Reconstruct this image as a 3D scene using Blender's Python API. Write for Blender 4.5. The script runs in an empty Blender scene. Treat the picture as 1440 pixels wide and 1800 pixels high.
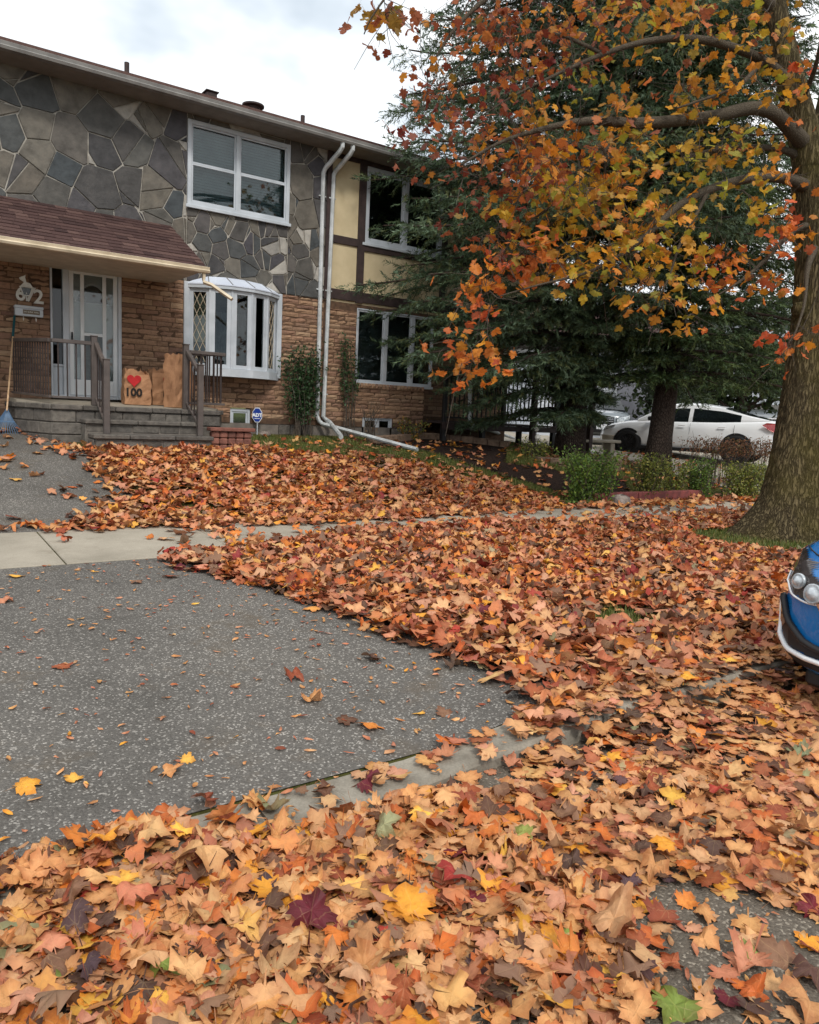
import bpy, math, random
import numpy as np
from mathutils import Vector, Matrix

# ------------------------------------------------------------------ camera, sky, sun, exposure
SC = bpy.context.scene
COL = SC.collection
rng = np.random.default_rng(11)
random.seed(11)
R = math.radians
YAW, PITCH, ROLL, FPX, EYE = R(34.95), R(7.55), R(2.73), 1330.0, 1.6
PW, PH = 1440.0, 1800.0
_f = np.array([math.sin(YAW)*math.cos(PITCH), math.cos(YAW)*math.cos(PITCH), -math.sin(PITCH)])
_r0 = np.array([math.cos(YAW), -math.sin(YAW), 0.0]); _u0 = np.cross(_r0, _f)
_r = math.cos(ROLL)*_r0 + math.sin(ROLL)*_u0
_u = -math.sin(ROLL)*_r0 + math.cos(ROLL)*_u0
_o = np.array([0.0, 0.0, EYE])
cam = bpy.data.cameras.new('camera'); cam_ob = bpy.data.objects.new('camera', cam); COL.objects.link(cam_ob)
cam.sensor_fit = 'HORIZONTAL'; cam.sensor_width = 36.0; cam.lens = 36.0*FPX/PW
cam.clip_start = 0.05; cam.clip_end = 2000
cam_ob.matrix_world = Matrix(((_r[0], _u[0], -_f[0], _o[0]), (_r[1], _u[1], -_f[1], _o[1]),
                              (_r[2], _u[2], -_f[2], _o[2]), (0, 0, 0, 1)))
SC.camera = cam_ob

SUN_EL, SUN_AZ = R(48), R(195)          # azimuth measured from +Y towards +X
w = bpy.data.worlds.new('World'); SC.world = w; w.use_nodes = True
nt = w.node_tree; nt.nodes.clear()
def wn(t, **k):
    n = nt.nodes.new(t)
    for a, b in k.items(): setattr(n, a, b)
    return n
wl = nt.links.new
sky = wn('ShaderNodeTexSky', sky_type='NISHITA', sun_disc=False, sun_elevation=SUN_EL, sun_rotation=SUN_AZ)
sky.air_density = 1.2; sky.dust_density = 1.5
tc = wn('ShaderNodeTexCoord'); sx = wn('ShaderNodeSeparateXYZ'); wl(tc.outputs['Generated'], sx.inputs[0])
zz = wn('ShaderNodeMath', operation='MAXIMUM'); wl(sx.outputs['Z'], zz.inputs[0]); zz.inputs[1].default_value = 0.0
za = wn('ShaderNodeMath', operation='ADD'); wl(zz.outputs[0], za.inputs[0]); za.inputs[1].default_value = 0.22
dx = wn('ShaderNodeMath', operation='DIVIDE'); wl(sx.outputs['X'], dx.inputs[0]); wl(za.outputs[0], dx.inputs[1])
dy = wn('ShaderNodeMath', operation='DIVIDE'); wl(sx.outputs['Y'], dy.inputs[0]); wl(za.outputs[0], dy.inputs[1])
cb = wn('ShaderNodeCombineXYZ'); wl(dx.outputs[0], cb.inputs[0]); wl(dy.outputs[0], cb.inputs[1]); cb.inputs[2].default_value = 3.7
n1 = wn('ShaderNodeTexNoise'); n1.inputs['Scale'].default_value = 1.55; n1.inputs['Detail'].default_value = 5; n1.inputs['Roughness'].default_value = 0.5
wl(cb.outputs[0], n1.inputs['Vector'])
r1 = wn('ShaderNodeValToRGB'); wl(n1.outputs['Fac'], r1.inputs[0])
r1.color_ramp.elements[0].position = 0.33; r1.color_ramp.elements[0].color = (3.9, 4.6, 5.3, 1)
r1.color_ramp.elements[1].position = 0.49; r1.color_ramp.elements[1].color = (8.2, 8.5, 8.7, 1)
e = r1.color_ramp.elements.new(0.41); e.color = (5.6, 6.2, 6.8, 1)
e = r1.color_ramp.elements.new(0.62); e.color = (9.6, 9.7, 9.8, 1)
n2 = wn('ShaderNodeTexNoise'); n2.inputs['Scale'].default_value = 0.5; n2.inputs['Detail'].default_value = 4
wl(cb.outputs[0], n2.inputs['Vector'])
r2 = wn('ShaderNodeMapRange'); wl(n2.outputs['Fac'], r2.inputs['Value'])
r2.inputs['From Min'].default_value = 0.25; r2.inputs['From Max'].default_value = 0.40
r2.inputs['To Min'].default_value = 0.75; r2.inputs['To Max'].default_value = 1.0
mx = wn('ShaderNodeMix', data_type='RGBA'); wl(r2.outputs[0], mx.inputs['Factor'])
wl(sky.outputs[0], mx.inputs['A']); wl(r1.outputs[0], mx.inputs['B'])
bg = wn('ShaderNodeBackground'); bg.inputs['Strength'].default_value = 0.1
wl(mx.outputs['Result'], bg.inputs['Color'])
wo = wn('ShaderNodeOutputWorld'); wl(bg.outputs[0], wo.inputs['Surface'])

sun = bpy.data.lights.new('sun', 'SUN'); sun.energy = 1.5; sun.angle = R(12); sun.color = (1.0, 0.95, 0.87)
sun_ob = bpy.data.objects.new('sun', sun); COL.objects.link(sun_ob)
_sd = Vector((math.sin(SUN_AZ)*math.cos(SUN_EL), math.cos(SUN_AZ)*math.cos(SUN_EL), math.sin(SUN_EL)))
sun_ob.rotation_euler = _sd.to_track_quat('Z', 'Y').to_euler(); sun_ob.location = (-6, -20, 25)
vs = SC.view_settings; vs.view_transform = 'Standard'; vs.look = 'None'; vs.gamma = 1.0; vs.exposure = 0.58
vs.use_curve_mapping = False

# ------------------------------------------------------------------ pixel of the photograph -> place in the world
def ray(x, y): return _f + (x-PW/2)/FPX*_r - (y-PH/2)/FPX*_u
def on_y(x, y, Y): d = ray(x, y); return _o + d*(Y-_o[1])/d[1]
def on_x(x, y, X): d = ray(x, y); return _o + d*(X-_o[0])/d[0]
def on_z(x, y, Z): d = ray(x, y); return _o + d*(Z-_o[2])/d[2]
def at(x, y, z): return _o + ray(x, y)*z
_GY = np.array([-80, 2.6, 6.6, 8.1, 9.0, 10.0, 11.0, 12.0, 13.6, 16.0, 60.0, 400.0])
_GZ = np.array([.12, .13, .21, .25, .40, .62, .82, .91, 1.04, 1.08, 1.2, 1.2])
def gz(x, y):
    x = np.asarray(x, float); y = np.asarray(y, float)
    z = np.interp(y, _GY, _GZ)
    k = np.clip((x-10.5)/5.0, 0, 1)*np.clip((y-8.1)/2, 0, 1)*np.clip((30-y)/12, 0, 1)
    z = z - 0.20*k*k*(3-2*k)
    z = z - 0.10*np.clip((2.95-x)/.7, 0, 1)*np.clip((4.8-y)/2.2, 0, 1)     # driveway apron runs down to the dropped curb
    return z
def on_ground(x, y):
    d = ray(x, y); t0, t1 = 0.5, 120.0
    for _ in range(60):
        t = (t0+t1)/2; p = _o+d*t
        zg = float(gz(p[0], p[1])) if p[1] > 2.6 else 0.0
        if p[2] > zg: t0 = t
        else: t1 = t
    return _o+d*t0

# ------------------------------------------------------------------ builders
WPOS = {}
def props(o, label=None, cat=None, group=None, kind=None):
    if label: o['label'] = label
    if cat: o['category'] = cat
    if group: o['group'] = group
    if kind: o['kind'] = kind
    return o
def empty(name, loc, label=None, cat=None, group=None, kind=None, local=False, rz=0.0):
    o = bpy.data.objects.new(name, None); COL.objects.link(o); o.location = tuple(float(c) for c in loc)
    o.empty_display_size = 0.1; o.rotation_euler = (0, 0, rz)
    WPOS[o] = np.zeros(3) if local else np.array([float(c) for c in loc])
    return props(o, label, cat, group, kind)
def link(name, me, parent=None, loc=None):
    o = bpy.data.objects.new(name, me); COL.objects.link(o)
    if parent is not None: o.parent = parent
    base = WPOS[parent] if parent is not None else np.zeros(3)
    if loc is not None:
        o.location = tuple(np.asarray(loc, float)-base); WPOS[o] = np.asarray(loc, float)
    else:
        WPOS[o] = base
    return o
def bulk(name, V, F, mat, parent=None, col=None, uv=None, smooth=False, **kw):
    V = np.asarray(V, np.float32); F = np.asarray(F, np.int32)
    base = WPOS[parent] if parent is not None else np.zeros(3)
    V = (V-base.astype(np.float32))
    me = bpy.data.meshes.new(name); k = F.shape[1]
    me.vertices.add(len(V)); me.vertices.foreach_set('co', V.ravel())
    me.loops.add(F.size); me.loops.foreach_set('vertex_index', F.ravel())
    me.polygons.add(len(F)); me.polygons.foreach_set('loop_start', np.arange(0, F.size, k, dtype=np.int32))
    me.polygons.foreach_set('loop_total', np.full(len(F), k, np.int32))
    if smooth: me.polygons.foreach_set('use_smooth', np.ones(len(F), bool))
    me.update(calc_edges=True)
    if col is not None:
        a = me.color_attributes.new('lc', 'FLOAT_COLOR', 'POINT'); a.data.foreach_set('color', np.asarray(col, np.float32).ravel())
    if uv is not None:
        u = me.uv_layers.new(name='uv'); u.data.foreach_set('uv', np.asarray(uv, np.float32)[F.ravel()].ravel())
    me.materials.append(mat)
    o = link(name, me, parent)
    return props(o, **kw)
class MB:
    def __init__(s): s.v = []; s.f = []; s.m = []
    def add(s, vs, fs, m=0):
        b = len(s.v); s.v += [tuple(float(c) for c in p) for p in vs]
        s.f += [tuple(i+b for i in f) for f in fs]; s.m += [m]*len(fs); return s
    def box(s, x0, x1, y0, y1, z0, z1, m=0, c=0.0):
        if c <= 0:
            vs = [(x, y, z) for z in (z0, z1) for y in (y0, y1) for x in (x0, x1)]
            return s.add(vs, [(0, 2, 3, 1), (4, 5, 7, 6), (0, 1, 5, 4), (2, 6, 7, 3), (0, 4, 6, 2), (1, 3, 7, 5)], m)
        return s.cbox(((x0+x1)/2, (y0+y1)/2, (z0+z1)/2), ((1, 0, 0), (0, 1, 0), (0, 0, 1)), ((x1-x0)/2, (y1-y0)/2, (z1-z0)/2), c, m)
    def cbox(s, cen, ax, h, c=0.004, m=0):
        # chamfered oriented box
        A = np.array(ax, float); cen = np.array(cen, float); c = min(c, min(h)*.45)
        vs = []; idx = {}
        for sx in (-1, 1):
            for sy in (-1, 1):
                for sz in (-1, 1):
                    for k in range(3):
                        p = np.array([sx*h[0], sy*h[1], sz*h[2]], float)
                        for j in range(3):
                            if j != k: p[j] -= (sx, sy, sz)[j]*c
                        idx[(sx, sy, sz, k)] = len(vs); vs.append(cen+p@A)
        fs = []
        for k in range(3):
            i, j = [(1, 2), (2, 0), (0, 1)][k]
            for sg in (-1, 1):
                q = []
                for a, b in ((-1, -1), (1, -1), (1, 1), (-1, 1)):
                    t = [0, 0, 0]; t[k] = sg; t[i] = a; t[j] = b; q.append(idx[(*t, k)])
                fs.append(tuple(q if sg > 0 else q[::-1]))
        for k in range(3):       # edge faces along axis k
            i, j = [(1, 2), (2, 0), (0, 1)][k]
            for a in (-1, 1):
                for b in (-1, 1):
                    t0 = [0, 0, 0]; t0[k] = -1; t0[i] = a; t0[j] = b
                    t1 = list(t0); t1[k] = 1
                    q = (idx[(*t0, i)], idx[(*t1, i)], idx[(*t1, j)], idx[(*t0, j)])
                    fs.append(q if a*b < 0 else q[::-1])
        for sx in (-1, 1):
            for sy in (-1, 1):
                for sz in (-1, 1):
                    q = (idx[(sx, sy, sz, 0)], idx[(sx, sy, sz, 1)], idx[(sx, sy, sz, 2)])
                    fs.append(q if sx*sy*sz > 0 else q[::-1])
        return s.add(vs, fs, m)
    def bar(s, a, b, w, h, m=0, c=0.0, up=(0, 0, 1)):
        a = np.array(a, float); b = np.array(b, float); d = b-a; L = np.linalg.norm(d); d = d/L
        up = np.array(up, float); sd = np.cross(up, d); n = np.linalg.norm(sd)
        if n < 1e-4: sd = np.array([1., 0, 0])
        else: sd /= n
        uu = np.cross(d, sd)
        return s.cbox((a+b)/2, (d, sd, uu), (L/2, w/2, h/2), c if c > 0 else 0.0008, m)
    def tube(s, pts, rad, n=8, cap=True, m=0, flat=None):
        pts = [np.array(p, float) for p in pts]
        if np.isscalar(rad): rad = [rad]*len(pts)
        b = len(s.v); prev = None; vs = []; fs = []
        for i, p in enumerate(pts):
            t = pts[min(i+1, len(pts)-1)]-pts[max(i-1, 0)]; t /= (np.linalg.norm(t)+1e-9)
            if prev is None:
                a = np.array([0, 0, 1.]) if abs(t[2]) < .9 else np.array([1., 0, 0])
                u = np.cross(a, t); u /= np.linalg.norm(u)
            else:
                u = prev-t*np.dot(prev, t); u /= (np.linalg.norm(u)+1e-9)
            prev = u; v = np.cross(t, u)
            for k in range(n):
                an = 2*math.pi*(k+.5)/n
                vs.append(p+rad[i]*(math.cos(an)*u+math.sin(an)*v*(flat or 1)))
        for i in range(len(pts)-1):
            for k in range(n):
                a0 = i*n+k; a1 = i*n+(k+1) % n
                fs.append((a0, a1, a1+n, a0+n))
        if cap:
            fs.append(tuple(range(n))[::-1]); fs.append(tuple(range((len(pts)-1)*n, len(pts)*n)))
        return s.add(vs, fs, m)
    def prism(s, poly, a, b, m=0):
        """poly: list of 3d points; extruded by vector b-a applied (a,b offsets)"""
        n = len(poly); a = np.array(a, float); b = np.array(b, float)
        vs = [np.array(p, float)+a for p in poly]+[np.array(p, float)+b for p in poly]
        fs = [tuple(range(n))[::-1], tuple(range(n, 2*n))]+[(i, (i+1) % n, n+(i+1) % n, n+i) for i in range(n)]
        return s.add(vs, fs, m)
    def lathe(s, prof, cen, axis=(0, 0, 1), n=24, m=0):
        ax = np.array(axis, float); ax /= np.linalg.norm(ax)
        a = np.array([1., 0, 0]) if abs(ax[0]) < .9 else np.array([0, 1., 0])
        u = np.cross(ax, a); u /= np.linalg.norm(u); v = np.cross(ax, u); cen = np.array(cen, float)
        vs = []; fs = []
        for r, h in prof:
            for k in range(n):
                an = 2*math.pi*k/n; vs.append(cen+ax*h+r*(math.cos(an)*u+math.sin(an)*v))
        for i in range(len(prof)-1):
            for k in range(n):
                a0 = i*n+k; a1 = i*n+(k+1) % n; fs.append((a0, a1, a1+n, a0+n))
        fs.append(tuple(range(n))[::-1]); fs.append(tuple(range((len(prof)-1)*n, len(prof)*n)))
        return s.add(vs, fs, m)
    def build(s, name, mats, parent=None, smooth=False, origin=None, fix=False, **kw):
        if not isinstance(mats, (list, tuple)): mats = [mats]
        base = WPOS[parent] if parent is not None else np.zeros(3)
        org = base if origin is None else np.array([float(c) for c in origin])
        me = bpy.data.meshes.new(name)
        me.from_pydata([tuple(np.array(p)-org) for p in s.v], [], s.f)
        for mm in mats: me.materials.append(mm)
        if len(mats) > 1: me.polygons.foreach_set('material_index', s.m)
        if smooth: me.polygons.foreach_set('use_smooth', [True]*len(s.f))
        if fix:
            import bmesh
            bm = bmesh.new(); bm.from_mesh(me); bmesh.ops.recalc_face_normals(bm, faces=bm.faces); bm.to_mesh(me); bm.free()
        me.update()
        o = link(name, me, parent, None if origin is None else org)
        return props(o, **kw)
def text_mesh(name, txt, size, depth, mat, parent, org, right, up, align='CENTER', bold=0.0, **kw):
    cu = bpy.data.curves.new(name, 'FONT'); cu.body = txt; cu.size = size; cu.extrude = depth/2; cu.align_x = align; cu.align_y = 'CENTER'
    cu.offset = bold; cu.resolution_u = 3
    tmp = bpy.data.objects.new(name, cu); COL.objects.link(tmp)
    dg = bpy.context.evaluated_depsgraph_get(); dg.update()
    me = bpy.data.meshes.new_from_object(tmp.evaluated_get(dg)); bpy.data.objects.remove(tmp)
    r = np.array(right, float); r /= np.linalg.norm(r); u = np.array(up, float); u -= r*np.dot(u, r); u /= np.linalg.norm(u); n = np.cross(r, u)
    base = WPOS[parent] if parent is not None else np.zeros(3)
    for v in me.vertices:
        c = np.array(v.co); v.co = tuple(np.array(org)+c[0]*r+c[1]*u+c[2]*n-base)
    me.materials.clear(); me.materials.append(mat)
    me.name = name
    o = link(name, me, parent)
    return props(o, **kw)

# ------------------------------------------------------------------ materials
def s2l(r, g, b):
    f = lambda c: c/12.92 if c <= .04045 else ((c+.055)/1.055)**2.4
    return (f(r/255), f(g/255), f(b/255), 1.0)
class NT:
    def __init__(s, name):
        s.mat = bpy.data.materials.new(name); s.mat.use_nodes = True; s.t = s.mat.node_tree; s.t.nodes.clear()
        s.out = s.n('ShaderNodeOutputMaterial')
    def n(s, t, ins=None, **k):
        nd = s.t.nodes.new(t)
        for a, b in k.items(): setattr(nd, a, b)
        for a, b in (ins or {}).items(): s.set(nd, a, b)
        return nd
    def set(s, nd, key, val):
        if isinstance(val, bpy.types.NodeSocket): s.t.links.new(val, nd.inputs[key])
        else: nd.inputs[key].default_value = val
    def math(s, op, a, b=0.0):
        nd = s.n('ShaderNodeMath', operation=op); s.set(nd, 0, a); s.set(nd, 1, b); return nd.outputs[0]
    def mix(s, f, a, b, bt='MIX'):
        nd = s.n('ShaderNodeMix', data_type='RGBA', blend_type=bt); s.set(nd, 'Factor', f); s.set(nd, 'A', a); s.set(nd, 'B', b); return nd.outputs['Result']
    def pos(s): return s.n('ShaderNodeNewGeometry').outputs['Position']
    def noise(s, vec, scale, detail=4, rough=.55):
        return s.n('ShaderNodeTexNoise', {'Vector': vec, 'Scale': scale, 'Detail': detail, 'Roughness': rough}).outputs['Fac']
    def ramp(s, f, stops, interp='LINEAR'):
        nd = s.n('ShaderNodeValToRGB', {0: f}); cr = nd.color_ramp; cr.interpolation = interp
        while len(cr.elements) < len(stops): cr.elements.new(0.5)
        for e, (p, c) in zip(cr.elements, stops): e.position = p; e.color = c if len(c) == 4 else (*c, 1)
        return nd.outputs[0]
    def bump(s, h, st=.3, dist=.01):
        return s.n('ShaderNodeBump', {'Height': h, 'Strength': st, 'Distance': dist}).outputs[0]
    def princ(s, col, rough=.7, normal=None, metal=0.0, spec=.4, coat=0.0, **ins):
        d = {'Base Color': col, 'Roughness': rough, 'Metallic': metal, 'Specular IOR Level': spec, 'Coat Weight': coat}
        d.update(ins); p = s.n('ShaderNodeBsdfPrincipled', d)
        if normal is not None: s.set(p, 'Normal', normal)
        return p.outputs[0]
    def done(s, sh): s.t.links.new(sh, s.out.inputs['Surface']); return s.mat
def simple(name, c, c2=None, scale=6, rough=.6, bump=.0, bscale=60, bdist=.004, metal=0, spec=.4, coat=0, mid=(.35, .65)):
    m = NT(name); p = m.pos(); c2 = c2 or tuple(x*.8 for x in c[:3])+(1,)
    col = m.ramp(m.noise(p, scale, 5), [(mid[0], c2), (mid[1], c)])
    nm = m.bump(m.noise(p, bscale, 4), bump, bdist) if bump > 0 else None
    return m.done(m.princ(col, rough, nm, metal, spec, coat))
def pieces(name, stops, rough=.85, island=False, mottle=.35, mscale=14, bump=.5, bscale=45, bdist=.008, spec=.25, extra=None):
    """material of many alike pieces: colour by piece, mottled by noise"""
    m = NT(name); p = m.pos()
    rnd = m.n('ShaderNodeNewGeometry').outputs['Random Per Island'] if island else m.n('ShaderNodeObjectInfo').outputs['Random']
    c = m.ramp(rnd, stops, 'LINEAR')
    nz = m.noise(p, mscale, 6, .65)
    c = m.mix(mottle, c, m.ramp(nz, [(.3, (.25, .24, .23, 1)), (.5, (.9, .9, .9, 1)), (.7, (1.5, 1.45, 1.4, 1))]), 'MULTIPLY')
    h = m.noise(p, bscale, 6, .6)
    if extra: c = extra(m, p, c)
    return m.done(m.princ(c, rough, m.bump(h, bump, bdist), 0, spec))
M = {}
def asphalt(name, dark, light, patch):
    m = NT(name); p = m.pos()
    v = m.n('ShaderNodeTexVoronoi', {'Vector': p, 'Scale': 120.0}); vc = v.outputs['Color']
    sep = m.n('ShaderNodeSeparateColor', {0: vc})
    base = m.ramp(sep.outputs[0], [(0.0, dark), (.6, tuple(x*1.35 for x in dark[:3])+(1,)), (.86, tuple(x*1.55 for x in dark[:3])+(1,)), (.93, light), (1.0, tuple(min(1, x*1.2) for x in light[:3])+(1,))])
    big = m.ramp(m.noise(p, .8, 7, .68), [(.3, (.66, .66, .65, 1)), (.5, (.95, .95, .95, 1)), (.72, (1.15, 1.14, 1.12, 1))])
    c = m.mix(1.0, base, big, 'MULTIPLY')
    st = m.ramp(m.noise(p, 1.7, 6, .7), [(.56, (0, 0, 0, 1)), (.72, (1, 1, 1, 1))])
    c = m.mix(m.math('MULTIPLY', st, patch), c, s2l(94, 82, 66))
    d = m.n('ShaderNodeTexVoronoi', {'Vector': p, 'Scale': 120.0}).outputs['Distance']
    fine = m.noise(p, 240, 3)
    h = m.math('ADD', m.math('MULTIPLY', d, -1.0), m.math('MULTIPLY', fine, .4))
    return m.done(m.princ(c, .85, m.bump(h, .7, .006), 0, .3))
M['road'] = asphalt('road asphalt', s2l(86, 79, 70), s2l(142, 133, 120), .5)
M['drive'] = asphalt('driveway asphalt', s2l(84, 81, 77), s2l(146, 142, 136), .65)
def concrete(name, a, b, sc=1.2):
    m = NT(name); p = m.pos()
    c = m.ramp(m.noise(p, sc, 7, .65), [(.3, b), (.65, a)])
    c = m.mix(.35, c, m.ramp(m.noise(p, 90, 3), [(.3, (.55, .54, .52, 1)), (.7, (1.2, 1.2, 1.2, 1))]), 'MULTIPLY')
    st = m.ramp(m.noise(p, 3.1, 7, .7), [(.56, (0, 0, 0, 1)), (.75, (1, 1, 1, 1))])
    c = m.mix(m.math('MULTIPLY', st, .45), c, s2l(98, 88, 72))
    return m.done(m.princ(c, .9, m.bump(m.noise(p, 130, 5), .4, .004), 0, .25))
M['concrete'] = concrete('sidewalk concrete', s2l(170, 162, 148), s2l(140, 133, 120))
M['curb'] = concrete('curb concrete', s2l(152, 146, 134), s2l(112, 106, 96), 3.5)
def ground_mat():
    m = NT('lawn soil and thatch'); p = m.pos()
    a = m.ramp(m.noise(p, 1.1, 6, .65), [(.3, s2l(72, 66, 40)), (.5, s2l(92, 92, 52)), (.7, s2l(74, 86, 44))])
    b = m.ramp(m.noise(p, 22, 6, .7), [(.3, (.4, .38, .35, 1)), (.7, (1.25, 1.2, 1.1, 1))])
    return m.done(m.princ(m.mix(.8, a, b, 'MULTIPLY'), .95, m.bump(m.noise(p, 60, 6, .7), .9, .03), 0, .1))
M['ground'] = ground_mat()
M['mulch'] = simple('bark mulch', s2l(62, 48, 42), s2l(30, 24, 22), 30, .95, 1.0, 60, .03, spec=.1)
M['stone'] = pieces('flagstone', [(0, s2l(56, 57, 62)), (.2, s2l(88, 85, 81)), (.36, s2l(70, 69, 76)), (.5, s2l(104, 99, 90)), (.66, s2l(66, 72, 76)), (.8, s2l(96, 90, 82)), (1, s2l(112, 108, 100))],
                    .75, mottle=.55, mscale=5, bump=.55, bscale=16, bdist=.02, spec=.35)
M['stone_pale'] = pieces('pale stone shard', [(0, s2l(140, 137, 132)), (1, s2l(176, 172, 164))], .75, mottle=.4, mscale=9, bump=.5, bscale=20, bdist=.015)
M['mortar'] = simple('pale mortar', s2l(172, 167, 158), s2l(140, 135, 127), 9, .95, .5, 80)
BR = [(0, s2l(124, 98, 80)), (.2, s2l(146, 116, 93)), (.4, s2l(160, 130, 104)), (.55, s2l(132, 102, 85)), (.7, s2l(154, 121, 99)), (.85, s2l(168, 141, 114)), (1, s2l(116, 88, 76))]
M['brick'] = pieces('tan brick', BR, .9, mottle=.32, mscale=20, bump=.8, bscale=40, bdist=.012)
M['brick_s'] = pieces('tan brick run', BR, .9, island=True, mottle=.32, mscale=20, bump=.8, bscale=40, bdist=.012)
M['brick_mortar'] = simple('brown mortar', s2l(104, 80, 62), s2l(76, 58, 46), 12, .95, .5, 80)
M['block'] = pieces('concrete wall block', [(0, s2l(84, 80, 76)), (.4, s2l(104, 99, 93)), (.7, s2l(94, 90, 86)), (1, s2l(116, 111, 104))], .92, mottle=.6, mscale=11, bump=.9, bscale=30, bdist=.015)
M['edgeblock'] = pieces('tan edging block', [(0, s2l(118, 98, 82)), (.5, s2l(138, 116, 98)), (1, s2l(104, 86, 74))], .92, mottle=.6, mscale=11, bump=.9, bscale=30, bdist=.012)
M['redblock'] = pieces('red patterned block', [(0, s2l(120, 80, 70)), (.5, s2l(138, 94, 82)), (1, s2l(104, 72, 64))], .9, mottle=.5, mscale=15, bump=.7, bscale=40, bdist=.01)
SH = [(0, s2l(62, 47, 46)), (.3, s2l(84, 64, 61)), (.6, s2l(74, 56, 54)), (1, s2l(98, 77, 72))]
M['shingle'] = pieces('brown asphalt shingle', SH, .95, mottle=.6, mscale=60, bump=.7, bscale=220, bdist=.004, spec=.15)
M['shingle_s'] = pieces('brown shingle run', SH, .95, island=True, mottle=.6, mscale=60, bump=.7, bscale=220, bdist=.004, spec=.15)
M['white'] = simple('white vinyl', s2l(194, 200, 207), s2l(176, 183, 190), 3, .45, .05, 40)
M['white_dirty'] = simple('weathered white aluminium', s2l(206, 210, 212), s2l(168, 172, 172), 5, .5, .1, 30)
M['door'] = simple('white steel door', s2l(222, 226, 228), s2l(208, 212, 216), 2, .5)
M['stormglass_panel'] = simple('pale door panel', s2l(205, 208, 206), s2l(190, 194, 194), 3, .5)
M['gutter'] = simple('taupe aluminium', s2l(138, 136, 133), s2l(116, 114, 112), 4, .5, .05, 30)
M['cream'] = simple('cream aluminium', s2l(206, 192, 168), s2l(178, 164, 140), 4, .5, .05, 30)
M['soffit'] = simple('taupe soffit', s2l(132, 126, 118), s2l(118, 112, 105), 5, .7)
M['soffit_c'] = simple('cream soffit', s2l(190, 178, 160), s2l(172, 160, 142), 5, .7)
M['stucco'] = simple('beige stucco', s2l(206, 190, 156), s2l(192, 176, 142), 3, .95, .5, 120, .006)
M['trim'] = simple('dark brown trim board', s2l(64, 50, 48), s2l(48, 37, 36), 8, .7, .2, 60)
M['rail'] = simple('brown powder coated rail', s2l(92, 84, 80), s2l(78, 71, 68), 6, .45, .05, 80)
M['baluster'] = simple('dark baluster', s2l(58, 48, 46), s2l(44, 36, 34), 9, .5)
M['black'] = simple('black metal', s2l(34, 33, 34), s2l(22, 22, 23), 9, .5)
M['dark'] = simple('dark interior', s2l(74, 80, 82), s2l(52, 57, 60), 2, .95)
M['blind'] = simple('slatted blind', s2l(150, 160, 162), s2l(132, 142, 145), 3, .7)
M['curtain'] = simple('grey curtain', s2l(126, 128, 126), s2l(92, 95, 95), 5, .9, .3, 20)
M['cream_blind'] = simple('cream blind', s2l(214, 206, 184), s2l(198, 190, 168), 5, .8)
M['foundation'] = simple('grey parging', s2l(128, 120, 112), s2l(96, 90, 85), 4, .95, .6, 50, .01)
def glass_mat(name, tint, rough=.02, a=.5):
    m = NT(name)
    tr = m.n('ShaderNodeBsdfTransparent', {'Color': tint}).outputs[0]
    gl = m.n('ShaderNodeBsdfGlossy', {'Color': (1, 1, 1, 1), 'Roughness': rough}).outputs[0]
    fr = m.n('ShaderNodeFresnel', {'IOR': 1.5}).outputs[0]
    k = m.math('MULTIPLY', fr, a*2)
    return m.done(m.n('ShaderNodeMixShader', {0: k, 1: tr, 2: gl}).outputs[0])
M['glass'] = glass_mat('window glass', (.68, .75, .76, 1))
M['glass_d'] = glass_mat('tinted glass', (.2, .24, .25, 1))
M['glass_lead'] = simple('leaded door glass', s2l(70, 70, 64), s2l(34, 36, 36), 40, .15)
def bark(name, a, b, c, sx, sz, bd, moss=0.0, ridged=False):
    m = NT(name); p = m.pos()
    mp = m.n('ShaderNodeMapping', {'Vector': p, 'Scale': (sx, sx, sz)}).outputs[0]
    wv = m.noise(p, 2.5, 3)
    mp2 = m.n('ShaderNodeVectorMath', {0: mp, 1: m.n('ShaderNodeCombineXYZ', {0: wv, 1: wv, 2: 0.0}).outputs[0]}, operation='ADD').outputs[0]
    if ridged:
        v = m.math('ABSOLUTE', m.math('SUBTRACT', m.noise(mp2, 1.0, 4, .6), .5)); n_ = m.noise(mp2, 2.6, 6, .7)
        h = m.math('ADD', m.math('MINIMUM', m.math('MULTIPLY', v, 5.0), .55), m.math('MULTIPLY', n_, .75))
    else:
        v = m.n('ShaderNodeTexVoronoi', {'Vector': mp2, 'Scale': 1.0}, feature='DISTANCE_TO_EDGE').outputs['Distance']
        n_ = m.noise(mp2, 2.0, 7, .7)
        h = m.math('ADD', m.math('MINIMUM', m.math('MULTIPLY', v, 1.6), .4), m.math('MULTIPLY', n_, .9))
    col = m.ramp(h, [(.2, a), (.55, b), (.95, c)])
    if moss > 0:
        k = m.ramp(m.noise(p, 1.3, 5, .6), [(.45, (0, 0, 0, 1)), (.65, (1, 1, 1, 1))])
        col = m.mix(m.math('MULTIPLY', k, moss), col, s2l(104, 96, 40))
    return m.done(m.princ(col, .95, m.bump(h, 1.0, bd), 0, .15))
M['maple_bark'] = bark('furrowed maple bark', s2l(32, 27, 21), s2l(78, 68, 49), s2l(120, 107, 80), 24, 3.2, .05, .4, True)
M['branch_bark'] = bark('maple branch bark', s2l(48, 42, 36), s2l(72, 64, 54), s2l(92, 84, 72), 40, 40, .008)
M['spruce_bark'] = bark('scaly spruce bark', s2l(24, 20, 18), s2l(58, 49, 44), s2l(88, 77, 70), 30, 14, .03)
M['twig'] = simple('grey twig', s2l(92, 82, 72), s2l(58, 50, 44), 20, .9, .3, 60)
M['spruce_twig'] = simple('brown spruce twig', s2l(66, 52, 44), s2l(42, 34, 30), 20, .95, .3, 60)
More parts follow.
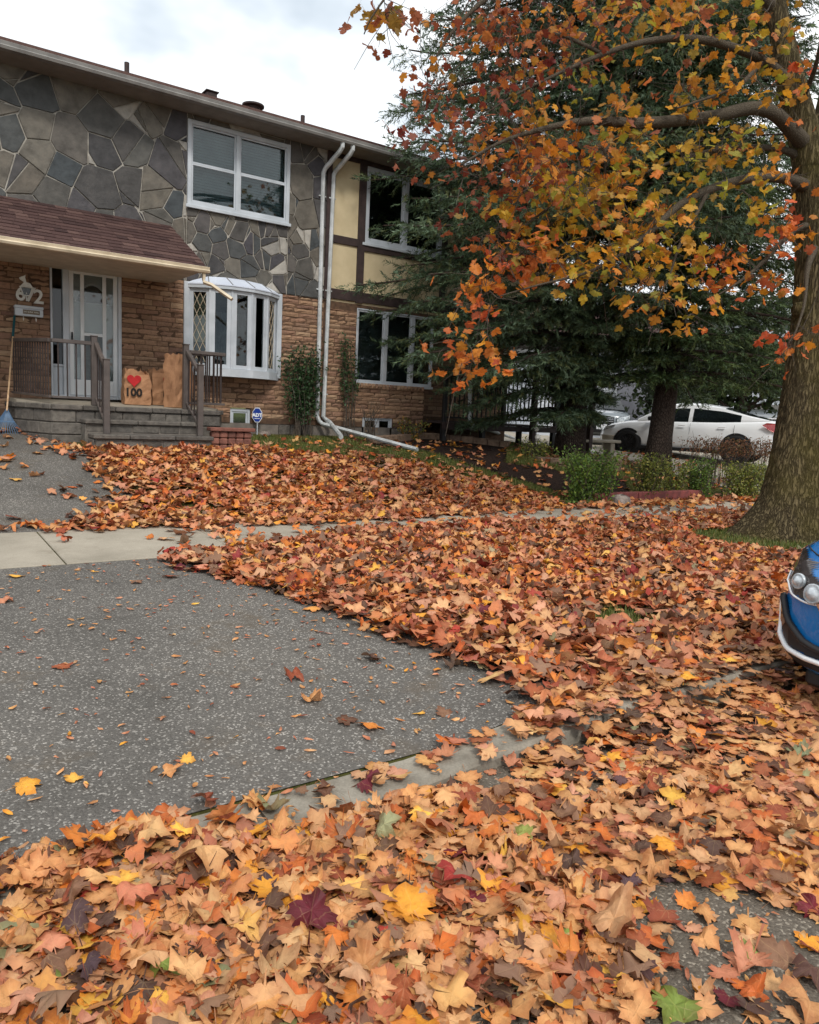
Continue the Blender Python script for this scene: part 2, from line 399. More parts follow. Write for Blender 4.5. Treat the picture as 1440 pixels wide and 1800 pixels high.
def leaf_mat(name, src, trans=.3, rough=.6, veins=True, mott=.5, edge=.75, under=0.0):
    m = NT(name); uv = m.n('ShaderNodeUVMap').outputs[0]
    if src == 'attr': c = m.n('ShaderNodeVertexColor', layer_name='lc').outputs['Color']
    else: c = m.n('ShaderNodeObjectInfo').outputs['Color']
    p = m.pos()
    nz = m.noise(p, 38, 5, .65)
    c = m.mix(mott, c, m.ramp(nz, [(.3, (.5, .42, .36, 1)), (.5, (1, 1, 1, 1)), (.72, (1.2, 1.16, 1.1, 1))]), 'MULTIPLY')
    nrm = None
    if veins:
        ed_ = m.n('ShaderNodeVectorMath', {0: uv, 1: (0.0, .35, 0.0)}, operation='DISTANCE').outputs['Value']
        ed_ = m.math('ADD', ed_, m.math('MULTIPLY', m.noise(p, 17, 4), .55))
        c = m.mix(m.ramp(ed_, [(.55, (0, 0, 0, 1)), (.85, (edge, edge, edge, 1))]), c, m.mix(1.0, c, (.66, .5, .42, 1), 'MULTIPLY'))
        s = m.n('ShaderNodeSeparateXYZ', {0: uv}); x, y = s.outputs[0], s.outputs[1]
        an = m.math('ABSOLUTE', m.math('ARCTAN2', x, m.math('ADD', y, .02)))
        d = None
        for v in (0.0, .75, 1.55):
            q = m.math('ABSOLUTE', m.math('SUBTRACT', an, v)); d = q if d is None else m.math('MINIMUM', d, q)
        rr = m.n('ShaderNodeVectorMath', {0: uv}, operation='LENGTH').outputs['Value']
        dist = m.math('MULTIPLY', d, rr)
        side = m.math('ABSOLUTE', m.math('SINE', m.math('ADD', m.math('MULTIPLY', rr, 34.0), m.math('MULTIPLY', d, -26.0))))
        line = m.ramp(dist, [(.0, (1, 1, 1, 1)), (.022, (0, 0, 0, 1))])
        line2 = m.ramp(side, [(.0, (.45, .45, .45, 1)), (.16, (0, 0, 0, 1))])
        ln = m.math('MAXIMUM', line, line2)
        c = m.mix(m.math('MULTIPLY', ln, .22), c, m.mix(.5, c, s2l(224, 190, 130)))
        nrm = m.bump(m.math('ADD', m.math('MULTIPLY', ln, .5), m.math('MULTIPLY', nz, .8)), .6, .003)
    if under: c = m.mix(m.math('MULTIPLY', m.n('ShaderNodeNewGeometry').outputs['Backfacing'], under), c, s2l(206, 166, 136))      # pale underside of the leaf
    pr = m.princ(c, rough, nrm, 0, .35)
    if trans > 0:
        tl = m.n('ShaderNodeBsdfTranslucent', {'Color': c}).outputs[0]
        pr = m.n('ShaderNodeMixShader', {0: trans, 1: pr, 2: tl}).outputs[0]
    return m.done(pr)
M['leaf_ground'] = leaf_mat('fallen leaf litter', 'attr', .12, .62, under=.22)
M['leaf_obj'] = leaf_mat('fallen maple leaf', 'obj', .12, .6, under=.25)
M['leaf_tree'] = leaf_mat('autumn maple foliage', 'attr', .45, .5, mott=.3, edge=.25)
M['leaf_tree_obj'] = leaf_mat('autumn maple leaf', 'obj', .45, .5, mott=.3, edge=.25)
M['needle'] = leaf_mat('spruce needles', 'attr', .15, .6, veins=False, mott=.2)
M['green'] = leaf_mat('shrub foliage', 'attr', .3, .5, veins=False, mott=.3)
M['kraft'] = simple('brown kraft paper', s2l(176, 132, 98), s2l(150, 110, 80), 7, .85, .5, 18, .012)
M['red_print'] = simple('red print', s2l(196, 40, 44), s2l(170, 34, 38), 9, .8)
M['black_print'] = simple('black print', s2l(36, 30, 28), s2l(28, 24, 22), 9, .8)
M['sign_blue'] = simple('blue sign enamel', s2l(30, 62, 150), s2l(26, 54, 136), 5, .35)
M['sign_white'] = simple('white print', s2l(236, 240, 244), s2l(226, 230, 236), 5, .5)
M['wood'] = simple('pale ash handle', s2l(208, 176, 140), s2l(180, 146, 110), 14, .6)
M['teal'] = simple('teal plastic', s2l(20, 84, 92), s2l(16, 70, 78), 8, .4)
M['blueplastic'] = simple('blue grey plastic tines', s2l(92, 120, 150), s2l(74, 98, 126), 8, .5)
M['red_timber'] = simple('red painted timber', s2l(128, 66, 62), s2l(96, 52, 50), 9, .85, .4, 50)
M['rock'] = simple('grey fieldstone', s2l(150, 138, 130), s2l(104, 96, 92), 7, .9, .8, 30, .02)
M['rubber'] = simple('tyre rubber', s2l(32, 32, 33), s2l(22, 22, 23), 20, .85)
M['chrome'] = simple('chrome', (.85, .86, .87, 1), (.8, .81, .82, 1), 3, .12, metal=1)
M['silver'] = simple('silver plastic', s2l(226, 228, 230), s2l(212, 214, 217), 3, .3, spec=.6)
M['car_white'] = simple('white car paint', s2l(232, 234, 236), s2l(226, 228, 231), 2, .3, coat=.8)
M['car_blue'] = simple('blue car paint', s2l(20, 112, 182), s2l(16, 98, 164), 3, .24, metal=.2, coat=1.0)
M['car_grey'] = simple('grey car paint', s2l(118, 126, 132), s2l(104, 112, 118), 3, .32, metal=.3, coat=.8)
M['car_black'] = simple('black car plastic', s2l(30, 30, 32), s2l(22, 22, 24), 12, .55)
M['car_glass'] = simple('dark car glass', s2l(26, 32, 34), s2l(18, 22, 24), 2, .04, spec=.7)
M['rim_black'] = simple('black alloy rim', s2l(42, 42, 44), s2l(34, 34, 36), 8, .35, metal=.5)
M['lamp_red'] = simple('red lamp lens', s2l(176, 22, 26), s2l(140, 14, 18), 20, .12, spec=.7, coat=1)
M['lamp_clear'] = simple('clear lamp lens', s2l(196, 204, 210), s2l(120, 128, 134), 16, .1, spec=.8, coat=1)
M['lamp_dark'] = simple('smoked lamp housing', s2l(70, 62, 60), s2l(40, 36, 36), 18, .15, spec=.6, coat=1)
M['siding_w'] = simple('white siding', s2l(206, 212, 220), s2l(190, 196, 206), 3, .7)
M['siding_g'] = simple('grey garage door', s2l(130, 132, 142), s2l(116, 118, 128), 3, .7)
M['bead'] = simple('pale ceramic', s2l(222, 222, 216), s2l(200, 200, 194), 9, .4)
# ------------------------------------------------------------------ ground, road, curb, sidewalk, driveway
def sheet(name, xs, ys, zf, mat, **kw):
    xs = np.asarray(xs, float); ys = np.asarray(ys, float)
    X, Y = np.meshgrid(xs, ys); Z = zf(X, Y)
    V = np.stack([X.ravel(), Y.ravel(), Z.ravel()], 1); nx = len(xs)
    i, j = np.meshgrid(np.arange(nx-1), np.arange(len(ys)-1)); a = (j*nx+i).ravel()
    F = np.stack([a, a+1, a+nx+1, a+nx], 1)
    return bulk(name, V, F, mat, smooth=True, **kw)
def ground_z(x, y):
    z = gz(x, y)
    return np.where(y < 2.6, np.where(y < -5.7, .1, -.08), z)
sheet('ground', np.unique(np.r_[np.linspace(-400, -12, 14), np.arange(-12, 30, .4), np.linspace(30, 500, 16)]),
      np.unique(np.r_[np.linspace(-300, -6, 10), -5.72, -5.68, 2.58, 2.62, np.arange(2.8, 16, .3), np.linspace(16, 60, 18), np.linspace(60, 500, 10)]),
      ground_z, M['ground'], kind='structure')
sheet('road', np.linspace(-160, 200, 60), np.linspace(-5.5, 2.47, 6), lambda x, y: 0*x, M['road'], kind='structure')
curb_root = empty('curb', (0, 2.55, 0), kind='structure')
def curb_top(x): return .03+.1*float(np.clip((x-1.9)/1.3, 0, 1))
xx = -8.0
while xx < 34:
    L = 1.83; m = MB(); n = 5
    for i in range(n):
        a = xx+.006+(L-.012)*i/n; b = xx+.006+(L-.012)*(i+1)/n
        za, zb = curb_top(a), curb_top(b)
        pa = [(a, 2.44, -.05), (a, 2.445, za-.02), (a, 2.462, za-.002), (a, 2.648, za+.006), (a, 2.66, -.05)]
        pb = [(b, 2.44, -.05), (b, 2.445, zb-.02), (b, 2.462, zb-.002), (b, 2.648, zb+.006), (b, 2.66, -.05)]
        fs = [(k, k+1, k+6, k+5) for k in range(4)]
        if i == 0: fs.append((4, 3, 2, 1, 0))
        if i == n-1: fs.append((5, 6, 7, 8, 9))
        m.add(pa+pb, fs)
    m.build('curb_segment', M['curb'], curb_root); xx += L
sw_root = empty('sidewalk', (0, 7.3, 0), kind='structure')
xx = -6.3; k = 0
while xx < 40:
    L = 1.5; m = MB(); a, b = xx+.006, xx+L-.006; y0, y1 = 6.62, 8.06
    dz = random.uniform(-.004, .006)
    f = lambda x, y: float(gz(x, y))+.016+dz
    top = [(a, y0, f(a, y0)), (b, y0, f(b, y0)), (b, y1, f(b, y1)), (a, y1, f(a, y1))]
    ins = .008; tp = [(p[0]+(ins if q in (0, 3) else -ins), p[1]+(ins if q < 2 else -ins), p[2]) for q, p in enumerate(top)]
    m.add([(p[0], p[1], p[2]-.12) for p in top]+[(p[0], p[1], p[2]-.008) for p in top]+tp,
          [(0, 1, 5, 4), (1, 2, 6, 5), (2, 3, 7, 6), (3, 0, 4, 7), (4, 5, 9, 8), (5, 6, 10, 9), (6, 7, 11, 10), (7, 4, 8, 11), (8, 9, 10, 11)])
    m.build('slab', M['concrete'], sw_root); xx += L
# edge of the driveway (asphalt on its left), x as a function of y
def drive_edge(y): return np.interp(y, [2.6, 3.0, 3.6, 4.5, 6.6, 8.1, 10.5, 13], [3.2, 3.15, 2.95, 2.8, 2.6, 2.45, 2.35, 2.2])
def drive(name, y0, y1):
    ys = np.linspace(y0, y1, int((y1-y0)/.2)+2); u = np.linspace(0, 1, 30)
    V = []; nx = len(u)
    for y in ys:
        xe = float(drive_edge(y))+.05*math.sin(y*5.1)+.03*math.sin(y*13)
        for t in u:
            x = -7+(xe+7)*t; V.append((x, y, float(gz(x, y))+.008))
    i, j = np.meshgrid(np.arange(nx-1), np.arange(len(ys)-1)); a = (j*nx+i).ravel()
    return bulk(name, V, np.stack([a, a+1, a+nx+1, a+nx], 1), M['drive'], smooth=True, kind='structure')
drive('driveway_apron', 2.665, 6.61); drive('driveway', 8.07, 13.4)
# front path beside the steps and the next driveway along the street
sheet('path', np.linspace(2.42, 5.2, 15), np.linspace(10.62, 11.35, 5), lambda x, y: gz(x, y)+.012, M['concrete'], kind='structure')
sheet('neighbour_driveway', np.linspace(14.2, 24, 20), np.linspace(8.08, 30, 40), lambda x, y: gz(x, y)+.012, M['concrete'], kind='structure')
# bed of dark mulch between lawn and edging blocks
bed = [on_ground(*p) for p in ((640, 775), (742, 768), (800, 770), (890, 782), (890, 815), (985, 828), (1090, 838), (1120, 880), (1010, 872), (930, 850), (850, 826), (790, 806), (735, 792), (660, 786))]
m = MB(); cx = sum(p[0] for p in bed)/len(bed); cy = sum(p[1] for p in bed)/len(bed)
def fine_poly(poly, n=6):
    out = []
    for i in range(len(poly)):
        a, b = np.array(poly[i]), np.array(poly[(i+1) % len(poly)])
        for t in np.linspace(0, 1, n, endpoint=False): out.append(a+(b-a)*t)
    return out
def in_poly(px, py, poly):
    px = np.asarray(px); py = np.asarray(py); c = np.zeros(px.shape, bool)
    for i in range(len(poly)):
        x0, y0 = poly[i][0], poly[i][1]; x1, y1 = poly[i-1][0], poly[i-1][1]
        if y0 == y1: continue
        c ^= ((y0 > py) != (y1 > py)) & (px < (x1-x0)*(py-y0)/(y1-y0)+x0)
    return c
BEDP = [(p[0], p[1]) for p in bed]
g = .14; X, Y = np.meshgrid(np.arange(6, 16, g), np.arange(8.3, 16, g)); q = in_poly(X+g/2, Y+g/2, BEDP); V = []; F = []
for x, y in zip(X[q], Y[q]):
    b = len(V); V += [(x, y, float(gz(x, y))+.014), (x+g, y, float(gz(x+g, y))+.014), (x+g, y+g, float(gz(x+g, y+g))+.014), (x, y+g, float(gz(x, y+g))+.014)]; F.append((b, b+1, b+2, b+3))
bulk('mulch_bed', V, F, M['mulch'], kind='structure')

# ------------------------------------------------------------------ houses
YW = 13.6                                                         # plane of the street front
def fx(px, py): return float(on_y(px, py, YW)[0])
def fz(px, py): return float(on_y(px, py, YW)[2])
def wall_holes(m, x0, x1, z0, z1, y0, y1, holes, mi=0):
    xs = sorted({x0, x1, *[min(max(h[i], x0), x1) for h in holes for i in (0, 1)]})
    zs = sorted({z0, z1, *[min(max(h[i], z0), z1) for h in holes for i in (2, 3)]})
    def solid(i, j):
        if i < 0 or j < 0 or i >= len(xs)-1 or j >= len(zs)-1: return False
        cx, cz = (xs[i]+xs[i+1])/2, (zs[j]+zs[j+1])/2
        return not any(h[0] < cx < h[1] and h[2] < cz < h[3] for h in holes)
    for i in range(len(xs)-1):
        for j in range(len(zs)-1):
            if not solid(i, j): continue
            a, b, c, d = xs[i], xs[i+1], zs[j], zs[j+1]
            m.add([(a, y0, c), (b, y0, c), (b, y0, d), (a, y0, d)], [(0, 1, 2, 3)], mi)
            m.add([(a, y1, c), (b, y1, c), (b, y1, d), (a, y1, d)], [(3, 2, 1, 0)], mi)
            for ok, p, q in ((solid(i-1, j), (a, c), (a, d)), (solid(i+1, j), (b, d), (b, c)), (solid(i, j-1), (b, c), (a, c)), (solid(i, j+1), (a, d), (b, d))):
                if not ok: m.add([(p[0], y0, p[1]), (q[0], y0, q[1]), (q[0], y1, q[1]), (p[0], y1, p[1])], [(0, 1, 2, 3)], mi)
def unit_brick(seed):
    r = random.Random(seed); m = MB(); vs = []
    nx, nz = 4, 3
    for j in range(nz):
        for i in range(nx):
            e = (i in (0, nx-1)) or (j in (0, nz-1))
            x = -.5+i/(nx-1); z = -.5+j/(nz-1)
            y = -.5+(r.uniform(.18, .4) if e else r.uniform(-.15, .25))
            vs.append((x+(0 if i in (0, nx-1) else r.uniform(-.06, .06)), y, z))
    fs = [(j*nx+i, j*nx+i+1, (j+1)*nx+i+1, (j+1)*nx+i) for j in range(nz-1) for i in range(nx-1)]
    b = len(vs); vs += [(-.5, .5, -.5), (.5, .5, -.5), (.5, .5, .5), (-.5, .5, .5)]
    fs += [tuple([b, b+1]+[i for i in range(nx-1, -1, -1)]), tuple([b+3]+[(nz-1)*nx+i for i in range(nx)]+[b+2]),
           tuple([b]+[j*nx for j in range(nz)]+[b+3]), tuple([b+1, b+2]+[j*nx+nx-1 for j in range(nz-1, -1, -1)])]
    m.add(vs, fs); me = bpy.data.meshes.new('brick'); me.from_pydata(m.v, [], m.f); me.update(); return me
BRICKS = [unit_brick(i) for i in range(7)]
for b_ in BRICKS: b_.materials.append(M['brick'])
def brick_rows(x0, x1, z0, z1, holes, ch=.088, lo=.17, hi=.42, jt=.011, rnd=random):
    """(x, z, length, height) of every brick of a coursed wall"""
    out = []; z = z0
    while z < z1-.02:
        h = min(ch*rnd.choice((1, 1, 1, .8, 1.15)), z1-z)
        iv = [(x0, x1)]
        for a, b, c, d in holes:
            if z+h*.5 > c and z+h*.5 < d:
                nv = []
                for p, q in iv:
                    if b <= p or a >= q: nv.append((p, q))
                    else:
                        if a > p: nv.append((p, a))
                        if b < q: nv.append((b, q))
                iv = nv
        for p, q in iv:
            x = p
            while x < q-.03:
                L = rnd.uniform(lo, hi)
                if q-(x+L) < .12: L = q-x if q-x < hi+.1 else (q-x)/2
                L = min(L, q-x)
                out.append((x+L/2, z+h/2, L-jt, h-jt)); x += L
        z += h
    return out
def lay_bricks(parent, rows, y=YW, d=.05, visible=lambda x, z: True, mats=('brick', 'brick_s')):
    m = MB()
    for x, z, L, h in rows:
        pr = random.uniform(.008, .024)
        if visible(x, z):
            o = link('brick', random.choice(BRICKS), parent, (x, y-pr+d/2, z)); o.scale = (L, d, h)
        else:
            m.box(x-L/2, x+L/2, y-pr, y-pr+d, z-h/2, z+h/2)
    if m.v: m.build('brick_run', M[mats[1]], parent, kind='stuff')
# --- polygons of crazy paving
def clip(poly, n, c):
    out = []
    for i in range(len(poly)):
        a, b = poly[i], poly[(i+1) % len(poly)]
        da, db = n[0]*a[0]+n[1]*a[1]-c, n[0]*b[0]+n[1]*b[1]-c
        if da <= 0: out.append(a)
        if da*db < 0:
            t = da/(da-db); out.append((a[0]+(b[0]-a[0])*t, a[1]+(b[1]-a[1])*t))
    return out
def area(p): return .5*sum(p[i-1][0]*p[i][1]-p[i][0]*p[i-1][1] for i in range(len(p)))
def crazy(x0, x1, z0, z1, spacing, rects, rnd):
    seeds = []
    for _ in range(9000):
        p = (rnd.uniform(x0, x1), rnd.uniform(z0, z1)); s = spacing(*p)
        if all((p[0]-q[0])**2+((p[1]-q[1])*.8)**2 > (s*.5+q[2]*.5)**2*q[3] for q in seeds): seeds.append((p[0], p[1], s, rnd.uniform(.45, 1.15)))
    cells = []
    for i, a in enumerate(seeds):
        poly = [(x0, z0), (x1, z0), (x1, z1), (x0, z1)]
        for j, b in enumerate(seeds):
            if i == j: continue
            dx, dz = b[0]-a[0], b[1]-a[1]
            if dx*dx+dz*dz > 6: continue
            k = .5+.18*((a[2]*a[3])-(b[2]*b[3]))/((a[2]+b[2])/2)
            n = (dx, dz); c = dx*(a[0]+dx*k)+dz*(a[1]+dz*k)
            poly = clip(poly, n, c)
            if len(poly) < 3: break
        if len(poly) >= 3 and area(poly) > .004: cells.append((poly, a[2]))
    out = []
    def cut(poly, mode):
        n_ = len(poly); i = rnd.randrange(n_)
        if mode == 'corner' and n_ >= 4:
            a, b, c_ = poly[i-1], poly[i], poly[(i+1) % n_]; t, u = rnd.uniform(.25, .95), rnd.uniform(.25, .95)
        else:
            j = (i+n_//2) % n_; a, b, c_ = poly[i-1], poly[i], poly[j]; t, u = rnd.uniform(.2, .8), rnd.uniform(.85, 1)
            if n_ < 4: return [poly]
        p = (b[0]+(a[0]-b[0])*t, b[1]+(a[1]-b[1])*t); q = (b[0]+(c_[0]-b[0])*u, b[1]+(c_[1]-b[1])*u)
        n = (-(q[1]-p[1]), q[0]-p[0]); c = n[0]*p[0]+n[1]*p[1]
        return [w for w in (clip(poly, n, c), clip(poly, (-n[0], -n[1]), -c)) if len(w) >= 3]
    for poly, s in cells:
        parts = [poly]; x_ = rnd.random()
        if x_ < .4: parts = cut(poly, 'corner')
        elif x_ < .62: parts = cut(poly, 'split')
        if len(parts) > 1 and rnd.random() < .3:
            k = max(range(len(parts)), key=lambda i_: abs(area(parts[i_]))); w = parts.pop(k); parts += cut(w, 'corner')
        for r_ in rects:
            nx = []
            for q in parts:
                l = clip(q, (1, 0), r_[0]); rr = clip(q, (-1, 0), -r_[1])
                mid = clip(clip(q, (-1, 0), -r_[0]), (1, 0), r_[1])
                nx += [l, rr, clip(mid, (0, 1), r_[2]) if mid else [], clip(mid, (0, -1), -r_[3]) if mid else []]
            parts = nx
        out += [(q, s) for q in parts if len(q) >= 3 and abs(area(q)) > .003]
    return out
def inset(poly, d):
    if area(poly) < 0: poly = poly[::-1]
    out = list(poly); base = poly
    for i in range(len(base)):
        a, b = base[i], base[(i+1) % len(base)]; L = math.hypot(b[0]-a[0], b[1]-a[1])
        if L < 1e-5: continue
        n = ((b[1]-a[1])/L, -(b[0]-a[0])/L); c = n[0]*a[0]+n[1]*a[1]-d
        out = clip(out, n, c)
        if len(out) < 3: return []
    return out
def window_unit(parent, name, x0, x1, z0, z1, fw, cols, rails=(), y=YW-.035, dep=.11, mat='white', blind=None, sill=True, glass='glass', sub=.03):
    """cols: list of glass column splits (fractions). returns the frame part; panes are its children"""
    m = MB(); b0, b1 = y, y+dep
    m.box(x0, x0+fw, b0, b1, z0, z1, c=.006); m.box(x1-fw, x1, b0, b1, z0, z1, c=.006)
    m.box(x0+fw, x1-fw, b0+.001, b1-.001, z1-fw, z1-.001, c=.004); m.box(x0+fw, x1-fw, b0+.001, b1-.001, z0+.001, z0+fw, c=.004)
    fr = m.build(name, M[mat], parent)
    xs = [x0+fw]+[x0+fw+(x1-x0-2*fw)*c for c in cols]+[x1-fw]
    for i in range(1, len(xs)-1):
        MB().box(xs[i]-.035, xs[i]+.035, b0+.004, b1-.01, z0+fw, z1-fw, c=.004).build('mullion', M[mat], fr)
    for i in range(len(xs)-1):
        a = xs[i]+(.035 if i else 0); b = xs[i+1]-(.035 if i < len(xs)-2 else 0)
        zs = [z0+fw]+[z0+fw+(z1-z0-2*fw)*r for r in rails]+[z1-fw]
        for j in range(len(zs)-1):
            oy = .02 if j == 0 else .0
            sm = MB(); w_ = sub; ya, yb = b0+.03-oy*.6, b0+.065-oy*.6
            sm.box(a+.001, a+w_, ya, yb, zs[j]+.001, zs[j+1]-.001, c=.003); sm.box(b-w_, b-.001, ya, yb, zs[j]+.001, zs[j+1]-.001, c=.003)
            sm.box(a+w_, b-w_, ya+.001, yb-.001, zs[j]+.002, zs[j]+w_, c=.003); sm.box(a+w_, b-w_, ya+.001, yb-.001, zs[j+1]-w_, zs[j+1]-.002, c=.003)
            sm.build('sash', M[mat], fr)
            MB().box(a+w_-.004, b-w_+.004, ya+.014, ya+.02, zs[j]+w_-.004, zs[j+1]-w_+.004).build('pane', M[glass], fr)
    if blind:
        bm = MB(); z = z0+fw
        while z < z1-fw:
            bm.add([(x0+fw, b1+.03, z), (x1-fw, b1+.03, z), (x1-fw, b1+.05, z+.05), (x0+fw, b1+.05, z+.05)], [(0, 1, 2, 3)]); z += .048
        bm.build('blind', M[blind], fr)
    if sill:
        MB().box(x0-.03, x1+.03, b0-.03, b0+.002, z0-.045, z0+.012, c=.006).build('sill', M[mat], fr)
    return fr
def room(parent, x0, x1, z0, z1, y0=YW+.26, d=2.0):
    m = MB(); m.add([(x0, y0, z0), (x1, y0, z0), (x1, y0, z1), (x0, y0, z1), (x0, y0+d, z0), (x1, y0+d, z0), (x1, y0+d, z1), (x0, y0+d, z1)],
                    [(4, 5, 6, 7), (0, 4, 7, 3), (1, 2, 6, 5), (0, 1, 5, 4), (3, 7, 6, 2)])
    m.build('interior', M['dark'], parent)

# ---- unit with the flagstone upper storey
ZB = 1.34                                                         # top of foundation
Z2 = 3.70                                                         # storey line
XS = fx(575, 400)                                                 # joint between the two units
UW = (4.475, 6.405, 4.975, 6.39)                                  # upper window
DX0, DX1, DZ0, DZ1 = fx(87, 465), fx(213, 480), 1.56, fz(160, 470)
BX0, BX1, BZ0, BZ1 = fx(323, 500), fx(496, 515), 2.13, 3.69       # opening of the bay
ZE = float(on_y(360, 186, 13.08)[2])                              # underside of gutter
house = empty('stone_front_house', (4.0, YW+4, 1.0), 'townhouse with dark flagstone upper storey and tan brick below, behind porch', 'house')
XL = -2.6
m = MB(); wall_holes(m, XL, XS, Z2, ZE+.05, YW, YW+.25, [UW])
stone_wall = m.build('flagstone_wall', M['mortar'], house)
rs = random.Random(5)
def spac(x, z):
    if x < .9: return .7
    if z < 4.95 and x > 4.05: return .25
    return .42 if x < 4.3 else .33
for poly, s in crazy(XL, XS-.03, Z2, ZE+.03, spac, [UW], rs):
    q = inset(poly, .0085 if rs.random() < .7 else .013)
    if len(q) < 3: continue
    # drop doubled corners
    q = [p for i, p in enumerate(q) if math.hypot(p[0]-q[i-1][0], p[1]-q[i-1][1]) > .004]
    if len(q) < 3: continue
    q2 = inset(q, .006); pr = rs.uniform(.012, .03); tx, tz = rs.uniform(-.01, .01), rs.uniform(-.01, .01)
    cx = sum(p[0] for p in q)/len(q); cz = sum(p[1] for p in q)/len(q)
    yf = lambda p: YW-pr+tx*(p[0]-cx)+tz*(p[1]-cz)
    m = MB(); n = len(q)
    V = [(p[0], YW+.01, p[1]) for p in q]+[(p[0], yf(p)+.005, p[1]) for p in q]
    F = [(i, (i+1) % n, n+(i+1) % n, n+i) for i in range(n)]
    if len(q2) == n:
        V += [(p[0], yf(p), p[1]) for p in q2]; F += [(n+i, n+(i+1) % n, 2*n+(i+1) % n, 2*n+i) for i in range(n)]+[tuple(range(2*n, 3*n))]
    else: F += [tuple(range(n, 2*n))]
    m.add(V, F).build('stone', M['stone_pale' if abs(area(q)) < .06 and rs.random() < .3 else 'stone'], stone_wall, origin=(cx, YW, cz))
holes = [(DX0, DX1, DZ0-.3, DZ1), (BX0, BX1, BZ0, BZ1), (fx(405, 720), fx(441, 720), 1.0, 1.56)]
m = MB(); wall_holes(m, XL, XS, ZB-.1, Z2-.001, YW+.002, YW+.25, holes)
brick_wall = m.build('brick_wall', M['brick_mortar'], house)
lay_bricks(brick_wall, brick_rows(XL, XS-.02, ZB, Z2-.004, holes), visible=lambda x, z: x > 1.35)
m = MB(); m.box(XL, XS, YW+.02, YW+.3, .6, ZB-.101); m.build('foundation', M['foundation'], house)
xx = fx(490, 745)
while xx < XS-.25:
    MB().box(xx, xx+.235, YW-.02, YW+.03, 1.04, 1.225, c=.008).build('foundation_block', M['block'], house); xx += .25
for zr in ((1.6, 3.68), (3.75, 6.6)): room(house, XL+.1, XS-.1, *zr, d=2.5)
# side and rear shell
sh = MB(); sh.box(XL, XL+.2, YW+.26, YW+8, .6, ZE); sh.box(XL+.2, XS, YW+7.8, YW+8, .6, ZE); sh.build('rear_wall', M['stucco'], house)
uw = window_unit(house, 'window', UW[0]-.0, UW[1]+.0, UW[2], UW[3], .07, [.47], [.5], blind='blind', y=YW-.045)
# basement window
bx0, bx1 = fx(405, 720), fx(441, 720)
window_unit(house, 'basement_window', bx0, bx1, 1.02, 1.5, .05, [], y=YW+.03, sill=False)
# door
door = empty('front_door', (DX0, YW, DZ0)); door.parent = house; door.location = tuple(np.array((DX0, YW, DZ0))-WPOS[house])
def dpx(px): return fx(px, 580)
d0, d1, d2, d3 = DX0, dpx(112), dpx(119), DX1
m = MB(); fw = .045
for a, b in ((d0, d0+.03), (d1-.012, d2+.02), (d3-.055, d3)): m.box(a, b, YW-.03, YW+.14, DZ0, DZ1, c=.005)
m.box(d0+.03, d1-.012, YW-.029, YW+.139, DZ1-.05, DZ1-.001, c=.005); m.box(d2+.02, d3-.055, YW-.029, YW+.139, DZ1-.05, DZ1-.001, c=.005)
m.box(d0+.03, d3-.055, YW-.04, YW+.14, DZ0, DZ0+.05, c=.005); m.build('door_frame', M['white'], door)
MB().box(d0+.03, d1-.012, YW+.03, YW+.06, DZ0+.05, DZ0+.5, c=.01).build('sidelight_panel', M['white'], door)
MB().box(d0+.03, d1-.012, YW+.0, YW+.08, DZ0+.5, DZ0+.54, c=.006).build('sidelight_rail', M['white'], door)
MB().box(d0+.03, d1-.012, YW+.04, YW+.046, DZ0+.54, DZ1-.05).build('sidelight_pane', M['glass_d'], door)
e0, e1, ez0, ez1 = d2+.02, d3-.055, DZ0+.05, DZ1-.05
# inner slab door with fan light
m = MB(); m.box(e0, e1, YW+.09, YW+.13, ez0, ez1); m.build('inner_door', M['stormglass_panel'], door)
cxm = (e0+e1)/2; zf = ez0+1.52; w_ = (e1-e0)*.36
fan = [(cxm-w_+2*w_*i/16, YW+.088, zf+.3*math.sin(math.pi*i/16)**.7) for i in range(17)]
MB().prism(fan, (0, 0, 0), (0, -.006, 0)).build('fan_light', M['glass_lead'], door, fix=True)
m = MB(); m.tube([(p[0]+.0, YW+.08, p[2]+.005) for p in fan], .018, 6, cap=True); m.tube([(cxm-w_-.02, YW+.08, zf-.004), (cxm+w_+.02, YW+.08, zf-.004)], .016, 6); m.build('fan_light_trim', M['door'], door)
for a, b in ((ez0+.18, ez0+.62),):
    for s in (-1, 1):
        cx = cxm+s*(e1-e0)*.2; m = MB(); m.box(cx-.11, cx+.11, YW+.082, YW+.09, a, b, c=.006); m.build('door_panel', M['door'], door)
# storm door in front
m = MB(); m.box(e0+.004, e0+.075, YW+.0, YW+.035, ez0+.004, ez1-.004, c=.006); m.box(e1-.075, e1-.004, YW, YW+.035, ez0+.004, ez1-.004, c=.006)
g0, g1 = e0+(e1-e0)*.27, e0+(e1-e0)*.72
m.box(e0+.075, e1-.075, YW+.001, YW+.034, ez1-.08, ez1-.005, c=.006); m.box(e0+.075, e1-.075, YW+.001, YW+.034, ez0+.005, ez0+.26, c=.006)
m.box(g0-.03, g0+.03, YW+.002, YW+.033, ez0+.26, ez1-.08, c=.005); m.box(g1-.03, g1+.03, YW+.002, YW+.033, ez0+.26, ez1-.08, c=.005)
m.box(g0+.03, g1-.03, YW+.003, YW+.032, ez0+.98, ez0+1.03, c=.005); m.build('storm_door', M['door'], door)
m = MB()
for a, b in ((e0+.075, g0-.03), (g1+.03, e1-.075)): m.box(a, b, YW+.014, YW+.02, ez0+.26, ez1-.08)
m.box(g0+.03, g1-.03, YW+.0145, YW+.0195, ez0+1.03, ez1-.08)
m.build('storm_pane', glass_mat('clear storm glass', (.8, .83, .83, 1)), door)
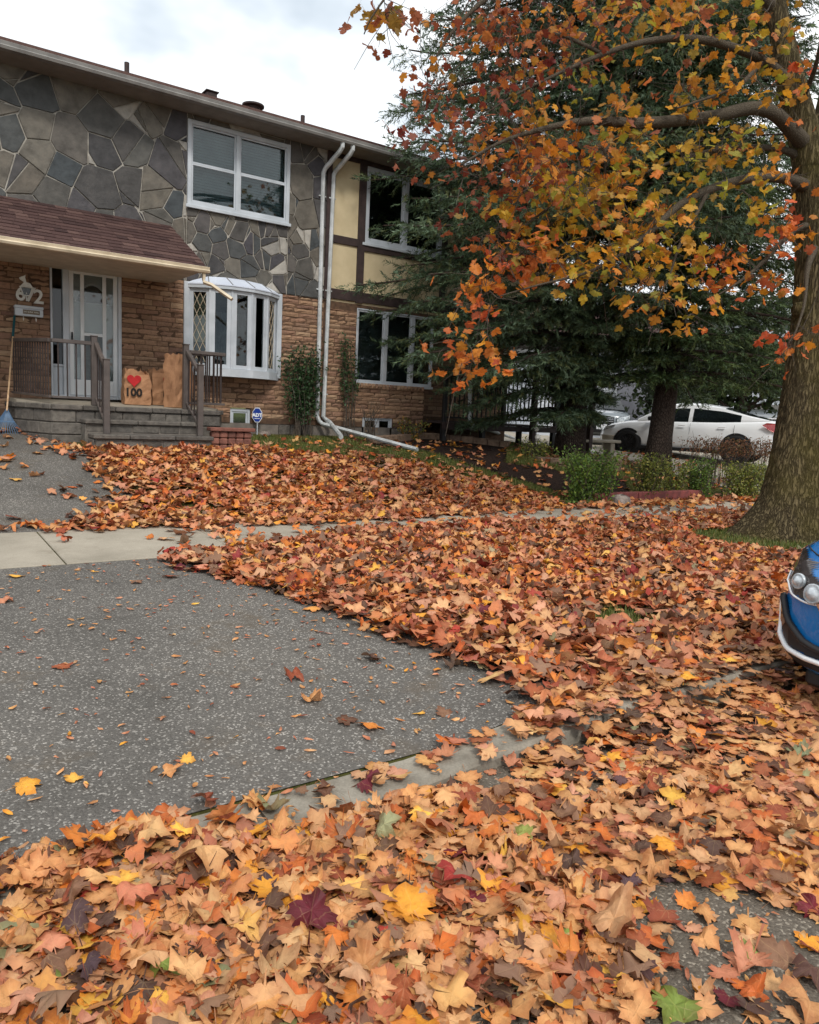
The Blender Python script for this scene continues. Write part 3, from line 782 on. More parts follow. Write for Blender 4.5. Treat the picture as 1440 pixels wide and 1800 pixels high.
MB().box(g0+.03, g1-.03, YW+.012, YW+.018, ez0+.26, ez0+.98).build('insect_screen', simple('insect screen', s2l(110, 118, 122), s2l(98, 106, 110), 30, .8), door)
m = MB(); m.box(e0+.03, e0+.055, YW-.03, YW-.001, ez0+.86, ez0+1.02, c=.006); m.tube([(e0+.042, YW-.03, ez0+.99), (e0+.042, YW-.06, ez0+.98), (e0+.042, YW-.06, ez0+.88), (e0+.042, YW-.03, ez0+.87)], .009, 6); m.build('door_handle', M['black'], door)
# bay window
bay = empty('bay_window', (BX0, YW, BZ0)); bay.parent = house; bay.location = tuple(np.array((BX0, YW, BZ0))-WPOS[house])
fl = .1
m = MB(); m.box(BX0, BX0+fl, YW-.03, YW+.1, BZ0-.02, BZ1, c=.006); m.box(BX1-fl, BX1, YW-.03, YW+.1, BZ0-.02, BZ1, c=.006); m.box(BX0+fl, BX1-fl, YW-.029, YW+.1, BZ1-.05, BZ1-.001, c=.006); m.build('casing', M['white'], bay)
ax0, ax1 = BX0+fl, BX1-fl; sag = .40; half = (ax1-ax0)/2; rad = (half*half+sag*sag)/(2*sag); cyc = YW-sag+rad; th = math.asin(half/rad); cxm = (ax0+ax1)/2
P = [(cxm+rad*math.sin(-th+2*th*i/5), cyc-rad*math.cos(-th+2*th*i/5)) for i in range(6)]
zb0, zb1 = BZ0+.08, BZ1-.10
for i in range(5):
    a, b = np.array(P[i]), np.array(P[i+1]); d = b-a; L = np.linalg.norm(d); d /= L; nrm = np.array([d[1], -d[0]])
    def at2(t, o): p = a+d*t+nrm*o; return p
    def pbox(m, t0, t1, o0, o1, z0, z1, c=.004):
        cc = at2((t0+t1)/2, (o0+o1)/2); m.cbox((cc[0], cc[1], (z0+z1)/2), ((d[0], d[1], 0), (nrm[0], nrm[1], 0), (0, 0, 1)), ((t1-t0)/2, abs(o1-o0)/2, (z1-z0)/2), c)
    st = .06 if 0 < i < 4 else .045
    m = MB(); pbox(m, .004, st+.03, -.05, .0, zb0, zb1); pbox(m, L-st-.03, L-.004, -.05, .0, zb0, zb1); pbox(m, st+.03, L-st-.03, -.049, -.001, zb1-.07, zb1-.001); pbox(m, st+.03, L-st-.03, -.049, -.001, zb0+.001, zb0+.07)
    fr = m.build('bay_frame', M['white'], bay, fix=True)
    m = MB(); pbox(m, st+.025, L-st-.025, -.03, -.024, zb0+.065, zb1-.065, .001); m.build('pane', M['glass'], bay, fix=True)
    m = MB(); pbox(m, -.02, .02, -.03, .012, zb0, zb1, .004)
    m.build('bay_post', M['white'], bay, fix=True)
    if i in (0, 4):
        lat = MB(); t0, t1, u0, u1 = st+.03, L-st-.03, zb0+.07, zb1-.07; n = 5; hh = (u1-u0)/n; ww = (t1-t0)/2
        def seg(ta, ua, tb, ub):
            p, q = at2(ta, -.02), at2(tb, -.02); lat.bar((p[0], p[1], ua), (q[0], q[1], ub), .008, .006, up=(nrm[0], nrm[1], 0))
        for k in range(n):
            for c in range(2):
                A, B = t0+c*ww, t0+(c+1)*ww; z0_, z1_ = u0+k*hh, u0+(k+1)*hh
                seg(A, z0_, B, z1_); seg(A, z1_, B, z0_)
        lat.build('lattice', M['cream'], bay)
        cb_ = MB(); pbox(cb_, .04, L-.04, -.1, -.094, zb0+.45, zb1-.12); cb_.build('roller_blind', M['cream_blind'], bay, fix=True)
PO = [(cxm+(rad+.05)*math.sin(-th*1.03+2*th*1.03*i/5), cyc-(rad+.05)*math.cos(-th*1.03+2*th*1.03*i/5)) for i in range(6)]
def slab(name, pts, z0, z1, mat, par, back=YW+.02):
    pl = [(p[0], p[1], 0) for p in pts]+[(pts[-1][0], back, 0), (pts[0][0], back, 0)]
    return MB().prism(pl, (0, 0, z0), (0, 0, z1)).build(name, M[mat], par, fix=True)
slab('bay_seat', PO, BZ0-.06, zb0-.001, 'white', bay); slab('bay_head', PO, zb1+.001, zb1+.055, 'white', bay)
# metal hood: one panel per facet
for i in range(5):
    a, b = PO[i], PO[i+1]; pk = [(cxm+(p[0]-cxm)*.86, YW-.03) for p in (a, b)]
    za, zt = zb1+.056, zb1+.056+.20
    zt0 = za+.2*(1-abs(2*i/5-1)**3*.6); zt1 = za+.2*(1-abs(2*(i+1)/5-1)**3*.6)
    m = MB(); m.add([(a[0], a[1]-.01, za), (b[0], b[1]-.01, za), (pk[1][0], pk[1][1], zt1), (pk[0][0], pk[0][1], zt0), (a[0], a[1]-.01, za+.02), (b[0], b[1]-.01, za+.02)],
                    [(0, 1, 5, 4), (4, 5, 2, 3), (0, 4, 3), (1, 2, 5), (0, 3, 2, 1)]); m.build('hood_panel', simple('pale blue white metal', s2l(214, 222, 236), s2l(204, 212, 228), 3, .4) if i == 0 else bpy.data.materials['pale blue white metal'], bay)
    MB().tube([(b[0], b[1]-.012, za+.024), (pk[1][0], pk[1][1], zt1+.006)], .008, 5).build('hood_seam', M['gutter'], bay)
cb_ = MB()
for k in range(40):
    t = k/40; x = ax0+.15+(ax1-ax0-.3)*t; y = YW+.05+.03*math.sin(k*1.9); cb_.add([(x, y, zb0), (x+(ax1-ax0-.3)/40, YW+.05+.03*math.sin((k+1)*1.9), zb0), (x+(ax1-ax0-.3)/40, YW+.05+.03*math.sin((k+1)*1.9), zb1-.35), (x, y, zb1-.35)], [(0, 1, 2, 3)])
cb_.build('curtain', M['curtain'], bay, smooth=True)
# porch roof with shingles
PX1 = float(on_y(297, 398, YW)[0]); ze_ = on_x(362, 474, PX1); PY0, PZ0 = float(ze_[1]), float(ze_[2])+.02; PZ1 = fz(297, 398)+.0
pr_ = MB(); pr_.prism([(XL, PY0, PZ0), (XL, YW-.002, PZ1-.03), (XL, YW-.002, PZ0-.03), (XL, PY0, PZ0-.03)], (0, 0, 0), (PX1-XL, 0, 0))
proof = pr_.build('porch_roof', M['soffit_c'], house, fix=True)
sl = np.array([0, YW-.03-PY0, PZ1-PZ0]); SLL = np.linalg.norm(sl); sd = sl/SLL; sn = np.array([0, -sd[2], sd[1]])
nrow = 13; ex = SLL/nrow; run = MB()
shm = []
for i in range(6):
    r_ = random.Random(i); mm = MB(); mm.cbox((0, 0, 0), ((1, 0, 0), tuple(sd), tuple(sn)), (.5, .5, .5), .0)
    mm = MB(); L, W_ = .5, 1.0
    vs = []
    for sx_ in (-.5, .5):
        for (t, n_) in ((0, .0), (0, 1.0), (1.25, .15), (1.25, -.2)): vs.append((sx_, t, n_+(r_.uniform(-.25, .25) if n_ == 1.0 else 0)))
    me = bpy.data.meshes.new('shingle'); me.from_pydata(vs, [], [(0, 1, 2, 3), (7, 6, 5, 4), (0, 4, 5, 1), (1, 5, 6, 2), (2, 6, 7, 3), (3, 7, 4, 0)]); me.materials.append(M['shingle']); me.update(); shm.append(me)
rotm = Matrix(((1, 0, 0), (0, sd[1], sn[1]), (0, sd[2], sn[2])))
eul = rotm.to_euler()
for r_ in range(nrow):
    x = XL-random.uniform(0, .3)
    while x < PX1-.02:
        L = random.uniform(.16, .34); b = min(x+L, PX1+.015)
        if b-x < .05: break
        c = np.array([(x+b)/2, PY0-.02, PZ0+.004])+sd*(ex*r_)
        if b > 1.2:
            o = link('shingle', random.choice(shm), proof, c); o.rotation_euler = eul; o.scale = (b-x-.004, ex*(1 if r_ < nrow-1 else .8), .014)
        else:
            P8 = [c+np.array([s*(b-x-.004)/2, 0, 0])+sd*ex*t+sn*.014*n_ for s in (-1, 1) for t, n_ in ((0, 0), (0, 1), (1.2, .15), (1.2, -.2))]
            run.add(P8, [(0, 1, 2, 3), (7, 6, 5, 4), (0, 4, 5, 1), (1, 5, 6, 2), (2, 6, 7, 3), (3, 7, 4, 0)])
        x = b
run.build('shingle_run', M['shingle_s'], proof, kind='stuff')
g = MB(); gy = PY0-.03
prof = [(0, .0), (-.1, -.0), (-.115, .03), (-.085, .05), (-.095, .085), (-.085, .09), (0, .09)]
def gutter(m, x0, x1, y, z, prof):
    n = len(prof); V = [(x0, y+a, z+b) for a, b in prof]+[(x1, y+a, z+b) for a, b in prof]
    m.add(V, [(i, (i+1) % n, n+(i+1) % n, n+i) for i in range(n)]+[tuple(range(n))[::-1], tuple(range(n, 2*n))])
gutter(g, XL, PX1+.02, gy, PZ0-.085, prof); g.build('porch_gutter', M['cream'], house, fix=True)
s0 = on_x(350, 480, PX1-.06); s1 = at(408, 526, float((s0-_o)@_f)-.25)
sp = MB(); s0 = np.array([PX1-.06, gy-.05, PZ0-.085]); sp.tube([s0, s0+(0, 0, -.09), s0+(0, -.01, -.14), s0*.72+s1*.28+(0, 0, -.07), s1], [.036]*5, 4, flat=.75); sp.build('porch_downspout', M['cream'], house)
# main roof, fascia, gutter over both units
XR = 13.4; EY = 13.1
def roof_for(hs, a, b, shade=True):
    m = MB(); rise = math.tan(R(17.5)); yr = YW+4.2
    z0 = ZE+.12
    m.prism([(a, EY-.06, z0), (a, EY-.06, z0+.05), (a, yr, z0+.05+rise*(yr-EY)), (a, YW+8.4, z0+.05), (a, YW+8.4, z0)], (0, 0, 0), (b-a, 0, 0))
    rf = m.build('roof', M['shingle'], hs, fix=True)
    MB().box(a, b, EY+.002, YW+.0-.002, ZE+.0, ZE+.03).build('soffit', M['soffit'], hs)
    g = MB(); gutter(g, a, b, EY, ZE, [(x*1.15, z*1.25) for x, z in prof]); g.build('gutter', M['gutter'], hs, fix=True)
    return rf, rise
roof, rise = roof_for(house, XL-.3, XS)
def roof_z(y): return ZE+.17+rise*(y-EY)
for px, py, ptop, kind in ((223, 128, 110, 'pipe'), (370, 175, 162, 'box'), (445, 195, 182, 'cap'), (532, 218, 203, 'pipe')):
    Yv = 15.2; base = on_y(px, py, Yv); top = on_y(px, ptop, Yv); x = float(base[0]); zt = float(top[2]); zr = roof_z(Yv)-.05; m = MB()
    if kind == 'pipe': m.lathe([(.09, zr), (.08, zr+.1), (.045, zr+.16), (.045, zt), (.03, zt+.001)], (x, Yv, 0), n=12)
    elif kind == 'box': m.box(x-.1, x+.1, Yv-.1, Yv+.1, zr, zt-.02, c=.01); m.box(x-.13, x+.13, Yv-.13, Yv+.13, zt-.02, zt, c=.006)
    else: m.lathe([(.13, zr), (.13, zt-.07), (.22, zt-.06), (.22, zt-.03), (.1, zt), (.01, zt+.005)], (x, Yv, 0), n=18)
    m.build('roof_vent', M['trim'], roof)
# house number, lantern silhouette, letterbox
def wall_px(px, py, off=.03): p = on_y(px, py, YW-off); return p
for ch, px, py in (('6', 36, 517), ('7', 53, 519), ('2', 68, 523)):
    p = wall_px(px, py, .035); text_mesh('house_numeral', ch, .30, .02, M['bead'], house, p, (1, 0, 0), (0, 0, 1), bold=.006)
lan = MB(); c = wall_px(44, 512, .07); cx, cy, cz = c; lx = cx+.02
def lz(py): return float(wall_px(44, py, .07)[2])
for sgn in (-1, 1): lan.bar((lx+sgn*.085, cy, lz(505)), (lx+sgn*.045, cy, lz(519)), .014, .014)
lan.bar((lx-.1, cy, lz(504.5)), (lx+.1, cy, lz(504.5)), .05, .012); lan.bar((lx-.05, cy, lz(519)), (lx+.05, cy, lz(519)), .03, .014)
lan.prism([(lx-.09, cy, lz(504)), (lx+.09, cy, lz(504)), (lx+.05, cy, lz(497)), (lx-.03, cy, lz(495.5))], (0, -.02, 0), (0, .02, 0))
lan.bar((lx, cy, lz(519)), (lx, cy, lz(529)), .016, .012)
lan.prism([(lx-.04, cy, lz(495.5)), (lx-.09, cy, lz(492)), (lx-.1, cy, lz(489)), (lx-.07, cy, lz(487)), (lx-.04, cy, lz(485.5)), (lx-.01, cy, lz(483)), (lx-.015, cy, lz(488)), (lx+.0, cy, lz(496))], (0, -.01, 0), (0, .01, 0))
lan.bar((lx, cy, lz(515)), (lx, YW-.01, lz(515)), .015, .015)
lan.build('wall_lantern', M['bead'], house, fix=True)
MB().prism([(lx-.07, cy, lz(506)), (lx+.07, cy, lz(506)), (lx+.038, cy, lz(518)), (lx-.038, cy, lz(518))], (0, .006, 0), (0, .03, 0)).build('lantern_glass', M['glass_lead'], house, fix=True)
a, b = wall_px(25, 537, .06), wall_px(75, 559, .06); mz0, mz1 = float(b[2])-.0, float(wall_px(75, 541, .06)[2])
mb_ = empty('letterbox', ((a[0]+b[0])/2, YW-.06, mz0)); mb_.parent = house; mb_.location = tuple(WPOS[mb_]-WPOS[house])
m = MB(); m.box(a[0], b[0], YW-.13, YW-.022, mz0, mz1-.045, c=.008); m.build('letterbox_body', M['white'], mb_)
m = MB(); m.box(a[0]-.006, b[0]+.006, YW-.14, YW-.02, mz1-.044, mz1, c=.01); m.build('letterbox_lid', M['white'], mb_)
cx = (a[0]+b[0])/2+.03; cz = (mz0+mz1-.03)/2
MB().box(cx-.12, cx+.12, YW-.134, YW-.1305, cz-.033, cz+.033).build('nameplate', simple('brown nameplate', s2l(120, 108, 92), s2l(100, 90, 76), 9, .6), mb_)
text_mesh('nameplate_lettering', 'NO JUNK MAIL', .032, .002, M['bead'], mb_, (cx, YW-.1355, cz), (1, 0, 0), (0, 0, 1))
for s in (-.08, .1):
    m = MB(); hx = (a[0]+b[0])/2+s; m.tube([(hx, YW-.08, mz0), (hx, YW-.08, mz0-.05), (hx, YW-.1, mz0-.07), (hx, YW-.125, mz0-.06), (hx, YW-.13, mz0-.03)], .005, 5); m.build('paper_hook', M['bead'], mb_)
# paired downspouts
def downspout(px0, px1, ytop, yb, hs, xoff):
    x0 = fx(px0, 400); x1 = fx(px1, 700); gx = fx(px0+14, 262)
    y = YW-.06
    pts = [(gx, EY-.06, ZE), (gx, EY-.055, ZE-.07), (gx-.02, EY+.0, ZE-.14), (x0+.02, y-.05, ZE-.36), (x0, y, ZE-.44), (x0, y, ZE-.6), (x1, y, yb+.12), (x1+.02, y-.005, yb+.04)]
    return pts
def dsp(pts, name, hs, mat='white_dirty'):
    m = MB(); m.tube(pts, .055, 8, flat=.75); o = m.build(name, M[mat], hs, smooth=False)
    for t in (5, ):
        for k in (.06, .45, .9):
            a_ = np.array(pts[t])*(1-k)+np.array(pts[t+1])*k
            MB().box(a_[0]-.075, a_[0]+.075, a_[1]+.0, a_[1]+.062, a_[2]-.012, a_[2]+.012, c=.003).build('strap', M[mat], o)
    return o
lo1 = on_ground(733, 796); l0 = (fx(556, 745), YW-.09, float(gz(6.8, YW))+.24)
a_ = downspout(563, 556, 0, 1.3, house, 0)
A = a_[:-1]+[(l0[0]+.02, YW-.08, l0[2]+.05), (l0[0]+.09, YW-.11, l0[2]-.01), (lo1[0], lo1[1], float(gz(lo1[0], lo1[1]))+.06)]
dsp(A, 'downspout', house)
# ---- unit with stucco and dark boards
house2 = empty('half_timbered_house', (9.5, YW+4, 1.0), 'beige stucco townhouse with dark boards, right of the flagstone house', 'house')
U2 = (fx(643, 293), fx(643, 293)+1.95, fz(642, 428), fz(645, 292)); G2 = (fx(628, 545), fx(628, 545)+1.95, fz(626, 672), fz(630, 541))
XE = 9.75                                              # end of the front brick wall on the ground floor
m = MB(); wall_holes(m, XS+.002, XR, Z2, ZE+.05, YW, YW+.25, [U2]); st2 = m.build('stucco_wall', M['stucco'], house2)
bh = (fx(637, 745), fx(690, 745), 1.0, fz(660, 733)); pip = [G2, bh]
m = MB(); wall_holes(m, XS+.002, XE, ZB-.1, Z2-.001, YW+.002, YW+.25, pip); bw2 = m.build('brick_wall', M['brick_mortar'], house2)
lay_bricks(bw2, brick_rows(XS+.01, XE, ZB, Z2-.15, pip+[(G2[0]-.0, G2[1], G2[2]-.1, G2[2])]), visible=lambda x, z: True)
xx = G2[0]-.06
while xx < XE-.09:                                      # soldier course under the window
    o = link('brick', random.choice(BRICKS), bw2, (xx+.045, YW-.02, G2[2]-.055)); o.scale = (.078, .1, .1); xx += .09
m = MB(); m.box(XS+.002, XE, YW+.02, YW+.3, .6, ZB-.101); m.build('foundation', M['foundation'], house2)
window_unit(house2, 'window', *U2, .07, [.5], y=YW-.03, sub=.05); window_unit(house2, 'window', *G2, .03, [.36, .72], y=YW+.0, sub=.035)
window_unit(house2, 'basement_window', bh[0], bh[1], 1.04, bh[3], .05, [.5], y=YW+.02, sill=False, glass='glass_d')
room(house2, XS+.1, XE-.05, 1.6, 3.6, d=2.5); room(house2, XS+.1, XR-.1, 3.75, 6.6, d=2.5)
m = MB(); m.box(G2[0]+.02, G2[1]-.02, YW+.3, YW+.31, G2[2]+.1, G2[3]-.02); m.build('added_curtain', M['curtain'], house2)  # curtain added to lighten the dark panes
def board(x0, x1, z0, z1, t=.03): MB().box(x0, x1, YW-t, YW+.01, z0, z1, c=.004).build('trim_board', M['trim'], house2)
zt = fz(600, 270); vb0, vb1 = fx(629, 400), fx(641, 400)
board(XS-.045, XS+.06, Z2+.02, ZE, .05)
for a, b in ((XS+.06, vb0), (vb1, XR)):
    board(a, b, fz(600, 527), fz(600, 511)+.02, .034)
    if a > vb0: board(a, U2[0]-.002, fz(600, 429), fz(600, 415), .032); board(U2[0], U2[1], U2[2]-.15, U2[2]-.005, .032); board(U2[1]+.15, XR, fz(600, 429), fz(600, 415), .032)
    else: board(a, b, fz(600, 429), fz(600, 415), .032)
    board(a, b, U2[3]+.01, ZE-.001, .028)
board(vb0, vb1, Z2+.02, ZE-.002, .04); board(U2[1]+.01, U2[1]+.15, Z2+.02, ZE-.002, .04)
roof2, _ = roof_for(house2, XS+.002, XR+.3)
b_ = downspout(581, 567, 0, 1.3, house2, 0); 
B_ = b_[:-1]+[(fx(570, 740), YW-.08, l0[2]+.08), (fx(570, 740)+.07, YW-.12, l0[2]+.02), (lo1[0]-1.2, lo1[1]+.72, float(gz(lo1[0]-1.2, lo1[1]+.72))+.17)]
dsp(B_, 'downspout', house2)
# recessed ground floor, porch deck and its railing
YR = 15.0
m = MB(); m.box(XE-.25, XE, YW+.26, YR, .7, Z2-.01); m.box(XE, XR, YR, YR+.25, .7, Z2-.01); m.box(XR-.2, XR, YR+.25, YW+8, .7, ZE-.03); m.build('recess_wall', M['brick_mortar'], house2)
rec = brick_rows(XE+.02, XR, 1.5, Z2-.02, []); mm = MB()
for x, z, L, h in rec: mm.box(x-L/2, x+L/2, YR-.018, YR+.03, z-h/2, z+h/2)
mm.build('brick_run', M['brick_s'], house2, kind='stuff')
MB().box(XE, XR, YW+.26, YR-.001, Z2-.04, Z2-.012).build('porch_ceiling', M['soffit'], house2)
p = on_y(897, 619, YR-.04)
for i, ch in enumerate('674'):
    text_mesh('house_numeral', ch, .22, .02, M['bead'], house2, (p[0]-.17+.17*i, YR-.03, p[2]), (1, 0, 0), (0, 0, 1), bold=.004)
dk = empty('porch_deck', (11.2, 13.6, 1.0), 'dark porch deck with black baluster railing behind the large spruce', 'porch')
dz = 1.42
for i in range(9): MB().box(XE+.02+i*.38, XE+.39+i*.38, YW-.72, YR-.03, dz-.04, dz, c=.005).build('deck_board', M['trim'], dk)
MB().box(XE+.02, XE+3.44, YW-.70, YW-.66, dz-.16, dz-.042).build('skirt_board', M['trim'], dk)
for i in range(4): MB().box(XE+.1+i*1.1, XE+.2+i*1.1, YW-.6, YW-.5, .6, dz-.042).build('deck_post', M['black'], dk)
MB().bar((XE+.05, YW-.66, dz+.98), (XE+3.4, YW-.66, dz+.98), .06, .05, c=.005).build('handrail', M['black'], dk)
MB().bar((XE+.05, YW-.66, dz+.1), (XE+3.4, YW-.66, dz+.1), .04, .04, c=.004).build('bottom_rail', M['black'], dk)
for i in range(3): MB().box(XE+.03+i*1.66, XE+.12+i*1.66, YW-.7, YW-.62, dz, dz+1.1, c=.006).build('newel_post', M['black'], dk)
for i in range(25): MB().box(XE+.2+i*.127, XE+.225+i*.127, YW-.672, YW-.648, dz+.12, dz+.955).build('baluster', M['black'], dk)
# far downspout of the half timbered house
q0 = on_y(826, 655, YW-.75); q1 = on_y(826, 740, YW-.75); q2 = on_ground(903, 775)
DS = MB(); DS.tube([q0, q1, (q1[0]+.06, q1[1]-.04, q1[2]-.08), (q2[0], q2[1], float(gz(q2[0], q2[1]))+.08)], .05, 8, flat=.75); DS.build('downspout', M['white_dirty'], house2)

# ------------------------------------------------------------------ porch and steps
porch = empty('front_porch', (3.2, 12.6, .9), 'grey block porch with three steps below white front door', 'porch')
PZ = 1.47
out = [(1.62, YW-.01), (1.66, 13.0), (2.02, 12.08), (4.55, 12.08), (4.78, 12.6), (4.78, YW-.01)]
core = [(1.66, YW-.01), (1.70, 13.0), (2.05, 12.12), (4.52, 12.12), (4.74, 12.62), (4.74, YW-.01)]
MB().prism([(x, y, 0) for x, y in core], (0, 0, .7), (0, 0, PZ-.085)).build('porch_core', M['foundation'], porch, fix=True)
# paving slabs on top, slightly raised to the wall
def pztop(y): return PZ+.06*(y-12.08)/1.5
fl_ = [(1.68, 12.98), (2.06, 12.14), (4.5, 12.14), (4.72, 12.62), (4.72, YW-.03), (1.66, YW-.03)]
MB().add([(x, y, pztop(y)-.004) for x, y in fl_]+[(x, y, PZ-.085) for x, y in fl_], [tuple(range(6))]+[(i, 6+i, 6+(i+1) % 6, (i+1) % 6) for i in range(6)]).build('porch_floor', M['concrete'], porch, fix=True)
def block_line(a, b, z0, z1, lo, hi, name, mat, proud, par, depth=.12):
    a = np.array(a, float); b = np.array(b, float); L = np.linalg.norm(b-a); d = (b-a)/L; n = np.array([d[1], -d[0]]); t = 0
    while t < L-.03:
        l = random.uniform(lo, hi)
        if L-t-l < lo*.6: l = L-t
        c = a+d*(t+l/2)+n*(proud-depth/2+random.uniform(-.006, .006))
        MB().cbox((c[0], c[1], (z0+z1)/2), ((d[0], d[1], 0), (n[0], n[1], 0), (0, 0, 1)), (l/2-.004, depth/2, (z1-z0)/2-.004), .012).build(name, M[mat], par, fix=True)
        t += l
for i in range(5):
    a, b = out[i], out[i+1]
    if i == 0 : pass
    block_line(a, b, PZ-.085, PZ, .3, .55, 'cap_block', 'block', .03, porch, .2)
    for j, (z0, z1) in enumerate(((PZ-.265, PZ-.087), (PZ-.445, PZ-.267), (PZ-.62, PZ-.447))):
        if i == 2 and j > 0:
            block_line(a, (2.46, b[1]), z0, z1, .2, .4, 'wall_block', 'block', 0, porch)
            block_line((4.2, a[1]), b, z0, z1, .2, .4, 'wall_block', 'block', 0, porch)
        else: block_line(a, b, z0, z1, .2, .42, 'wall_block', 'block', 0, porch)
for k, (y0, y1, zt) in enumerate(((11.38, 11.75, 1.075), (11.72, 12.08, 1.275))):
    x0, x1 = (2.44, 4.2) if k == 0 else (2.4, 4.14)
    MB().box(x0+.04, x1-.04, y0+.03, y1 if k else y1+.3, .7, zt-.075).build('step_core', M['foundation'], porch)
    block_line((x0, y0), (x1, y0), zt-.072, zt, .5, .75, 'step_tread', 'block', .02, porch, .4)
    block_line((x0+.03, y0+.02), (x1-.03, y0+.02), (.86 if k == 0 else 1.08), zt-.074, .2, .45, 'step_riser', 'block', 0, porch, .08)
    for xs, sg in ((x0, 1), (x1, -1)):
        block_line((xs, y0+.05) if sg < 0 else (xs, 12.08), (xs, 12.08) if sg < 0 else (xs, y0+.05), .86, zt-.074, .2, .4, 'step_side', 'block', -.01, porch, .1)
# ------------------------------------------------------------------ railings
def railing(name, label, runs, posts, slopes=()):
    r_ = empty(name, (*posts[0][:2], PZ), label, 'railing', 'brown metal railings of the porch')
    for x, y, z0, z1 in posts:
        p = MB().box(x-.042, x+.042, y-.042, y+.042, z0, z1, c=.006).build('post', M['rail'], r_)
        MB().box(x-.05, x+.05, y-.05, y+.05, z1+.0005, z1+.016, c=.005).build('post_cap', M['rail'], p)
    for a, b, n in list(runs)+list(slopes):
        a = np.array(a, float); b = np.array(b, float)
        MB().bar(a+(0, 0, .9), b+(0, 0, .9), .06, .055, c=.006).build('handrail', M['rail'], r_)
        MB().bar(a+(0, 0, .09), b+(0, 0, .09), .04, .035, c=.004).build('bottom_rail', M['rail'], r_)
        for i in range(n):
            q = a+(b-a)*(i+.7)/(n+.4)
            MB().box(q[0]-.0095, q[0]+.0095, q[1]-.0095, q[1]+.0095, q[2]+.1, q[2]+.88).build('baluster', M['baluster'], r_)
    return r_
zt_ = PZ+.01
railing('porch_railing', 'brown railing with many balusters on the driveway side of the porch', [((1.70, 13.52, zt_+.04), (2.02, 12.16, zt_), 15), ((2.04, 12.14, zt_), (2.58, 12.14, zt_), 4)],
        [(2.62, 12.14, zt_-.012, zt_+1.0), (2.66, 11.56, 1.07, 2.13)], [((2.64, 12.10, zt_), (2.66, 11.60, zt_-.36), 4)])
railing('porch_railing', 'brown railing beside paper bags in front of the bay window', [((4.66, 12.2, zt_), (4.3, 13.5, zt_+.04), 12), ((4.06, 12.14, zt_), (4.66, 12.16, zt_), 5)],
        [(4.0, 12.14, zt_-.012, zt_+1.0), (4.04, 11.56, 1.07, 2.15)], [((4.01, 12.10, zt_), (4.04, 11.60, zt_-.34), 4)])
# red patterned block planter right of the steps
pl = empty('block_planter', (4.6, 11.6, .9), 'low wall of reddish patterned blocks at the right end of steps', 'planter')
zc = float(gz(4.6, 11.6))
for r_ in range(3):
    for i in range(5):
        x = 4.26+i*.135
        m = MB(); m.box(x, x+.128, 11.62, 11.76, zc-.04+r_*.105, zc+.06+r_*.105, c=.018); m.build('block', M['redblock'], pl)
    for i in range(4):
        y = 11.77+i*.16
        MB().box(4.80, 4.93, y, y+.152, zc-.04+r_*.105, zc+.06+r_*.105, c=.018).build('block', M['redblock'], pl)
MB().box(4.22, 4.97, 11.58, 11.77, zc+.276, zc+.335, c=.01).build('cap', M['redblock'], pl)
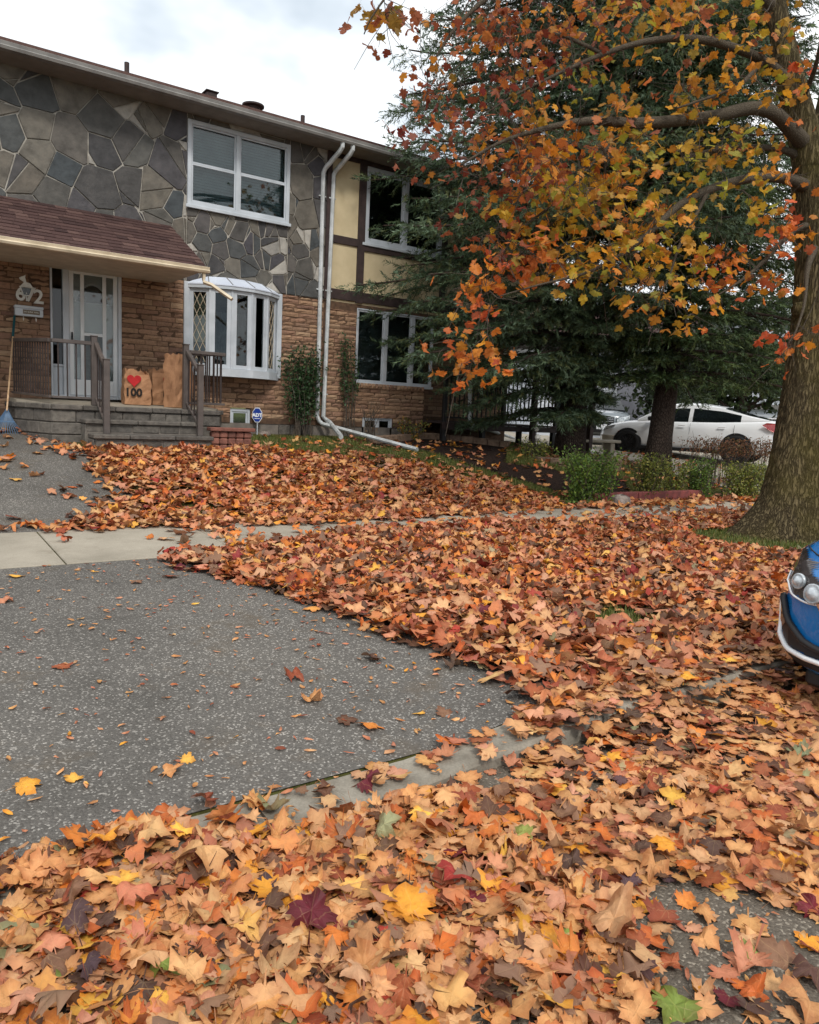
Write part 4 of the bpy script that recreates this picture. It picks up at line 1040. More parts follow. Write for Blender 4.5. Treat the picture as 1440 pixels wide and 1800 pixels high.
# ------------------------------------------------------------------ paper yard bags
def bag(x, y, z, w, d, h, rz, label, prints, tilt=(0, 0), seed=0, slump=0.0, open_top=True):
    root = empty('paper_yard_bag', (x, y, z), label, 'paper bag', 'brown paper yard bags on the porch', local=True, rz=rz)
    root.rotation_euler = (tilt[0], tilt[1], rz)
    r_ = random.Random(seed); nx, nz = 6, 9; ring = []
    for i in range(nx): ring.append((-1+2*i/nx, -1))
    for i in range(4): ring.append((1, -1+2*i/4))
    for i in range(nx): ring.append((1-2*i/nx, 1))
    for i in range(4): ring.append((-1, 1-2*i/4))
    V = []; n = len(ring)
    for k in range(nz+1):
        t = k/nz
        for i, (u, v) in enumerate(ring):
            bul = 1+.06*math.sin(math.pi*t)-slump*t*t*.25
            e = .012 if 0 < k else .004
            V.append((u*w/2*bul+r_.uniform(-e, e), v*d/2*(bul if k < nz-1 else bul*(1-slump*.5))+r_.uniform(-e, e), t*h+(r_.uniform(-.03, .03)*(1+2*slump) if k == nz else 0)))
    F = [(k*n+i, k*n+(i+1) % n, (k+1)*n+(i+1) % n, (k+1)*n+i) for k in range(nz) for i in range(n)]+[tuple(range(n))[::-1]]
    b = len(V)
    for i in range(n): p = V[nz*n+i]; V.append((p[0]*.93, p[1]*.93, p[2]-.003))
    for i in range(n): p = V[nz*n+i]; V.append((p[0]*.9, p[1]*.9, h*.86))
    F += [(nz*n+i, nz*n+(i+1) % n, b+(i+1) % n, b+i) for i in range(n)]+[(b+i, b+(i+1) % n, b+n+(i+1) % n, b+n+i) for i in range(n)]+[tuple(range(b+n, b+2*n))]
    m = MB(); m.add(V, F); m.build('bag_paper', M['kraft'], root)
    yf = -d/2*1.06-.016
    if 'heart' in prints:
        hx, hz, s = prints['heart']; pts = []
        for i in range(28):
            t = 2*math.pi*i/28; pts.append((hx+s*math.sin(t)**3, yf, hz+s/16*(13*math.cos(t)-5*math.cos(2*t)-2*math.cos(3*t)-math.cos(4*t))))
        MB().prism(pts, (0, 0, 0), (0, .004, 0)).build('heart_print', M['red_print'], root, fix=True)
    for tx, px_, pz_, sz in prints.get('text', ()):
        text_mesh('print', tx, sz, .003, M['black_print'], root, (px_, yf, pz_), (1, 0, 0), (0, 0, 1), bold=.006)
    for tx, py_, pz_, sz in prints.get('side', ()):
        text_mesh('print', tx, sz, .003, M['black_print'], root, (w/2*1.06+.014, py_, pz_), (0, 0, -1), (0, 1, 0), bold=.004)
    for i in range(prints.get('crumple', 0)):
        MB().prism([(-w*.4+w*.8*i/5, d*.2*math.sin(i*2), h*.9), (-w*.4+w*.8*(i+1.2)/5, d*.25*math.sin(i*2+1), h*.9), (-w*.4+w*.8*(i+.5)/5, d*.15*math.sin(i), h*1.08+.03*math.sin(i*3))], (0, -.003, 0), (0, .003, 0)).build('torn_paper', M['kraft'], root, fix=True)
    return root
bag(3.43, 12.88, pztop(12.88), .40, .3, .54, R(-6), 'crumpled brown paper bag with red heart and 100, beside the white door', {'heart': (-.06, .39, .11), 'text': [('100', -.07, .19, .18)], 'side': [('100', .0, .3, .1)], 'crumple': 5}, seed=1, slump=.35)
bag(3.90, 13.1, pztop(13.1), .40, .3, .6, R(4), 'brown paper bag with a red heart, hidden between the other two bags', {'heart': (.08, .40, .11), 'text': [('100', .06, .18, .15)]}, seed=2, slump=.3)
bag(4.0, 12.50, pztop(12.5), .36, .26, .86, R(24), 'tall upright brown paper bag behind the railing post', {'side': [('100', .0, .45, .12)]}, seed=3)
# ------------------------------------------------------------------ leaf rake against the wall
rk = empty('leaf_rake', on_ground(5, 752), 'leaf rake with teal grip and blue tines leaning on brick wall', 'rake')
hb = on_ground(6, 745); hb = np.array([1.5, 12.85, float(gz(1.5, 12.85))]); ht = on_y(26, 553, YW-.06)
ht = np.array([float(ht[0]), YW-.05, float(ht[2])])
dd = ht-hb; WPOS[rk] = hb; rk.location = tuple(hb)
MB().tube([hb+dd*.19, hb+dd*.82], .013, 8).build('handle', M['wood'], rk)
MB().tube([hb+dd*.81, hb+dd*.99], [.019, .017], 10).build('grip', M['teal'], rk)
for i in range(15):
    s = (i-7)/7*.24; tip = hb+np.array([s, -.02+.03*abs(s), .004])
    MB().tube([hb+dd*.21, hb+dd*.1+(s*.45, 0, 0), hb+dd*.02+(s*.97, 0, .0), tip+(0, -.04, .0)], [.006, .006, .005, .004], 4).build('tine', M['blueplastic'], rk)
MB().bar(hb+dd*.1+(-.12, 0, 0), hb+dd*.1+(.12, 0, 0), .015, .02, c=.003).build('tine_bar', M['blueplastic'], rk)
# ------------------------------------------------------------------ security sign, pipe, rocks
sgp = on_ground(452, 764); sg = empty('yard_sign', sgp, 'blue octagonal security sign on a white stake before basement window', 'sign')
c = np.array([sgp[0], sgp[1], 0]); zc1 = sgp[2]+.37
MB().tube([(sgp[0], sgp[1], sgp[2]-.08), (sgp[0], sgp[1], zc1+.1)], .012, 8).build('stake', M['white'], sg)
fd = np.array([-.6, -.8, 0]); rt = np.array([.8, -.6, 0]); up = np.array([0, 0, 1.])
def octo(rad, off): return [c+(0, 0, zc1)+fd*off+rt*rad*.82*math.sin(math.pi/8+k*math.pi/4)+up*rad*1.22*math.cos(math.pi/8+k*math.pi/4) for k in range(8)]
MB().prism(octo(.122, .014), (0, 0, 0), fd*.004).build('sign_border', M['sign_white'], sg, fix=True)
MB().prism(octo(.11, .0185), (0, 0, 0), fd*.003).build('sign_panel', M['sign_blue'], sg, fix=True)
text_mesh('sign_lettering', 'ADT', .09, .003, M['sign_white'], sg, c+(0, 0, zc1-.005)+fd*.0235, rt, up, bold=.005)
MB().bar(c+(0, 0, zc1-.066)+fd*.023-rt*.055, c+(0, 0, zc1-.066)+fd*.023+rt*.055, .004, .01).build('sign_line', M['sign_white'], sg)
pp = on_ground(623, 762); pv = empty('vent_pipe', pp, 'short white plastic pipe leaning beside small basement window', 'pipe')
MB().lathe([(.06, -.1), (.06, .34), (.05, .345), (.05, .1)], pp, axis=(.1, 0, 1), n=14).build('pipe_body', M['white_dirty'], pv)
MB().tube([(pp[0]+.04, pp[1], pp[2]+.3), (pp[0]+.05, pp[1], pp[2]+.62), (pp[0]+.08, pp[1]-.03, pp[2]+.68), (pp[0]+.14, pp[1]-.05, pp[2]+.62)], .012, 6).build('spout', M['bead'], pv)
def rock(name, p, sx_, sy_, sz_, seed, label, mat='rock', cat='rock', group=None):
    r_ = random.Random(seed); V = []; F = []; nu, nv = 11, 7
    for j in range(nv+1):
        ph = math.pi*j/nv
        for i in range(nu):
            th = 2*math.pi*i/nu; k = 1+r_.uniform(-.14, .14); s_ = math.sin(ph)**.7
            V.append((p[0]+sx_*s_*math.cos(th)*k, p[1]+sy_*s_*math.sin(th)*k, p[2]+sz_*math.cos(ph)*k))
    for j in range(nv):
        for i in range(nu): F.append((j*nu+i, (j+1)*nu+i, (j+1)*nu+(i+1) % nu, j*nu+(i+1) % nu))
    return props(MB().add(V, F).build(name, M[mat], None, origin=p), label, cat, group)
p = on_ground(1090, 890); rock('boulder', p+(0, 0, .06), .2, .15, .13, 3, 'grey angular boulder at left end of red edging timber')
for i, (px, py, s, lb) in enumerate(((466, 766, .1, 'small grey garden stone nearest the blue sign'), (430, 768, .13, 'flat garden stone between planter and blue sign'), (500, 762, .09, 'low garden stone under foundation blocks'), (522, 763, .11, 'dark garden stone left of climbing shrub stems'))):
    p = on_ground(px, py); rock('garden_stone', p+(0, 0, s*.25), s*1.2, s, s*.6, 10+i, lb, group='stones edging the house bed')
# ------------------------------------------------------------------ maple leaf shapes
_HH = [(0, 0), (.12, -.08), (.30, -.13), (.32, -.03), (.50, .0), (.46, .09), (.39, .16), (.53, .20), (.68, .24), (.62, .35), (.67, .51), (.52, .51), (.42, .57), (.27, .54), (.31, .65), (.36, .76), (.24, .80), (.14, .92), (0, 1.03)]
_HL = [(0, 0), (.30, -.13), (.50, .03), (.39, .16), (.68, .26), (.66, .50), (.42, .55), (.27, .54), (.35, .76), (.16, .88), (0, 1.03)]
def leaf_template(half, rings=(1.0,)):
    out = half+[(-x, y) for x, y in half[-2:0:-1]]; o = np.array(out, float); c = np.array([0, .33])
    n = len(o); V = [c]; F = []
    for s in rings: V += list(c+(o-c)*s)
    V = np.array(V)
    for i in range(n): F.append((0, 1+i, 1+(i+1) % n))
    for k in range(len(rings)-1):
        a = 1+k*n; b = a+n
        for i in range(n):
            j = (i+1) % n; F += [(a+i, b+i, b+j), (a+i, b+j, a+j)]
    return V, np.array(F)
TH = leaf_template(_HH, (.5, 1.0)); TL = leaf_template(_HL)
# a stalk of two thin triangles for the detailed leaf
_b = len(TH[0]); THV = np.vstack([TH[0], [[-.012, .0], [.012, .0], [.05, -.55], [.075, -.54]]]); THF = np.vstack([TH[1], [[_b, _b+2, _b+1], [_b+1, _b+2, _b+3]]])
def leaf_shape(T, N, g, curl=1.0):
    """N deformed leaves in their own frame, unit length: (N,V,3)"""
    x = T[None, :, 0]; y = T[None, :, 1]-.35
    A = lambda lo, hi: g.uniform(lo, hi, (N, 1))
    jx = g.normal(0, .022, (N, T.shape[0])); jy = g.normal(0, .022, (N, T.shape[0])); x = x+jx; y = y+jy
    r2 = x*x+y*y; th = np.arctan2(y, x); curl = curl*g.gamma(2.2, .45, (N, 1)).clip(.2, 2.2)
    asp = A(.85, 1.12); sk = A(-.15, .15)
    z = curl*(A(-.1, .45)*np.abs(x)+A(-.55, .55)*r2+A(.05, .24)*np.sin(3*th+A(0, 6.28))*np.sqrt(r2)+A(.0, .16)*np.sin(5*th+A(0, 6.28))*r2*1.6+A(-.35, .35)*y*np.abs(y)+A(-.4, .4)*x*y)
    return np.stack([x*asp+sk*y+0*z, y+0*z, z], 2)
def rot_batch(yaw, tilt, az):
    """yaw about z, then tilt about a horizontal axis"""
    N = len(yaw); c, s = np.cos(yaw), np.sin(yaw); Z = np.zeros((N, 3, 3)); Z[:, 0, 0] = c; Z[:, 0, 1] = -s; Z[:, 1, 0] = s; Z[:, 1, 1] = c; Z[:, 2, 2] = 1
    k = np.stack([np.cos(az), np.sin(az), 0*az], 1); ct, st = np.cos(tilt), np.sin(tilt); K = np.zeros((N, 3, 3))
    K[:, 0, 1] = -k[:, 2]; K[:, 0, 2] = k[:, 1]; K[:, 1, 0] = k[:, 2]; K[:, 1, 2] = -k[:, 0]; K[:, 2, 0] = -k[:, 1]; K[:, 2, 1] = k[:, 0]
    T = np.eye(3)[None]+st[:, None, None]*K+(1-ct)[:, None, None]*(K@K)
    return T@Z
def leaf_cloud(name, T, F, pos, size, Rm, cols, mat, g, parent=None, curl=1.0, lift=False, **kw):
    N = len(pos); S = leaf_shape(T, N, g, curl)*np.asarray(size)[:, None, None]
    P = np.einsum('nij,nvj->nvi', Rm, S)
    if lift: P[:, :, 2] -= np.minimum(P[:, :, 2].min(1), 0)[:, None]*lift
    P = P+pos[:, None, :]
    nv = T.shape[0]; FF = (F[None]+np.arange(N)[:, None, None]*nv).reshape(-1, 3)
    cc = np.repeat(np.concatenate([cols, np.ones((N, 1))], 1), nv, 0); uv = np.tile(T, (N, 1))
    return bulk(name, P.reshape(-1, 3), FF, mat, parent, col=cc, uv=uv, smooth=False, **kw)
PAL = {'tan': [(206, 152, 98), (200, 144, 90), (212, 164, 112), (190, 136, 88), (202, 146, 94), (196, 150, 108)],
       'orange': [(206, 122, 52), (198, 108, 44), (214, 134, 60), (190, 100, 48)], 'gold': [(224, 160, 58), (216, 148, 48), (230, 176, 76)],
       'rust': [(158, 84, 50), (146, 72, 44), (166, 96, 62), (138, 70, 46)], 'pink': [(196, 132, 100), (188, 120, 90), (204, 142, 110)],
       'brown': [(112, 78, 58), (98, 68, 52), (124, 90, 68), (84, 60, 50)], 'red': [(150, 48, 42), (132, 42, 44), (166, 60, 46)],
       'crimson': [(112, 30, 42), (98, 28, 40)], 'green': [(122, 140, 62), (104, 128, 56), (148, 156, 80)], 'sage': [(150, 150, 112), (136, 140, 104)], 'plum': [(88, 62, 64), (76, 56, 60)]}
PAL = {k: np.array([s2l(*c)[:3] for c in v]) for k, v in PAL.items()}
def pick(N, mixd, g, jit=.16):
    ks = list(mixd); p = np.array([mixd[k] for k in ks], float); p /= p.sum(); w_ = g.choice(len(ks), N, p=p); out = np.zeros((N, 3))
    for i, k in enumerate(ks):
        q = np.where(w_ == i)[0]; out[q] = PAL[k][g.integers(0, len(PAL[k]), len(q))]
    return np.clip(out*g.uniform(1-jit, 1+jit, (N, 1))*g.uniform(.94, 1.06, (N, 3)), 0, 1)
# ------------------------------------------------------------------ where leaves lie
def sstep(a, b, x): t = np.clip((x-a)/(b-a), 0, 1); return t*t*(3-2*t)
_nz = np.random.default_rng(3).uniform(0, 6.28, (14, 3))
def fuzz(x, y, f=1.0):
    s = 0*x
    for i in range(7):
        k = f*(0.9+.55*i); a = _nz[i, 0]; s = s+np.sin(k*(x*math.cos(a)+y*math.sin(a))*2+_nz[i, 1])/(1+.5*i)
    return s/2.6
TREE = on_ground(1380, 945); TREE = np.array([TREE[0], TREE[1]])
def gpx(pts): return [tuple(on_ground(*p)[:2]) for p in pts]
BARE = gpx([(1075, 1615), (1140, 1552), (1260, 1552), (1340, 1572), (1440, 1580), (1600, 1590), (1700, 1900), (1120, 1900), (1150, 1720)])
BARE2 = gpx([(800, 1770), (900, 1740), (960, 1770), (950, 1850), (800, 1850)])
GRASS1 = on_ground(1092, 1095)[:2]
LAWNTOP = [on_ground(*p) for p in ((60, 786), (180, 792), (400, 789), (560, 800), (700, 806), (800, 824), (900, 852), (985, 884), (1100, 905))]
def lawn_limit(x): return np.interp(x, [p[0] for p in LAWNTOP], [p[1] for p in LAWNTOP])
def cover(x, y):
    """wanted leaf cover, 0..1.2"""
    f = fuzz(x, y, 1.3); f2 = fuzz(x+9, y-4, 3.2)
    road = (y < 2.46); blvd = (y > 2.64) & (y < 6.62); swk = (y >= 6.62) & (y < 8.08); lawn = (y >= 8.08)
    d = np.zeros_like(x)
    # road: a drift along the curb, thinning to the right foreground
    r_ = np.ones_like(x)*1.0
    r_ = r_*(1-.93*in_poly(x+.07*f2, y+.07*f, BARE)); r_ = r_*(1-.75*in_poly(x+.05*f2, y+.05*f, BARE2))
    r_ = r_*np.where(x > 1.9, .82+.25*f2, 1.0)
    r_ = r_*(1-.65*sstep(2.22, 2.4, y+.05*f2)*sstep(1.0, 1.3, x+.1*f)*sstep(2.6, 2.3, x))
    d = np.where(road, r_, d)
    cb_ = np.where(x < .95+.2*f, .9, np.where(x < 2.55+.1*f, .10, 1.2)); d = np.where((y >= 2.46) & (y <= 2.64), cb_, d)
    e = np.interp(y, [2.6, 3.0, 3.6, 4.6, 5.6, 6.6], [2.62, 2.72, 2.68, 2.5, 2.3, 2.0])
    b = sstep(-.12, .14, x-e+.16*f)*1.1
    b = b*(1-.92*sstep(.42, .16, np.hypot((x-GRASS1[0])*1.0, (y-GRASS1[1]))+.1*f2))
    dt = np.hypot(x-TREE[0]+.5, (y-TREE[1])*1.25)
    b = b*np.where(y > TREE[1]-1.15, sstep(.8, 1.5, dt+.3*f), 1.0)
    d = np.where(blvd, np.maximum(b, 0), d)
    s = np.where(x < 2.6+.5*f, .03, .09+.1*f2)
    nr = np.interp(x, [2.2, 3.2, 4.5, 6, 7, 9], [6.6, 6.85, 7.2, 7.25, 6.95, 6.8]); fr_ = np.interp(x, [1.5, 2.5, 4.5, 6, 8, 12], [8.0, 7.85, 7.7, 7.75, 7.9, 7.8])
    s = np.maximum(s, .95*sstep(.12, -.12, y-nr+.18*f)); s = np.maximum(s, .95*sstep(-.12, .12, y-fr_+.18*f2)*sstep(1.2, 2.4, x+.4*f)); d = np.where(swk, s, d)
    e2 = np.interp(y, [8.1, 9, 10, 11, 12], [1.35, 2.3, 2.2, 1.9, 1.5]); l = sstep(-.3, .3, x-e2+.35*f)
    lim = lawn_limit(x); l = l*(1-.92*sstep(np.where(x > 6.5, -1.1, -.6), .25, y-lim+.35*f2)); l = l*(.72+.5*sstep(-.6, .5, f))
    l = l*np.where(x > 9.0, np.maximum(.22, 1-(x-9.0)*.4), 1)
    l = np.where(y > lim+.35, .05, l); l = np.where((x < e2) & (y < 11.5), np.maximum(l, .10*sstep(-.2, .5, f2)), l)
    l = np.where((x > 8.2) & (y < 8.5), l*.5, l)
    d = np.where(lawn, l*1.05, d)
    return np.clip(d, 0, 1.2)
def surf(x, y): return np.where(y < 2.45, 0.0, np.where(y < 2.66, .04+.1*np.clip((x-1.9)/1.3, 0, 1), gz(x, y)+np.where((y > 6.6) & (y < 8.08), .018, .01)))
g = np.random.default_rng(42)
def scatter(x0, x1, y0, y1, dens):
    n = int((x1-x0)*(y1-y0)*dens); x = g.uniform(x0, x1, n); y = g.uniform(y0, y1, n)
    k = g.uniform(0, 1.2, n) < cover(x, y)
    # only what a camera near the photographer could see
    p = np.stack([x, y, 0*x], 1)-_o; zc = p@_f; u_ = (p@_r)/np.maximum(zc, .1); k &= (zc > .5) & (np.abs(u_) < .75)
    return x[k], y[k]
MIX_NEAR = dict(tan=6.4, orange=1.6, gold=.7, rust=.7, pink=.8, brown=1.5, red=.10, crimson=.04, green=.05, sage=.10, plum=.10)
MIX_ROADR = dict(tan=6.4, pink=1.3, orange=1.2, rust=1.2, brown=1.5, sage=.15, plum=.12, gold=.4)
MIX_BLVD = dict(tan=3.0, orange=2.2, rust=2.8, pink=1.8, brown=2.5, gold=.5, red=.35, sage=.1, crimson=.08)
MIX_LAWN = dict(tan=4.0, orange=2.0, pink=2.8, rust=1.6, gold=.7, brown=1.1, red=.2)
def litter(name, x, y, T, F, mixd, tl, hgt, size, curl, label, lift=.8):
    N = len(x); c = cover(x, y); h = g.uniform(0, 1, N)**1.2*hgt*np.clip(c, .1, 1)
    bank = np.where((y < 2.46) & (x > 2.3), .13*np.exp(-(2.46-y)/.2)*np.clip((x-2.3)/.6, 0, 1), 0)*g.uniform(.35, 1.05, N)
    pos = np.stack([x, y, surf(x, y)+.004+h+bank], 1)
    tilt = np.abs(g.normal(0, tl, N)); tilt = np.where(g.uniform(0, 1, N) < .3, math.pi-tilt, tilt); s = g.uniform(*size, N)
    return leaf_cloud(name, T, F, pos, s, rot_batch(g.uniform(0, 6.28, N), tilt, g.uniform(0, 6.28, N)), pick(N, mixd, g), M['leaf_ground'], g, None, curl, lift=lift, label=label, cat='leaves', kind='stuff')
TMV, TMF = leaf_template(_HH, (1.0,)); _b = len(TMV)
TMV = np.vstack([TMV, [[-.012, .0], [.012, .0], [.05, -.5], [.07, -.49]]]); TMF = np.vstack([TMF, [[_b, _b+2, _b+1], [_b+1, _b+2, _b+3]]])
x, y = scatter(-2.0, 1.9, .2, 2.66, 1350); litter('leaf_litter', x, y, TMV, TMF, MIX_NEAR, .27, .045, (.045, .10), .95, 'drift of dry tan maple leaves on the road in the foreground')
x, y = scatter(1.9, 9.0, .2, 2.66, 850); litter('leaf_litter', x, y, TMV, TMF, MIX_ROADR, .16, .022, (.045, .105), .6, 'flattened maple leaves on the road toward the blue car')
x, y = scatter(1.9, 17, 2.6, 7.4, 560); litter('leaf_litter', x, y, TL[0], TL[1], MIX_BLVD, .36, .05, (.065, .118), .95, 'rust and orange maple leaves covering the boulevard grass')
x, y = scatter(-1, 17, 7.4, 13.2, 400); litter('leaf_litter', x, y, TL[0], TL[1], MIX_LAWN, .36, .035, (.075, .125), .9, 'orange maple leaves covering the front lawn below the house')
# chips: torn leaf bits and dry seed wings on bare paving
n = 12000; x = g.uniform(-3.2, 6, n); y = g.uniform(.3, 6.6, n); e = drive_edge(y)
keep = ((y > 2.66) & (x < e)) & (g.uniform(0, 1, n) < .25+.55*np.exp(-np.abs(x-e)*1.1)+.2*np.exp(-(y-2.66)*3)) | (in_poly(x, y, BARE) & (g.uniform(0, 1, n) < .7)) | ((y > 2.45) & (y < 2.66) & (g.uniform(0, 1, n) < .6))
keep &= g.uniform(0, 1, n) < .75
x, y = x[keep], y[keep]; n = len(x); ln = g.uniform(.02, .065, n); wd = ln*g.uniform(.18, .45, n); an = g.uniform(0, 6.28, n)
tp = np.array([[-.5, -.12], [-.2, -.5], [.25, -.35], [.5, .05], [.15, .5], [-.3, .4]]); c_, s_ = np.cos(an), np.sin(an)
px_ = tp[None, :, 0]*ln[:, None]; py_ = tp[None, :, 1]*wd[:, None]; zz_ = g.uniform(.002, .012, (n, 6))
V = np.stack([x[:, None]+px_*c_[:, None]-py_*s_[:, None], y[:, None]+px_*s_[:, None]+py_*c_[:, None], surf(x, y)[:, None]+.002+zz_], 2)
F = (np.array([[0, 1, 2], [0, 2, 3], [0, 3, 4], [0, 4, 5]])[None]+np.arange(n)[:, None, None]*6).reshape(-1, 3)
cc = np.repeat(np.concatenate([pick(n, dict(tan=4, pink=3, rust=1, gold=.4), g), np.ones((n, 1))], 1), 6, 0)
bulk('leaf_chips', V.reshape(-1, 3), F, M['leaf_ground'], col=cc, uv=np.tile(tp, (n, 1))+.3, label='torn leaf bits and seed wings scattered on the asphalt', cat='leaves', kind='stuff')
# ------------------------------------------------------------------ single fallen leaves that can be picked out
LM = []
for i in range(26):
    S = leaf_shape(THV, 1, g, g.uniform(.55, 1.15))[0]; S[:, 2] -= np.percentile(S[:, 2], 12)
    me = bpy.data.meshes.new('maple_leaf'); me.from_pydata([tuple(p) for p in S], [], [tuple(int(q) for q in f) for f in THF])
    u = me.uv_layers.new(name='uv'); u.data.foreach_set('uv', THV[THF.ravel()].astype(np.float32).ravel()); me.materials.append(M['leaf_obj']); me.update(); LM.append(me)
def one_leaf(px, py, colr, size, label, group='fallen maple leaves', lift=.0, tilt=None, mesh=None, xy=None, cat='leaf'):
    p = on_ground(px, py) if xy is None else np.array([xy[0], xy[1], 0.])
    c = float(cover(np.array([p[0]]), np.array([p[1]]))[0]); z = float(surf(np.array([p[0]]), np.array([p[1]]))[0])
    o = bpy.data.objects.new('maple_leaf', mesh or random.choice(LM)); COL.objects.link(o)
    o.location = (p[0], p[1], z+.003+(.04+lift if c > .5 else .22*size*abs(math.sin(tilt or 0)))); size *= .78; o.scale = (size,)*3
    if tilt is None: tilt = random.gauss(0, .16)
    o.rotation_euler = (tilt, random.gauss(0, .16), random.uniform(0, 6.28))
    col_ = PAL[colr][random.randrange(len(PAL[colr]))]*random.uniform(.9, 1.12); o.color = (*[float(min(1, q)) for q in col_], 1)
    props(o, label, cat, group); return o
SPECIAL = [(548, 1652, 'crimson', .155, 'large deep crimson maple leaf standing out among tan leaves', .5), (1182, 1776, 'green', .15, 'bright green maple leaf at the bottom edge on asphalt', .1),
 (920, 1502, 'green', .11, 'lime green leaf in the drift right of the curb end', .4), (795, 1582, 'red', .13, 'red leaf propped up right of the crimson one', .5), (650, 1398, 'crimson', .13, 'dark shrivelled red leaf on the curb', .7),
 (48, 1388, 'gold', .13, 'yellow leaf on the driveway at the left edge, the larger one', 0), (130, 1373, 'gold', .085, 'small yellow leaf right of the larger yellow one on the driveway', 0),
 (296, 1361, 'tan', .12, 'tan leaf lying flat on the driveway above the drift', 0), (329, 1340, 'gold', .075, 'small golden leaf just above the flat tan driveway leaf', 0),
 (548, 1236, 'tan', .13, 'pale tan leaf alone in the middle of the driveway', 0), (517, 1196, 'rust', .11, 'rust brown curled leaf above the pale tan driveway leaf', .3), (650, 1282, 'orange', .13, 'orange tan cupped leaf right of centre on the driveway', .2),
 (607, 1271, 'brown', .12, 'brown leaf touching the cupped orange leaf on its left', .1), (735, 1257, 'gold', .09, 'yellow green leaf on the driveway near the drift', 0), (780, 1260, 'brown', .10, 'small dark curled leaf right of the yellow green leaf', .4),
 (110, 1176, 'rust', .10, 'reddish tan leaf alone on the left of the driveway', .1), (655, 1162, 'brown', .14, 'dark brown crumpled leaf on the driveway by the drift edge', .4), (710, 1120, 'gold', .11, 'bright yellow leaf at the drift edge on the driveway', 0),
 (28, 1016, 'gold', .12, 'yellow leaf just below the sidewalk at the left edge', 0), (8, 1060, 'pink', .12, 'pinkish leaf at the left picture edge on the driveway', 0), (300, 1017, 'rust', .12, 'rust leaf below the sidewalk near the lawn drift', .2), (240, 1027, 'brown', .09, 'small brown leaf left of the rust one below the sidewalk', .2),
 (722, 1110, 'orange', .1, 'orange leaf beside the bright yellow one at drift edge', .1), (185, 1532, 'gold', .15, 'golden leaf in the left foreground, right one of a pair', .5), (138, 1528, 'orange', .13, 'orange gold leaf in the left foreground, left one of a pair', .5),
 (465, 1592, 'gold', .12, 'yellow leaf lying left of the crimson leaf', .2), (718, 1628, 'gold', .15, 'golden yellow leaf lying right of the crimson leaf', .3), (720, 1640, 'gold', .12, 'second golden leaf overlapping the one right of the crimson leaf', .2),
 (395, 1462, 'orange', .15, 'orange leaf standing upright at the drift crest', 1.1), (356, 1424, 'rust', .11, 'rust leaf standing upright above the drift crest', 1.2), (604, 1436, 'orange', .13, 'bright orange leaf standing on edge below the curb', 1.0),
 (446, 1492, 'gold', .1, 'small yellow leaf on the crest beside orange upright leaf', .3), (680, 1492, 'sage', .12, 'grey green leaf in the drift below the curb', .6), (484, 1446, 'sage', .12, 'pale sage leaf on the crest below the driveway', .4),
 (355, 1545, 'tan', .21, 'very large pale tan leaf with spread lobes in left drift', .15), (20, 1692, 'sage', .16, 'pale green leaf at the left picture edge in foreground', .1), (290, 1742, 'green', .1, 'small green leaf in the bottom left foreground', .2), (1075, 1660, 'tan', .19, 'large flat tan leaf near the bare asphalt edge', .1),
 (895, 1765, 'tan', .2, 'large tan leaf at the bottom edge, centre', .1), (1015, 1745, 'pink', .17, 'pinkish tan leaf at the bottom beside the bare asphalt', .1), (965, 1690, 'gold', .14, 'golden tan leaf left of the large flat tan leaf', .1), (1365, 1685, 'brown', .13, 'brown curled leaf alone on bare asphalt, bottom right', .3),
 (1318, 1678, 'green', .09, 'small green leaf beside the brown curled one on asphalt', .5), (1280, 1762, 'crimson', .1, 'dark red brown leaf on asphalt at the bottom right', .2), (1425, 1605, 'crimson', .11, 'dark red leaf at the right edge on asphalt', .4), (1420, 1775, 'tan', .16, 'tan leaf in the bottom right corner', .2), (1145, 1660, 'orange', .14, 'orange brown leaf at the edge of the bare asphalt', .3), (1165, 1512, 'gold', .11, 'yellow leaf in the flattened road leaves on the right', .1), (1260, 1415, 'red', .11, 'reddish leaf in the flattened road leaves on the right', .2)]
for px, py, c, s, lb, tl in SPECIAL: one_leaf(px, py, c, s, lb, lift=.02+.5*s*abs(math.sin(tl))*(.6 if tl > .2 else 0), tilt=tl)
NAMES = {'tan': 'tan', 'orange': 'orange', 'gold': 'golden', 'pink': 'pinkish tan', 'rust': 'rust coloured', 'brown': 'dull brown', 'plum': 'dark plum brown', 'sage': 'greyish green'}
n_more = 300-len(SPECIAL); cnt = 0; tries = 0; taken = []
while cnt < n_more and tries < 20000:
    tries += 1
    px, py = random.uniform(0, 1440), random.uniform(1400, 1795)
    p = on_ground(px, py)
    if p[1] > 2.4: continue
    c = float(cover(np.array([p[0]]), np.array([p[1]]))[0])
    if random.random() > c: continue
    if any((p[0]-q[0])**2+(p[1]-q[1])**2 < .0058 for q in taken): continue
    taken.append(p); side = 'left' if px < 560 else ('middle' if px < 1000 else 'right')
    col_ = random.choices(['tan', 'orange', 'gold', 'pink', 'rust', 'brown', 'plum', 'sage'], [8, 1.6, .5, 1.0, .9, 1.3, .1, .1])[0]
    one_leaf(px, py, col_, random.uniform(.078, .13) if side != 'right' else random.uniform(.065, .11), NAMES[col_]+' dry maple leaf on the foreground drift, '+('upper ' if py < 1520 else ('centre ' if py < 1660 else 'lowest '))+side+' part', lift=.006+.012*random.random(), tilt=random.gauss(0, .2))
    cnt += 1
